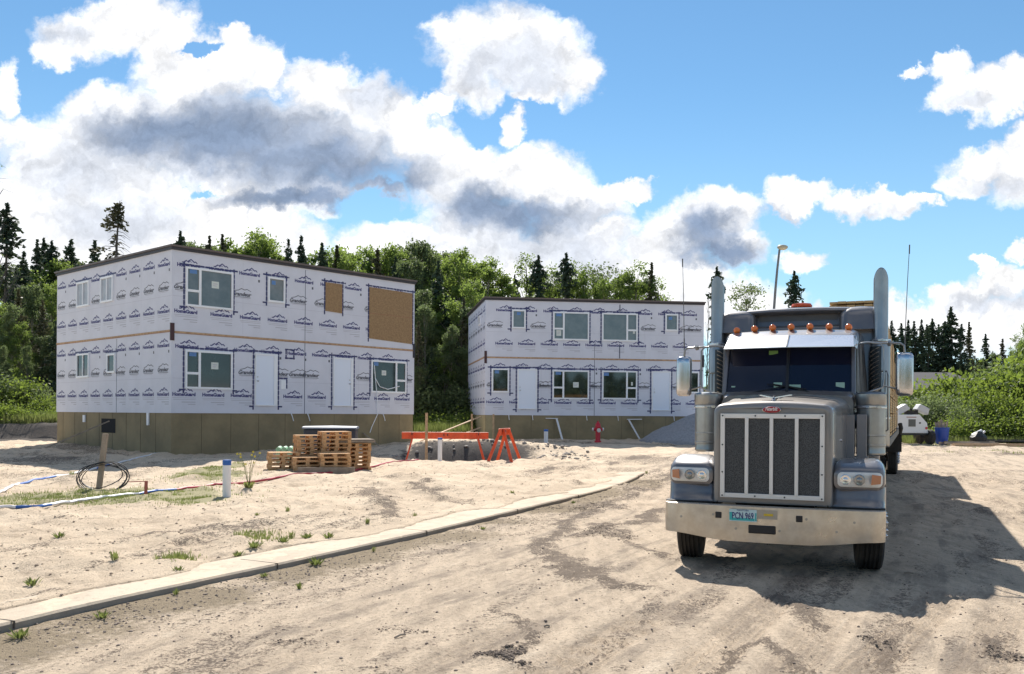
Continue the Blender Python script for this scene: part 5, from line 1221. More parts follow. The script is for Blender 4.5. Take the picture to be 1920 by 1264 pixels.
# flat hoses along the sand
def hose(name, pxs, r_, mats, label, splits=None):
    pts = []
    P = catmull([tuple(on_ground(*q))[:2] for q in pxs], 10)
    b = MB(); n = len(P)
    for k in range(0, n - 1, 5):
        seg = P[k:min(k + 6, n)]; f = k / n; mi = 0
        for (s0, s1, m_) in (splits or []):
            if s0 <= f < s1: mi = m_
        b.tube([(x, y, H(x, y) * .55 + HD(x, y) * .45 + r_ * 1.3) for x, y in seg], r_, 6, mi=mi)
    o = b.build(name, mats, smooth=60); tag(o, label, 'hose'); return o
hose('flat_hose', [(-60, 967), (0, 958), (60, 954), (130, 944), (190, 936), (260, 929), (330, 921), (400, 913), (470, 906), (560, 894), (640, 888), (700, 878), (745, 869), (785, 866)], .030, [M_pvc, M_blue, mat('red_hose', (.38, .03, .05), .5)],
     'long hose running white then blue then red past the standpipe to the barricade', [(.10, .16, 1), (.36, .42, 1), (.43, 1.1, 2)])
hose('flat_hose', [(-30, 945), (0, 926), (35, 913), (80, 902), (130, 893), (180, 880), (230, 868), (285, 856), (330, 853), (362, 852)], .030, [M_pvc, M_blue, M_pvc], 'pale blue and white hose curving behind the leaning post to the left house', [(.18, .38, 1), (.5, .58, 1)])

# gravel heap right of the second house
gv = MB(); n = 56; cx, cy = 10.7, 43.6; vs = []; fs = []
for j in range(n + 1):
    for i in range(n + 1):
        u, v = i / n * 2 - 1, j / n * 2 - 1; x, y = u * 4.4, v * 3.2
        rr_ = math.hypot(u + .1 * mnoise.noise((x * .5, y * .5, 0)), v); hgt = max(0, 1 - rr_) ** 1.05 * 2.35
        z = hgt + (.10 * mnoise.noise((x * 1.2, y * 1.2, 2)) + .04 * mnoise.noise((x * 4, y * 4, 5))) * min(1, hgt * 2) - (.35 if rr_ > .98 else 0)
        vs.append((x, y, z))
for j in range(n):
    for i in range(n): a = j * (n + 1) + i; fs.append((a, a + 1, a + n + 2, a + n + 1))
gv.add(vs, fs); o = gv.build('gravel_pile', M_gravel, smooth=60, M=Matrix.Translation((cx, cy, H(cx, cy)))); tag(o, 'big smooth grey gravel heap against the second house', 'gravel pile')

# street lamp
sl_ = empty('street_lamp', (11.6, 39.6, H(11.6, 39.6)), 0, label='tall grey street lamp rising behind the truck roof', category='street lamp')
b = MB(); pts = [(0, 0, 0)] + [(.0 + .35 * (k / 10) ** 3, 0, k * .9) for k in range(1, 11)]; b.tube(pts, [.088 - .004 * k for k in range(11)], 12); b.build('pole', mat('galvanised_pole', (.20, .20, .20), .5, .5), sl_, smooth=50)
b = MB(); b.sph((.48, -.02, 9.10), .2, 16, (1.25, .85, .55)); b.build('lamp_head', mat('lamp_housing', (.42, .38, .28), .4), sl_, smooth=60)
b = MB(); b.sph((.48, -.05, 9.04), .17, 14, (1.1, .8, .45)); b.build('lamp_glass', mat('lamp_glass', (.55, .50, .36), .15), sl_, smooth=60)
x_, y_ = ray(1447, 775)[0] * 39.6, 39.6
sl_.location = (x_ - .05, y_, .3)

# light tower generator, blue bin, bag and lumber on the right
M_gen = mat('white_generator_paint', (.70, .70, .70), .35)
gx_, gy_ = ray(1708, 800)[0] * 43, 43.0
ge = empty('light_tower_generator', (gx_, gy_, H(gx_, gy_)), rad(4), label='small white towable generator with folded floodlights behind the truck', category='generator')
b = MB(); v = [(-1.05, -.5, .55), (.62, -.5, .55), (.55, -.5, 1.05), (.18, -.5, 1.45), (-1.05, -.5, 1.45)]; v2 = [(x, .6, z) for x, _, z in v]; b.add(v + v2, [(0, 1, 2, 3, 4), (9, 8, 7, 6, 5)] + [(i, (i + 5), (i + 1) % 5 + 5, (i + 1) % 5) for i in range(5)]); b.build('body', M_gen, ge, bevel=.03)
b = MB(); b.box((-.22, -.505, 1.05), (.36, .02, .36)); 
for k in range(6): b.box((-.22, -.52, .91 + k * .055), (.34, .012, .02), mi=1)
b.build('vent', [mat('grey_vent', (.20, .19, .17), .6), M_guard], ge)
b = MB(); b.tube([(.18, -.50, 1.05), (.18, -.515, 1.05)], .045, 12); b.build('fuel_cap', M_blk, ge)
b = MB(); b.tube([(.50, -.49, .80), (.50, -.53, .80)], .06, 12); b.build('tail_light', mat('red_lens', (.45, .02, .03), .3), ge)
b = MB(); b.box((-.25, -.506, 1.33), (.5, .006, .035)); b.build('stripe', M_red, ge)
b = MB(); b.box((-.3, 0, .50), (1.9, 1.0, .08)); b.tube([(-.9, 0, .4), (-.9, 0, .1)], .05, 8); b.build('frame', M_blk, ge)
for y in (-.45, .55):
    b = MB(); M_ = Matrix.Translation((.72, y, .36)) @ Matrix.Rotation(rad(90), 4, 'Y'); b.lathe([(.2, -.1), (.34, -.11), (.37, -.07), (.37, .07), (.34, .11), (.2, .1)], 22, M_); b.build('wheel', M_rub, ge, smooth=35)
for k, (x, a_) in enumerate(((-.52, -.5), (.52, .45))):
    b = MB(); M_ = Matrix.Translation((x, 0, 1.72)) @ Matrix.Rotation(a_, 4, 'Y'); b.add([(-.32, -.25, -.16), (.32, -.25, -.16), (.26, -.25, .16), (-.26, -.25, .16), (-.32, .2, -.16), (.32, .2, -.16), (.26, .2, .16), (-.26, .2, .16)], [(0, 1, 2, 3), (7, 6, 5, 4), (0, 4, 5, 1), (1, 5, 6, 2), (2, 6, 7, 3), (3, 7, 4, 0)], 0, M_); b.build('floodlight', mat('grey_lamp_housing', (.5, .5, .5), .4), ge, bevel=.03)
b = MB(); b.box((.0, 0, 1.56), (.55, .3, .2)); b.tube([(0, 0, 1.45), (0, 0, 1.75)], .05, 8); b.build('mast_bracket', M_rub, ge)
bx_, by_ = ray(1766, 800)[0] * 43, 43.0
bi = empty('blue_bin', (bx_, by_, H(bx_, by_)), 0, label='blue barrel filled with scrap beside the white generator', category='barrel')
b = MB(); b.lathe([(.26, 0), (.30, .4), (.33, .78), (.35, .79), (.35, .83), (.30, .83), (.29, .7)], 24); b.build('barrel', mat('blue_plastic', (.02, .07, .36), .4), bi, smooth=35)
b = MB()
for k in range(9): x, y = R.uniform(-.2, .2), R.uniform(-.2, .2); b.bar((x, y, .65), (x * 1.5, y * 1.5, 1.0 + R.uniform(0, .25)), .08, .04)
b.build('scrap', [M_palg], bi)
bx_, by_ = ray(1827, 800)[0] * 43, 42.6
b = MB(); vs = []; n = 12
b.sph((0, 0, .3), .45, 14, (.95, .7, .8)); b.v = [(x + .07 * mnoise.noise((x * 4, y * 4, z * 4)), y, max(0, z + .12 * mnoise.noise((x * 5, y * 5, z * 3 + 4)))) for x, y, z in b.v]
b.tube([(-.1, 0, .6), (.15, 0, .72)], .06, 6, mi=1); b.tube([(.1, -.1, .55), (.25, -.1, .68)], .05, 6, mi=1)
o = b.build('rubbish_bag', [M_blk, M_pvc], M=Matrix.Translation((bx_, by_, H(bx_, by_)))); tag(o, 'black bag of scrap on the ground right of the blue barrel', 'bag')
for k, (pa, pb_, y, dz, m_, w_, lb) in enumerate(((1775, 1870, 42.0, .05, M_palg, .5, 'grey planks lying on the ground right of the blue barrel'), (1790, 2000, 41.0, .0, M_wood, .4, 'long tan planks on the ground at the right edge'), (1830, 2010, 43.5, .10, M_blk, .7, 'dark sheet stack lying on the ground behind the tan planks'))):
    xa, xb = ray(pa, 800)[0] * y, ray(pb_, 800)[0] * y; b = MB()
    for j in range(3): b.box(((xb - xa) / 2, j * w_ / 2.4 + R.uniform(0, .05), .06 + dz + .05 * (j % 2)), (xb - xa + R.uniform(-.5, .3), w_ / 3, .08))
    o = b.build('ground_planks', m_, M=Matrix.Translation((xa, y, H(xa, y)))); tag(o, lb, 'planks')
# far bungalow roof behind the shrubs
hy = 78; xa = ray(1690, 700)[0] * hy
bu = empty('bungalow', (xa, hy, .3), rad(-3), label='distant low house with a grey shingle roof behind the shrubs', category='house')
b = MB(); b.box((2.8, 4, 1.5), (11, 8, 3.4)); b.build('wall', mat('tan_siding', (.35, .30, .25), .8), bu)
b = MB(); b.add([(-3.5, -.6, 2.9), (9.6, -.6, 2.9), (9.6, 8.6, 2.9), (-3.5, 8.6, 2.9), (-1.5, 4, 5.6), (6.2, 4, 5.6)], [(0, 1, 5, 4), (1, 2, 5), (2, 3, 4, 5), (3, 0, 4), (3, 2, 1, 0)]); b.build('roof', mat('grey_shingles', (.17, .155, .15), .9, bump=.3, bscale=8), bu)

# stones on the sand and beside the kerb, rubble round the pit
def stones(name, n, fn, smin, smax, m, label=None, seed=3, keep=None):
    r_ = random.Random(seed); b = MB(); ico = [(0, 0, 1), (.89, 0, .45), (.28, .85, .45), (-.72, .53, .45), (-.72, -.53, .45), (.28, -.85, .45), (.72, .53, -.45), (-.28, .85, -.45), (-.89, 0, -.45), (-.28, -.85, -.45), (.72, -.53, -.45), (0, 0, -1)]
    fc = [(0, 1, 2), (0, 2, 3), (0, 3, 4), (0, 4, 5), (0, 5, 1), (1, 6, 2), (2, 7, 3), (3, 8, 4), (4, 9, 5), (5, 10, 1), (2, 6, 7), (3, 7, 8), (4, 8, 9), (5, 9, 10), (1, 10, 6), (11, 7, 6), (11, 8, 7), (11, 9, 8), (11, 10, 9), (11, 6, 10)]
    P = [fn(r_) for _ in range(n * (4 if keep else 1))]
    if keep: k_ = keep(np.array(P)); P = [p for p, q in zip(P, k_) if q][:n]
    Z = height(np.array([p[0] for p in P]), np.array([p[1] for p in P]))
    for (x, y), z in zip(P, Z):
        s = smin + (smax - smin) * r_.random() ** 4; a = r_.uniform(0, 6); q = (r_.uniform(.7, 1.3), r_.uniform(.7, 1.2), r_.uniform(.45, .8))
        M_ = Matrix.Translation((x, y, z + s * q[2] * .3)) @ Matrix.Rotation(a, 4, 'Z') @ Matrix.Diagonal((s * q[0], s * q[1], s * q[2], 1))
        b.add([(vx * r_.uniform(.8, 1.2), vy * r_.uniform(.8, 1.2), vz) for vx, vy, vz in ico], fc, 0, M_)
    o = b.build(name, m); tag(o, label, None, None, 'stuff'); return o
def near_pt(r_):
    y = 4.2 + 22 * r_.random() ** 1.7; return (r_.uniform(-.62, .62) * y, y)
stones('scattered_stones', 5000, near_pt, .003, .017, M_rock)
def kerb_pt(r_):
    p = KP[r_.randrange(36, len(KP) - 8)]; return (p[0] + .10 + abs(r_.gauss(0, .5)), p[1] + r_.uniform(-.2, .2))
stones('kerbside_gravel', 4500, kerb_pt, .004, .016, M_rock, seed=5)
def pit_pt(r_): a = r_.uniform(0, 6.28); q = r_.gauss(1, .22); return (PIT.x + 1.0 + 2.9 * q * math.cos(a), PIT.y + .8 + 2.4 * q * math.sin(a))
stones('pit_rubble', 420, pit_pt, .02, .11, mat('grey_rubble', (.24, .22, .20), .9, color2=(.36, .32, .28), vscale=3), seed=6)
def dirt_pt(r_): B_ = BLOB[r_.randrange(0, len(BLOB) - 8)]; a = r_.uniform(0, 6.28); q = r_.random() ** .5 * 1.5; return (B_[0] + B_[2] * q * math.cos(a), B_[1] + B_[3] * q * math.sin(a))
stones('loose_dirt_clods', 6000, dirt_pt, .003, .014, mat('dark_clod', (.11, .085, .07), .95, color2=(.17, .13, .10), vscale=9), seed=8, keep=lambda P: dirt_mask(P[:, 0], P[:, 1]) > np.random.RandomState(2).uniform(.2, 1.0, len(P)))
def lot_pt(r_): y = 8 + 26 * r_.random(); return (r_.uniform(-.6, .15) * y, y)
stones('lot_clods', 5000, lot_pt, .004, .024, mat('sand_clod', (.44, .35, .26), .95, color2=(.24, .18, .13), vscale=5), seed=9, keep=lambda P: kerb_d(P[:, 0], P[:, 1]) > .9)
b = MB(); q = on_ground(1475, 1165); 
for (px, py, L_, a_) in ((1695, 1075, .10, -.3), (740, 1200, .12, .9), (1020, 1180, .05, .3)):
    q = on_ground(px, py); o = MB(); o.tube([(0, 0, .01), (L_ * math.cos(a_) * .5, L_ * math.sin(a_) * .5, .02), (L_ * math.cos(a_), L_ * math.sin(a_), .012)], .008, 5); o = o.build('twig', M_palg, M=Matrix.Translation((q.x, q.y, HD(q.x, q.y)))); tag(o, {1695: 'dark twig on the shaded sand just right of the truck tyre', 740: 'pale twig on the road sand near the photo bottom', 1020: 'tiny twig on the road sand left of the truck'}[px], 'twig', 'twigs on the road')

# ------------------------------------------------------------------ vegetation
def leafmat(name, c1, c2, tr_, k=.45, sc=.45):
    m = bpy.data.materials.new(name); m.use_nodes = True; t = m.node_tree; b = t.nodes['Principled BSDF']; b.inputs['Roughness'].default_value = .6; b.inputs['Specular IOR Level'].default_value = .25
    g = t.nodes.new('ShaderNodeNewGeometry'); oi = t.nodes.new('ShaderNodeObjectInfo')
    f = sstep(t, mth(t, 'ADD', noise(t, g.outputs['Position'], sc, 4, .6), mth(t, 'MULTIPLY', mth(t, 'SUBTRACT', oi.outputs['Random'], .5), .25)), .36, .64)
    c = mixc(t, f, c1, c2); t.links.new(c, b.inputs['Base Color'])
    tr2 = t.nodes.new('ShaderNodeBsdfTranslucent'); t.links.new(mixc(t, f, tuple(x * .75 for x in tr_), tr_), tr2.inputs[0])
    mx = t.nodes.new('ShaderNodeMixShader'); mx.inputs[0].default_value = k; t.links.new(b.outputs[0], mx.inputs[1]); t.links.new(tr2.outputs[0], mx.inputs[2]); t.links.new(mx.outputs[0], t.nodes['Material Output'].inputs[0])
    return m
L_pop = leafmat('poplar_leaves', (.08, .13, .035), (.14, .195, .05), (.28, .38, .08), .48)
L_dull = leafmat('dull_leaves', (.085, .12, .055), (.14, .175, .08), (.20, .26, .10), .45)
L_spr = leafmat('spruce_needles', (.035, .062, .042), (.065, .095, .055), (.07, .10, .05), .25)
L_sprb = leafmat('faded_spruce_needles', (.07, .075, .04), (.11, .105, .055), (.10, .10, .05), .25)
L_bush = leafmat('willow_leaves', (.075, .12, .028), (.145, .19, .045), (.26, .35, .055), .48, .9)
L_weed = leafmat('weed_leaves', (.14, .175, .055), (.27, .27, .11), (.24, .29, .08), .38, 3)
M_bark = mat('grey_bark', (.11, .095, .08), .9, var=.4, vscale=4)
M_pbark = mat('pale_poplar_bark', (.24, .22, .18), .9, var=.4, vscale=3)
NPR = np.random.RandomState(5)
def leaves_obj(name, C_, size, mat_, parent, flat=.0, asp=1.6, tri=False):
    """C_: (n,3) centres; one small leaf-clump quad at each, random orientation"""
    n = len(C_); a = NPR.normal(size=(n, 3)); a[:, 2] *= (1 - flat); a /= np.linalg.norm(a, axis=1)[:, None]
    r_ = NPR.normal(size=(n, 3)); b = np.cross(a, r_); b /= np.linalg.norm(b, axis=1)[:, None] + 1e-9; c = np.cross(a, b)
    s = (size * (.6 + .8 * NPR.rand(n)))[:, None] if np.isscalar(size) else (size * (.6 + .8 * NPR.rand(n)))[:, None]
    v = np.stack([C_ - a * s * asp * .5, C_ + b * s * .42, C_ + a * s * asp * .5, C_ - b * s * .42 + c * s * .12], 1).reshape(-1, 3)
    me = bpy.data.meshes.new(name); me.vertices.add(4 * n); me.vertices.foreach_set('co', v.astype(np.float32).ravel())
    me.loops.add(4 * n); me.loops.foreach_set('vertex_index', np.arange(4 * n, dtype=np.int32)); me.polygons.add(n)
    me.polygons.foreach_set('loop_start', np.arange(0, 4 * n, 4, dtype=np.int32)); me.polygons.foreach_set('loop_total', np.full(n, 4, np.int32))
    me.update(calc_edges=True); me.materials.append(mat_)
    o = bpy.data.objects.new(name, me); COL.objects.link(o); o.parent = parent; return o
def spruce(hgt=12, rad_=1.9, bare=.12, dens=1.0, ragged=.25, mat_=None, seed=1, droop=.35, name='spruce_tree', clump=0):
    r_ = np.random.RandomState(seed); root = empty(name, (0, 0, 0))
    b = MB(); b.tube([(0, 0, -.3), (r_.normal() * .06, 0, hgt * .35), (r_.normal() * .10, r_.normal() * .1, hgt * .7), (0, 0, hgt)], [.16 + hgt * .006, .12, .07, .012], 7)
    C_ = []; S_ = []; z = hgt * bare
    while z < hgt * .985:
        f = (z - hgt * bare) / (hgt * (1 - bare)); R_ = rad_ * 1.15 * ((1 - f) ** .62 * (.55 + .45 * min(1, f * 5)) + .03) * (1 + .18 * math.sin(f * 23 + seed * 2))
        if clump and .70 < f: R_ = rad_ * (.30 + .30 * math.sin((f - .62) / .4 * math.pi)) * (1.15 - f * .3)
        elif clump: R_ *= .7
        nb = int(4 + 3 * r_.rand())
        for k in range(nb):
            if clump and f < .7 and r_.rand() < .35: continue
            a = r_.rand() * 6.283; L = R_ * (1 - ragged * 1.3 + 2.2 * ragged * r_.rand())
            tipz = z - L * droop * (.6 + .6 * r_.rand()) + .12 * L
            n = max(5, int(L * 20 * dens * (.5 if clump and f < .7 else 1)))
            t_ = r_.rand(n) ** .75; sp = .14 + .16 * L * (1 - np.abs(2 * t_ - 1)) ** 1
            px = np.cos(a) * L * t_; py = np.sin(a) * L * t_; o_ = r_.normal(size=n) * sp * .5
            C_.append(np.stack([px - np.sin(a) * o_, py + np.cos(a) * o_, z + (tipz - z) * t_ ** 1.4 - np.abs(r_.normal(size=n)) * .09 * (1 + L * .3)], 1)); S_.append(np.full(n, .17 + .04 * L))
            if L > .5 and (k % 2 == 0 or clump): b.tube([(0, 0, z), (math.cos(a) * L * .5, math.sin(a) * L * .5, z + (tipz - z) * .35), (math.cos(a) * L * .97, math.sin(a) * L * .97, tipz)], [.028, .018, .006], 4)
        z += .20 + .008 * hgt
    n = 220; f_ = .80 + .215 * r_.rand(n) ** .8; w_ = rad_ * .30 * (1.03 - f_) / .23 + .03; a_ = r_.rand(n) * 6.283
    C_.append(np.stack([np.cos(a_) * w_ * r_.rand(n), np.sin(a_) * w_ * r_.rand(n), hgt * f_], 1)); S_.append(np.full(n, .15))
    b.build('trunk', M_bark, root)
    leaves_obj('crown', np.concatenate(C_), np.concatenate(S_), mat_ or L_spr, root, flat=.35, asp=1.9); return root
def scraggly(hgt, seed, name='spruce_tree'):
    """storm-worn spruce: bare drooping limbs low down, tufts on top and at the tips"""
    r_ = np.random.RandomState(seed); root = empty(name, (0, 0, 0)); b = MB(); C_ = []
    b.tube([(0, 0, -.3), (.1, 0, hgt * .5), (.05, 0, hgt * .8), (.35, 0, hgt)], [.22, .15, .09, .02], 7)
    z = hgt * .35
    while z < hgt * .99:
        f = z / hgt
        for k in range(4):
            a = r_.rand() * 6.283; L = (.4 + 2.7 * (1 - f) ** .8) * (.4 + .8 * r_.rand()); side = math.cos(a) < -.2
            if f < .8 and side: L *= 1.3
            L *= 1.0 + .25 * (f < .8); pts = [(0.1, 0, z), (math.cos(a) * L * .5, math.sin(a) * L * .5, z - .02 * L), (math.cos(a) * L, math.sin(a) * L, z - .35 * L)]
            b.tube(pts, [.03, .02, .008], 4)
            n = int((24 if f > .88 else 13 if (side and .66 < f < .88) else .8) * L + (5 if f > .88 else 0)); t_ = 1 - r_.rand(n) ** 1.3 * (.9 if f > .8 else .6)
            C_.append(np.stack([math.cos(a) * L * t_, math.sin(a) * L * t_, z - .35 * L * t_ ** 2], 1) + r_.normal(size=(n, 3)) * .09)
        z += .30
    b.build('trunk', M_bark, root); leaves_obj('crown', np.concatenate(C_), .19, L_sprb, root, flat=.3, asp=1.8); return root
def poplar(hgt=14, rad_=2.6, base=.35, n=9000, leaf=.15, mat_=None, seed=1, name='poplar_tree', clumps=34, thin=0, bark=None):
    r_ = np.random.RandomState(seed); root = empty(name, (0, 0, 0)); b = MB(); C_ = []
    top = hgt; bend = r_.normal(size=2) * .25
    def tp2(f): return np.array([bend[0] * f * 2, bend[1] * f * 2, hgt * f])
    b.tube([tuple(tp2(0) - np.array([0, 0, .3])), tuple(tp2(.35)), tuple(tp2(.65)), tuple(tp2(.95))], [.16, .12, .075, .02], 7)
    K = []
    for k in range(clumps):
        f = base + (1 - base) * (k + .5 * r_.rand()) / clumps; q = (f - base) / (1 - base)
        env = rad_ * (math.sin(math.pi * (.16 + .80 * q)) ** .7) * (.85 + .3 * r_.rand()); a = r_.rand() * 6.283; rr_ = env * (.15 + .75 * r_.rand() ** .6)
        c = tp2(f) + np.array([math.cos(a) * rr_, math.sin(a) * rr_, r_.normal() * .25]); s0 = tp2(max(.12, f - .08 - .05 * rr_))
        mid = (s0 + c) / 2 + np.array([0, 0, -.12 * rr_]); b.tube([tuple(s0), tuple(mid), tuple(c)], [.045, .028, .008], 4)
        K.append((c, (.42 + .42 * r_.rand()) * (.75 + rad_ * .16)))
        for j in range(3):
            d = r_.normal(size=3); d /= np.linalg.norm(d); b.tube([tuple(c), tuple(c + d * K[-1][1] * .9)], [.010, .004], 3)
    per = n // clumps
    for c, s in K:
        m = int(per * (.6 + .8 * r_.rand())); d = r_.normal(size=(m, 3)); d /= np.linalg.norm(d, axis=1)[:, None]
        rr_ = s * r_.rand(m) ** (.45) ; d *= np.array([1, 1, .8]); P = c + d * rr_[:, None] * (1 + .3 * np.sin(d[:, :1] * 7))
        if thin: P = P[r_.rand(m) > thin]
        C_.append(P)
    b.build('trunk', bark or M_pbark, root); leaves_obj('crown', np.concatenate(C_), leaf, mat_ or L_pop, root, asp=1.35); return root
def shrub(w=1.8, hgt=2.6, n=6000, leaf=.11, mat_=None, seed=1, name='willow_shrub'):
    r_ = np.random.RandomState(seed); root = empty(name, (0, 0, 0)); b = MB(); C_ = []
    for k in range(26):
        a = r_.rand() * 6.283; l = w * (.15 + .85 * r_.rand() ** .7); h_ = hgt * (.45 + .6 * r_.rand()) * (1 - .35 * (l / w) ** 2)
        tip = np.array([math.cos(a) * l, math.sin(a) * l, h_]); mid = np.array([math.cos(a) * l * .35, math.sin(a) * l * .35, h_ * .55])
        b.tube([(0, 0, -.1), tuple(mid), tuple(tip)], [.03, .018, .005], 4)
        m = n // 26; t_ = r_.rand(m); base_ = mid + (tip - mid) * t_[:, None]; s = .34 + .18 * r_.rand()
        low = r_.rand(m) < .3; P = base_ + r_.normal(size=(m, 3)) * s * np.array([1, 1, .8]); P[low, 2] *= r_.rand(low.sum()); P[:, 2] = np.maximum(P[:, 2], .03)
        C_.append(P)
    b.build('stem', M_bark, root); leaves_obj('foliage', np.concatenate(C_), leaf, mat_ or L_bush, root, asp=1.5); return root
PROT = {}
def inst(kind, maker, x, y, s, rz, label, cat, group, sz=None):
    if kind not in PROT: r_ = maker(); PROT[kind] = r_
    else: r_ = copy_tree(PROT[kind])
    r_.location = (x, y, H(x, y) - .05); r_.rotation_euler = (0, 0, rz); k = s if sz is None else sz
    r_.scale = (s, s, k); tag(r_, label, cat, group); return r_
MAK = {'sA': lambda: spruce(12, 1.9, .10, 1.0, .25, seed=1), 'sB': lambda: spruce(12, 1.5, .10, 1.0, .35, seed=2, mat_=L_spr), 'sC': lambda: spruce(12, 1.25, .22, .9, .4, seed=3, clump=1), 'sD': lambda: spruce(12, 2.3, .06, 1.1, .22, seed=4),
       'sE': lambda: spruce(12, 1.4, .2, .7, .5, seed=5, mat_=L_sprb), 'x': lambda: scraggly(17, 3),
       'pA': lambda: poplar(14, 2.6, .28, 11000, .15, seed=1), 'pB': lambda: poplar(14, 3.0, .22, 12000, .16, seed=2, clumps=40), 'pC': lambda: poplar(14, 2.0, .45, 4500, .14, seed=3, clumps=26, thin=.2), 'pD': lambda: poplar(14, 2.8, .15, 12000, .17, L_dull, seed=4, clumps=44, name='birch_tree'),
       'pE': lambda: poplar(13, 2.2, .5, 2600, .13, L_dull, seed=6, clumps=22, name='birch_tree'), 'bare': lambda: poplar(15, 1.8, .3, 120, .10, L_dull, seed=8, clumps=34, name='bare_birch_tree', bark=M_bark),
       'wA': lambda: shrub(1.9, 2.8, 7000, .11, seed=1), 'wB': lambda: shrub(2.3, 3.3, 8500, .15, seed=2), 'wC': lambda: shrub(1.4, 1.7, 4500, .09, seed=3), 'wD': lambda: shrub(2.1, 3.0, 7500, .12, L_dull, seed=4)}
HB = {'s': 12.25, 'p': 14.7, 'x': 17.0, 'b': 15.0}
def tree(kind, px, top, Y, wk=1.0, label='', group=None, cat=None):
    """px: column of the trunk, top: row of the treetop, Y: distance"""
    a, bz = ray(px, top); x = a * Y; zt = EYE + bz * Y; s = (zt - H(x, Y)) / HB[kind[0]]
    if kind == 'pE': s = s * 14 / 13.
    c_ = cat or 'tree'
    inst(kind, MAK[kind], x, Y, s * wk, R.uniform(0, 6.28), label, c_, group, sz=s)
G1 = 'forest trees left of the first house'; G2 = 'forest trees behind the first house'; G3 = 'trees between the two houses'; G4 = 'trees behind the second house'; G5 = 'dark spruces right of the truck'
for (k, px, top, Y, w_, lb) in [
 ('bare', 2, 300, 56, 1.1, 'bare grey birch leaning in at the left edge'), ('sC', 14, 378, 58, 1.0, 'tall spruce with a dark tufted top at the left edge'), ('x', 218, 376, 66, 1.0, 'tall storm-worn spruce with bare drooping limbs above the left house roof'),
 ('sB', 70, 445, 66, .8, 'slim dark spruce, left of a group of three narrow tops'), ('sC', 82, 443, 68, .8, 'slim dark spruce, middle of three narrow tops at left'), ('sC', 97, 448, 66, .8, 'slim dark spruce, right of three narrow tops at left'),
 ('sD', 133, 447, 68, .9, 'broad dark spruce left of the storm-worn one'), ('sB', 178, 447, 70, .9, 'medium dark spruce just left of the storm-worn one'), ('sA', 45, 470, 62, 1.0, 'dark spruce with lower top near the left edge'),
 ('pD', 60, 520, 54, .8, 'dull green birch low in front of the left spruces'), ('pB', 95, 530, 56, .8, 'bright green poplar beside the left house wall'), ('pD', 20, 560, 50, .8, 'dull green birch nearest the left edge'), ('pA', 125, 500, 60, .8, 'leafy poplar hidden partly by the left house'),
 ('sE', 35, 540, 52, 1.0, 'faded brownish spruce at the left edge'), ('sE', 80, 560, 51, .9, 'faded brownish spruce beside the left house'), ('pB', -30, 520, 52, .9, 'green poplar partly cut by the left edge'), ('sA', -60, 470, 60, 1, 'dark spruce just past the left edge'), ('pD', 5, 640, 47, .6, 'low dull birch behind the left shrubs'),
 ('pD', 50, 640, 48, .6, 'low dull birch behind the shrubs, second from the left'), ('sA', 105, 600, 50, .9, 'dark spruce right against the left house wall')]:
    tree(k, px, top, Y, w_, lb, G1)
for (k, px, top, Y, w_, lb) in [
 ('sC', 338, 431, 70, .8, 'narrow dark spruce at the left house roof corner'), ('pD', 365, 440, 72, .9, 'dull birch above the roof near its corner'), ('sE', 393, 440, 70, .7, 'faded spruce above the roof, left of the round poplar'), ('sE', 417, 437, 71, .7, 'second faded spruce above the roof, left of the round poplar'), ('pD', 400, 455, 66, .9, 'dull birch low over the roof corner'),
 ('pA', 465, 430, 70, 1.0, 'round bright poplar above the middle of the left roof'), ('pB', 500, 445, 72, .8, 'poplar right of the round bright one'), ('pD', 440, 470, 66, .8, 'dull birch low between the roof poplars'),
 ('sA', 541, 447, 70, .8, 'dark spruce, left one of the close pair over the roof'), ('sA', 565, 441, 70, .9, 'dark spruce, right one of the close pair over the roof'), ('sB', 604, 452, 68, .9, 'pointed spruce alone above the roof'), ('pB', 645, 458, 70, .9, 'poplar right of the lone pointed spruce'), ('sE', 632, 458, 68, .9, 'faded spruce against the poplar over the roof'),
 ('pA', 668, 470, 68, .8, 'small round poplar above the boarded opening'), ('sE', 708, 466, 66, 1.0, 'brownish spruce above the right part of the roof'), ('pB', 735, 458, 68, .9, 'poplar at the right end of the left roof'), ('sB', 742, 478, 64, .8, 'dark slim spruce at the right end of the left roof'), ('pA', 760, 455, 68, .9, 'poplar above the right end of the left roof')]:
    tree(k, px, top, Y, w_, lb, G2)
for i_, (k, px, top, Y, w_) in enumerate([('pD', 352, 452, 76, 1.2), ('pD', 380, 446, 78, 1.3), ('pB', 430, 448, 76, 1.2), ('pA', 490, 436, 75, 1.2), ('pD', 520, 470, 74, 1.1), ('pB', 585, 475, 76, 1.0), ('pB', 625, 462, 77, 1.2), ('pA', 655, 460, 75, 1.2), ('pD', 690, 478, 76, 1.2), ('pB', 720, 462, 77, 1.3), ('pD', 750, 466, 74, 1.2), ('pD', 775, 452, 74, 1.2)]):
    tree(k, px, top - 4, Y, w_ * .9, ['rounded','spreading','bushy','tall','low','slender','broad','loose','dull','wide','shady','feathery'][i_] + ' leafy tree in the back row over the left roof, ' + ['first','second','third','fourth','fifth','sixth','seventh','eighth','ninth','tenth','eleventh','twelfth'][i_] + ' from the left', 'back row of trees over the left roof')
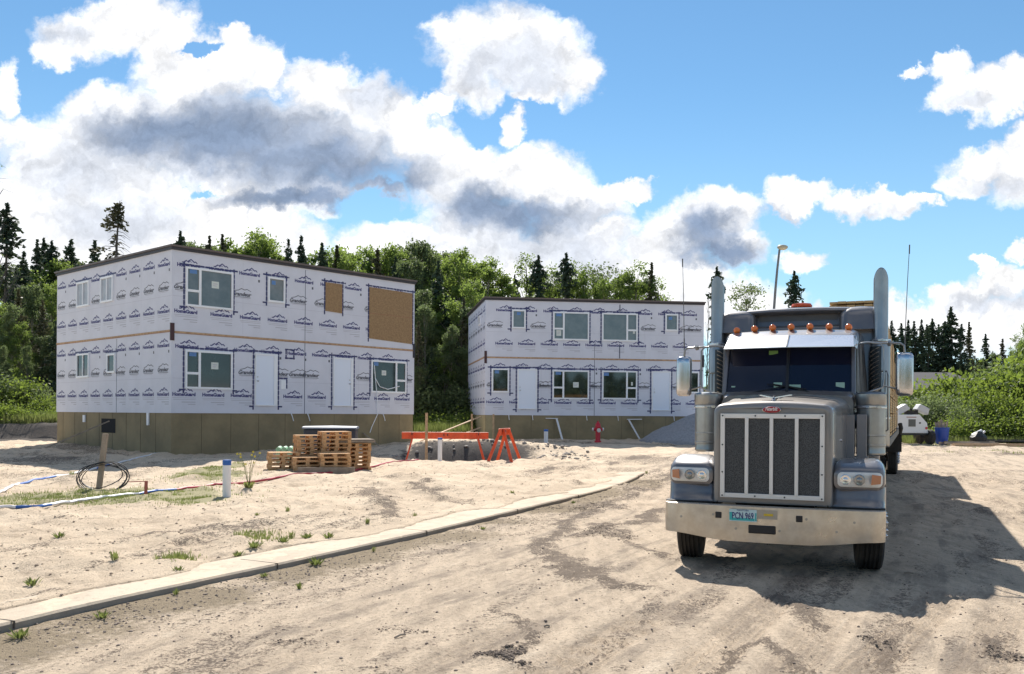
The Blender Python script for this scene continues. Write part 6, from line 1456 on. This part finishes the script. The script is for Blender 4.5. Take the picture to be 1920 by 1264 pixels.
for i_, (k, px, top, Y, w_) in enumerate([('pB', 818, 470, 70, 1.2), ('pB', 880, 476, 70, 1.2), ('pA', 925, 492, 68, 1.0), ('pD', 850, 455, 72, 1.2), ('pD', 782, 530, 58, 1.1), ('pB', 815, 540, 60, 1.1), ('pA', 860, 560, 58, 1.2), ('pD', 895, 560, 56, 1.1), ('pB', 835, 640, 54, .9), ('pD', 875, 650, 54, .9), ('pD', 788, 680, 52, .9)]):
    tree(k, px, top, Y, w_, ['high','full','edge','tall dull','shaded','bright','round','drooping','young','small dull','squat'][i_] + ' leafy tree filling the gap between the houses, ' + ['back left','back right','far right','back middle','front left','middle left','middle right','front right','foot middle','foot right','foot left'][i_], 'filler trees in the gap')
for i_, (k, px, top, Y, w_) in enumerate([('pA', 1000, 500, 78, 1.0), ('pD', 1040, 505, 78, 1.0), ('pA', 1075, 500, 78, 1.0), ('pB', 1120, 498, 77, 1.1), ('pB', 1165, 502, 77, 1.1), ('pD', 1205, 500, 76, 1.0)]):
    tree(k, px, top + 8, Y, w_ * .75, 'leafy tree of the back row over the right roof, ' + ['first','second','third','fourth','fifth','sixth'][i_] + ' from the left', 'back row of trees over the right roof')
for i_, (k, px, top, Y, w_) in enumerate([('pD', 15, 480, 64, 1.2), ('pB', 60, 500, 63, 1.1), ('pB', 110, 480, 66, 1.1), ('pD', 155, 476, 70, 1.2), ('pD', 200, 480, 70, 1.2), ('pA', 245, 484, 70, 1.1), ('pB', 40, 600, 50, .9), ('pD', 85, 620, 50, .9), ('pB', -5, 590, 52, 1.0)]):
    tree(k, px, top, Y, w_, ['tall','wide','bright','dull','shady','rounded','young','squat','edge'][i_] + ' leafy tree at the left side of the photo, ' + ['behind the tufted spruce','behind the slim spruces','beside the house corner','over the roof left end','under the storm-worn spruce','right of the storm-worn spruce','low before the wood','low by the house wall','low at the photo edge'][i_], 'leafy trees at the left side')
for (k, px, top, Y, w_, lb) in [
 ('pD', 797, 434, 66, .9, 'tallest dull birch right of the left house'), ('pD', 775, 470, 62, .8, 'dull birch touching the left house wall'), ('sB', 822, 485, 60, .9, 'dark ivy-like spruce in the gap between houses'), ('pB', 865, 462, 64, 1.0, 'big bright poplar in the gap between houses'), ('pA', 905, 472, 66, 1.0, 'bright poplar right of the big one'),
 ('pA', 842, 475, 66, .8, 'poplar left of the big bright one'), ('pD', 800, 560, 56, .8, 'low dull birch in the gap, left one'), ('pD', 845, 600, 54, .8, 'low dull birch in the gap, right one'), ('sE', 870, 560, 56, .9, 'faded spruce in the gap beside the right house'), ('sE', 785, 600, 53, .9, 'faded spruce in the gap beside the left house'),
 ('pB', 888, 520, 58, .8, 'poplar low beside the right house roof'), ('sA', 835, 560, 58, .9, 'dark spruce low in the middle of the gap'), ('sA', 860, 640, 55, .8, 'dark small spruce at the foot of the gap'), ('sA', 810, 650, 54, .8, 'dark small spruce at the foot of the gap, left one')]:
    tree(k, px, top, Y, w_, lb, G3)
for (k, px, top, Y, w_, lb) in [
 ('sC', 965, 512, 72, .6, 'small dark spruce top at the right house corner'), ('pC', 985, 472, 74, .9, 'thin poplar, leftmost above the right roof'), ('sC', 1010, 476, 72, .9, 'dark trunk-like spruce above the right roof'), ('pC', 1030, 485, 74, .8, 'thin poplar between the dark spruces over the right roof'), ('sC', 1062, 472, 72, .9, 'tall narrow dark spruce above the right roof'), ('pC', 1050, 480, 75, .8, 'thin poplar behind the narrow dark spruce'), ('pC', 1082, 484, 73, .8, 'thin poplar right of the narrow dark spruce'),
 ('pE', 1125, 482, 74, 1.2, 'airy grey-green birch above the right roof'), ('pA', 1105, 505, 72, .8, 'green poplar low above the right roof, left one'), ('pA', 1150, 515, 71, .8, 'green poplar low above the right roof, right one'), ('pC', 1180, 486, 73, 1.0, 'poplar above the right end of the roof'), ('pA', 1190, 500, 72, .9, 'leafy poplar at the right end of the row'), ('sE', 1222, 490, 72, .8, 'dark spruce ending the row over the right roof'), ('pC', 1235, 515, 72, .8, 'thin low poplar ending the row over the right roof'),
 ('sC', 1344, 497, 70, .8, 'dark spruce tip right above the left exhaust stack'), ('pE', 1402, 516, 72, 1.1, 'airy round birch above the truck between stack and street lamp'), ('sC', 1489, 506, 72, .9, 'dark spruce above the truck right of the street lamp'), ('sB', 1586, 570, 90, .7, 'tiny dark spruce tip beside the topmost lumber'), ('bare', 1325, 545, 80, .5, 'thin bare snag left of the exhaust stack')]:
    tree(k, px, top, Y, w_, lb, G4)
for (k, px, top, Y, w_, lb) in [
 ('sA', 1672, 600, 92, .9, 'dark spruce partly behind the lumber'), ('sB', 1690, 604, 90, .9, 'dark spruce over the right mirror, left one'), ('sA', 1703, 599, 92, .9, 'dark spruce over the right mirror, middle one'), ('sB', 1714, 600, 90, .9, 'dark spruce over the right mirror, right one'), ('sA', 1728, 598, 91, .9, 'dark spruce just right of the aerial'), ('sC', 1748, 596, 90, 1.0, 'dark round-topped spruce right of the aerial'), ('sB', 1738, 606, 88, .9, 'dark spruce filling the wall of trees, left one'), ('sB', 1760, 606, 90, .9, 'dark spruce filling the wall of trees, right one'),
 ('sD', 1783, 574, 88, 1.0, 'tallest broad spruce right of the truck'), ('sB', 1803, 605, 86, .9, 'spruce leaning on the tallest one from the right'), ('sE', 1817, 602, 88, .8, 'thin spruce with a ball top right of the tallest one'), ('sB', 1772, 600, 88, .9, 'spruce tight against the tallest one from the left'),
 ('sB', 1848, 624, 92, .9, 'pointed spruce standing apart at right'), ('sE', 1880, 634, 92, .9, 'second pointed spruce standing apart near the right edge'), ('pD', 1865, 655, 92, .6, 'low dull birch between the two pointed spruces'), ('pD', 1900, 650, 90, .6, 'low dull birch near the right edge'), ('pB', 1930, 600, 80, .7, 'taller poplar cut by the right edge'), ('pD', 1835, 665, 90, .5, 'low dull birch left of the pointed spruces'), ('pC', 1915, 620, 84, .7, 'thin poplar close to the right edge')]:
    tree(k, px, top, Y, w_, lb, G5)
# shrubs
def bush(kind, px, top, Y, label, group, w_=1.0):
    a, bz = ray(px, top); x = a * Y; zt = EYE + bz * Y; h0 = {'wA': 2.8, 'wB': 3.3, 'wC': 1.7, 'wD': 3.0}[kind] * 1.02; s = (zt - H(x, Y)) / h0
    inst(kind, MAK[kind], x, Y, s * w_, R.uniform(0, 6.28), label, 'shrub', group, sz=s)
GB = 'green shrubs right of the truck'
for (k, px, top, Y, w_, lb) in [('wB', 1915, 690, 50, 1.0, 'big bright shrub at the right edge'), ('wB', 1878, 700, 51, 1.0, 'big bright shrub second from the right edge'), ('wB', 1838, 704, 52, 1.0, 'big bright shrub in the middle of the right thicket'), ('wA', 1805, 712, 51, 1.0, 'bright shrub left of the thicket middle'),
  ('wB', 1787, 697, 56, .9, 'tall pale green shrub before the far roof'), ('wA', 1750, 742, 54, 1.1, 'darker shrub behind the generator'), ('wB', 1722, 716, 58, .9, 'shrub under the right mirror, far side'), ('wD', 1760, 735, 50, 1.0, 'shaded shrub behind the blue barrel'), ('wD', 1730, 745, 50, 1.0, 'shaded shrub right behind the floodlights'), ('wD', 1700, 740, 52, 1.0, 'shaded shrub half behind the lumber'),
  ('wC', 1800, 780, 46, 1.2, 'low shrub behind the blue barrel'), ('wC', 1850, 778, 46.5, 1.2, 'low shrub behind the black bag'), ('wC', 1890, 775, 46, 1.3, 'low shrub behind the tan planks'), ('wC', 1925, 772, 46, 1.3, 'low shrub behind the planks at the right edge'), ('wA', 1825, 745, 48, 1.0, 'mid-height shrub above the black bag'), ('wA', 1895, 735, 48, 1.0, 'mid-height shrub right of the black bag'), ('wA', 1860, 740, 48, 1.0, 'mid-height shrub over the planks'), ('wB', 1955, 690, 49, 1.0, 'big shrub just past the right edge'),
  ('wB', 1935, 655, 56, .9, 'tall loose shrub at the far right edge, behind the thicket'), ('wD', 1900, 668, 57, .8, 'tall dull shrub behind the right thicket, near the edge'), ('wD', 1845, 688, 56, .8, 'tall dull shrub behind the middle of the right thicket'), ('wA', 1870, 712, 47.5, .8, 'narrow upright shrub in front of the right thicket'), ('wD', 1815, 752, 47, .8, 'shaded shrub low in front of the right thicket'), ('wC', 1775, 790, 45.5, 1.0, 'small shrub between generator and barrel')]:
    bush(k, px, top, Y, lb, GB, w_)
GL = 'shrubs left of the first house'
for (k, px, top, Y, w_, lb) in [('wA', 20, 690, 45.5, 1.0, 'leafy shrub at the left edge'), ('wD', 60, 715, 46, 1.0, 'dull shrub second from the left edge'), ('wA', 92, 735, 45, 1.0, 'bright shrub touching the left house'), ('wC', 10, 752, 43.5, 1.2, 'low bright shrub at the left edge'), ('wC', 45, 760, 43.5, 1.2, 'low bright shrub second from the left'), ('wC', 80, 765, 43.5, 1.2, 'low bright shrub third from the left'), ('wC', 110, 765, 44, 1.2, 'low bright shrub beside the foundation'), ('wD', -25, 680, 46, 1.1, 'dull shrub past the left edge')]:
    bush(k, px, top, Y, lb, GL, w_)
GM = 'shrubs in the gap between the houses'
for (k, px, top, Y, w_, lb) in [('wC', 792, 772, 50, 1.2, 'low bright shrub in the gap, left one'), ('wC', 815, 782, 49, 1.2, 'low bright shrub in the gap, second from left'), ('wC', 842, 780, 49, 1.2, 'low bright shrub in the gap, third from left'), ('wC', 868, 768, 50, 1.2, 'low bright shrub in the gap, right one'), ('wD', 785, 700, 53, 1.0, 'taller dull shrub in the gap, left one'), ('wD', 870, 720, 53, 1.0, 'taller dull shrub in the gap, right one'), ('wD', 830, 740, 53, 1.0, 'taller dull shrub in the gap, middle one')]:
    bush(k, px, top, Y, lb, GM, w_)

# far-off wood: one mass behind everything
r_ = np.random.RandomState(11); C_ = []; S_ = []
for k in range(420):
    t_ = r_.rand(); x = -75 + 170 * t_; y = 92 + 34 * r_.rand(); h_ = (7.5 if -15 < x < 75 else 11) * (.7 + .5 * r_.rand())
    if 8 < x < 50: h_ *= .72
    con = r_.rand() < .5; m = 260; f = r_.rand(m) ** .8; w_ = (1.7 * (1 - f) + .15) if con else 2.4 * np.sin(math.pi * (.12 + .85 * f)); a = r_.rand(m) * 6.283; q = np.sqrt(r_.rand(m))
    C_.append(np.stack([x + np.cos(a) * w_ * q, y + np.sin(a) * w_ * q, .2 + h_ * f], 1))
o = leaves_obj('distant_wood', np.concatenate(C_), .55, L_dull, None, asp=1.3); tag(o, 'distant wood closing the view behind the houses', None, None, 'stuff')

r_ = np.random.RandomState(21); C_ = []  # unseen wood added behind the camera, for reflections in windows and truck
for k in range(90):
    x = -80 + 160 * r_.rand(); y = -48 - 20 * r_.rand(); h_ = 9 * (.7 + .5 * r_.rand()); m = 90; f = r_.rand(m) ** .8; w_ = 2.6 * np.sin(math.pi * (.12 + .85 * f)); a = r_.rand(m) * 6.283; q = np.sqrt(r_.rand(m))
    C_.append(np.stack([x + np.cos(a) * w_ * q, y + np.sin(a) * w_ * q, .2 + h_ * f], 1))
o = leaves_obj('added_reflection_wood', np.concatenate(C_), 1.3, L_dull, None, asp=1.3); tag(o, 'unseen wood added behind the viewpoint for the windows and truck to reflect', None, None, 'stuff')

# grass blades and weeds
def blades(name, P, hgt, mat_, label=None, lean_=.4, wd=.006, kind='stuff', parent=None, zs=None):
    P = np.array(P); n = len(P); Z = height(P[:, 0], P[:, 1]) if zs is None else zs
    a = NPR.rand(n) * 6.283; h_ = hgt * (.5 + .8 * NPR.rand(n)); ln = lean_ * h_ * NPR.rand(n); w_ = wd * (.7 + .6 * NPR.rand(n)); b_ = a + 1.57
    base = np.stack([P[:, 0], P[:, 1], Z - .005], 1); d = np.stack([np.cos(b_) * w_, np.sin(b_) * w_, 0 * a], 1)
    tip = base + np.stack([np.cos(a) * ln, np.sin(a) * ln, h_], 1)
    v = np.stack([base - d, base + d, tip], 1).reshape(-1, 3); me = bpy.data.meshes.new(name); me.vertices.add(3 * n); me.vertices.foreach_set('co', v.astype(np.float32).ravel())
    me.loops.add(3 * n); me.loops.foreach_set('vertex_index', np.arange(3 * n, dtype=np.int32)); me.polygons.add(n); me.polygons.foreach_set('loop_start', np.arange(0, 3 * n, 3, dtype=np.int32)); me.polygons.foreach_set('loop_total', np.full(n, 3, np.int32)); me.update(calc_edges=True)
    me.materials.append(mat_); o = bpy.data.objects.new(name, me); COL.objects.link(o)
    if kind: tag(o, label, None, None, kind)
    return o
P = []
for (cx, cy, rx, ry, k) in GPAT:
    m = int(4200 * k * max(.3, rx * ry / 3)); u = NPR.normal(size=(m, 2)) * .42; cl = fbm(cx + u[:, 0] * rx, cy + u[:, 1] * ry, .5, 3, 91)
    u = u[cl > -.10]; P += list(np.stack([cx + u[:, 0] * rx, cy + u[:, 1] * ry], 1))
blades('grass', P, .055, L_weed, 'short green grass creeping over the sand', wd=.007)
P = np.stack([NPR.uniform(-26, -15.3, 16000), NPR.uniform(42.3, 47, 16000)], 1); blades('verge_grass', P, .42, L_weed, 'tall bright grass left of the first house', wd=.03)
P = np.stack([NPR.uniform(-7.5, -2.2, 9000), NPR.uniform(46, 52, 9000)], 1); blades('gap_grass', P, .7, L_weed, 'bright tall grass in the gap between the houses', wd=.03)
P = np.stack([NPR.uniform(20, 34, 12000), NPR.uniform(43.6, 46.5, 12000)], 1); blades('right_verge_grass', P, .35, L_weed, 'pale grass along the foot of the right thicket', wd=.02)
P = np.stack([NPR.uniform(15, 34, 5000), NPR.uniform(36, 43, 5000)], 1); P = P[vn(P[:, 0] / 1.5, P[:, 1] / .8, 12) > .18]; blades('sparse_grass', P, .10, L_weed, 'sparse grass tufts before the generator', wd=.012)
def weed_mesh(seed, n=26, h_=.14, sp=.07):
    r2 = np.random.RandomState(seed); root = None; b = MB()
    for k in range(n):
        a = r2.rand() * 6.283; q = sp * r2.rand(); hh_ = h_ * (.4 + .8 * r2.rand()); x, y = math.cos(a) * q, math.sin(a) * q; l = .6 * hh_ * r2.rand(); w_ = .006 + .006 * r2.rand(); ca, sa = math.cos(a), math.sin(a)
        if seed % 2: w_ *= 2.0; hh_ *= .7; l *= 1.5
        b.add([(x - sa * w_ * .5, y + ca * w_ * .5, 0), (x + sa * w_ * .5, y - ca * w_ * .5, 0), (x + ca * l * .5 + sa * w_, y + sa * l * .5 - ca * w_, hh_ * .6), (x + ca * l, y + sa * l, hh_), (x + ca * l * .5 - sa * w_, y + sa * l * .5 + ca * w_, hh_ * .6)], [(0, 1, 2, 3, 4)])
    return b
WM = [weed_mesh(k, 24 + 6 * k, .10 + .03 * k, .05 + .02 * k) for k in range(4)]; WP = {}
for i, (px, py, k, s, lb) in enumerate([(540, 962, 2, 1.1, 'dark green weed clump alone on the sand, upper middle of the lot'), (482, 968, 1, .8, 'small weed clump left of the lone dark one'), (545, 1010, 2, 1.2, 'upright weed clump near the kerb, tall left one of two'), (576, 1008, 3, 1.0, 'bushy weed clump near the kerb, tall right one of two'), (530, 1018, 3, 1.0, 'bushy weed left of the two tall ones'), (476, 1030, 3, 1.1, 'yellowish bushy weed beside the kerb sand'),
   (447, 1040, 1, 1.2, 'low weed left of the yellowish bushy one'), (412, 1050, 1, 1.2, 'low flat weed in the sand before the kerb'), (332, 1052, 2, 1.2, 'tall weed in the middle of the lot near the kerb'), (334, 1070, 1, 1.0, 'small weed right below a taller one'), (216, 1062, 2, 1.2, 'pale spreading weed in the left part of the lot'), (60, 1100, 1, 1.3, 'faint dry weed at the far left of the lot'), (38, 1196, 3, .9, 'bright weed on the kerb foot at the left edge'), (192, 1158, 3, .8, 'bright weed at the kerb foot, second from the left'),
   (495, 1082, 1, .8, 'small weed at the kerb foot left of the middle'), (592, 1060, 3, 1.1, 'thick weed tuft at the kerb foot, middle'), (330, 1115, 0, 1.0, 'tiny weed on top of the kerb'), (688, 990, 2, 1.0, 'weed at the kerb back edge'), (778, 970, 2, .8, 'thin upright weed near the kerb, right part'), (615, 1008, 1, 1.4, 'low spreading weed near the kerb back edge'), (905, 993, 3, .6, 'dry tuft at the kerb foot, right part'), (1075, 945, 1, .9, 'small tuft at the kerb foot near its curve'),
   (1212, 888, 2, 1.0, 'yellow-green tuft at the very end of the kerb'), (960, 928, 1, 1.0, 'small weed behind the kerb'), (110, 1010, 1, 1.4, 'low weed among grass at left'), (135, 895, 2, 1.6, 'weed at the top of the left grass patch'), (700, 1035, 2, .7, 'weed on the road right of the kerb foot'), (560, 1105, 0, 1.2, 'tiny weed on the road near the kerb')]):
    q = on_ground(px, py)
    if k not in WP: o = WM[k].build('weed', L_weed); WP[k] = o
    else: o = WP[k].copy(); COL.objects.link(o)
    z = HD(q.x, q.y); 
    kd = float(kerb_d(np.array([q.x]), np.array([q.y]))[0])
    if 0 < kd < .66 and q.y < 24: z = .112
    o.location = (q.x, q.y, z); o.rotation_euler = (0, 0, i * 1.3); o.scale = (s * .55,) * 3; tag(o, lb, 'weed', 'small weeds on the sand')
# yellow flowering plant beside the standpipe
q = on_ground(466, 922); fl = empty('flowering_plant', (q.x, q.y, HD(q.x, q.y)), 0, label='tall thin plant with yellow flowers right of the near standpipe', category='plant')
b = MB(); y_ = MB(); lf = MB(); M_yel = mat('yellow_petals', (.75, .60, .04), .6)
for k in range(9):
    a = R.uniform(0, 6.28); hx, hyy, hz = math.cos(a) * R.uniform(.05, .28), math.sin(a) * .1, R.uniform(.5, .82); b.tube([(0, 0, 0), (hx * .4, hyy * .4, hz * .6), (hx, hyy, hz)], [.005, .004, .003], 4)
    for j in range(6): aa_ = j * 1.05; y_.add([(hx, hyy, hz), (hx + math.cos(aa_) * .025, hyy - .01, hz + math.sin(aa_) * .025), (hx + math.cos(aa_ + .7) * .025, hyy - .012, hz + math.sin(aa_ + .7) * .025)], [(0, 1, 2)])
b.build('stem', L_weed, fl); y_.build('flower', M_yel, fl); w2 = weed_mesh(9, 60, .20, .09); w2.build('leaf', L_weed, fl)

# pieces that are countable parts of their own: one object each
def split_loose(o):
    me = o.data; n = len(me.vertices); par = list(range(n))
    def find(a):
        while par[a] != a: par[a] = par[par[a]]; a = par[a]
        return a
    for e in me.edges:
        a, b = find(e.vertices[0]), find(e.vertices[1])
        if a != b: par[a] = b
    comp = {}
    for p in me.polygons: comp.setdefault(find(p.vertices[0]), []).append(p)
    if len(comp) < 2: return
    base = o.name.split('.')[0]; first = True
    for ps in comp.values():
        ids = sorted({v for p in ps for v in p.vertices}); mp = {v: i for i, v in enumerate(ids)}
        m2 = bpy.data.meshes.new(base); m2.from_pydata([tuple(me.vertices[v].co) for v in ids], [], [tuple(mp[v] for v in p.vertices) for p in ps])
        for m in me.materials: m2.materials.append(m)
        m2.polygons.foreach_set('material_index', [p.material_index for p in ps]); m2.polygons.foreach_set('use_smooth', [p.use_smooth for p in ps]); m2.update()
        if first: keep = m2; first = False
        else: c = o.copy(); c.data = m2; COL.objects.link(c)
    o.data = keep
for o in list(bpy.data.objects):
    if o.type == 'MESH' and o.name.split('.')[0] in ('strap_end', 'tow_hole', 'bolt', 'module_seam', 'lug_nut', 'step', 'louvre', 'cowl_box', 'beam_rail'): split_loose(o)
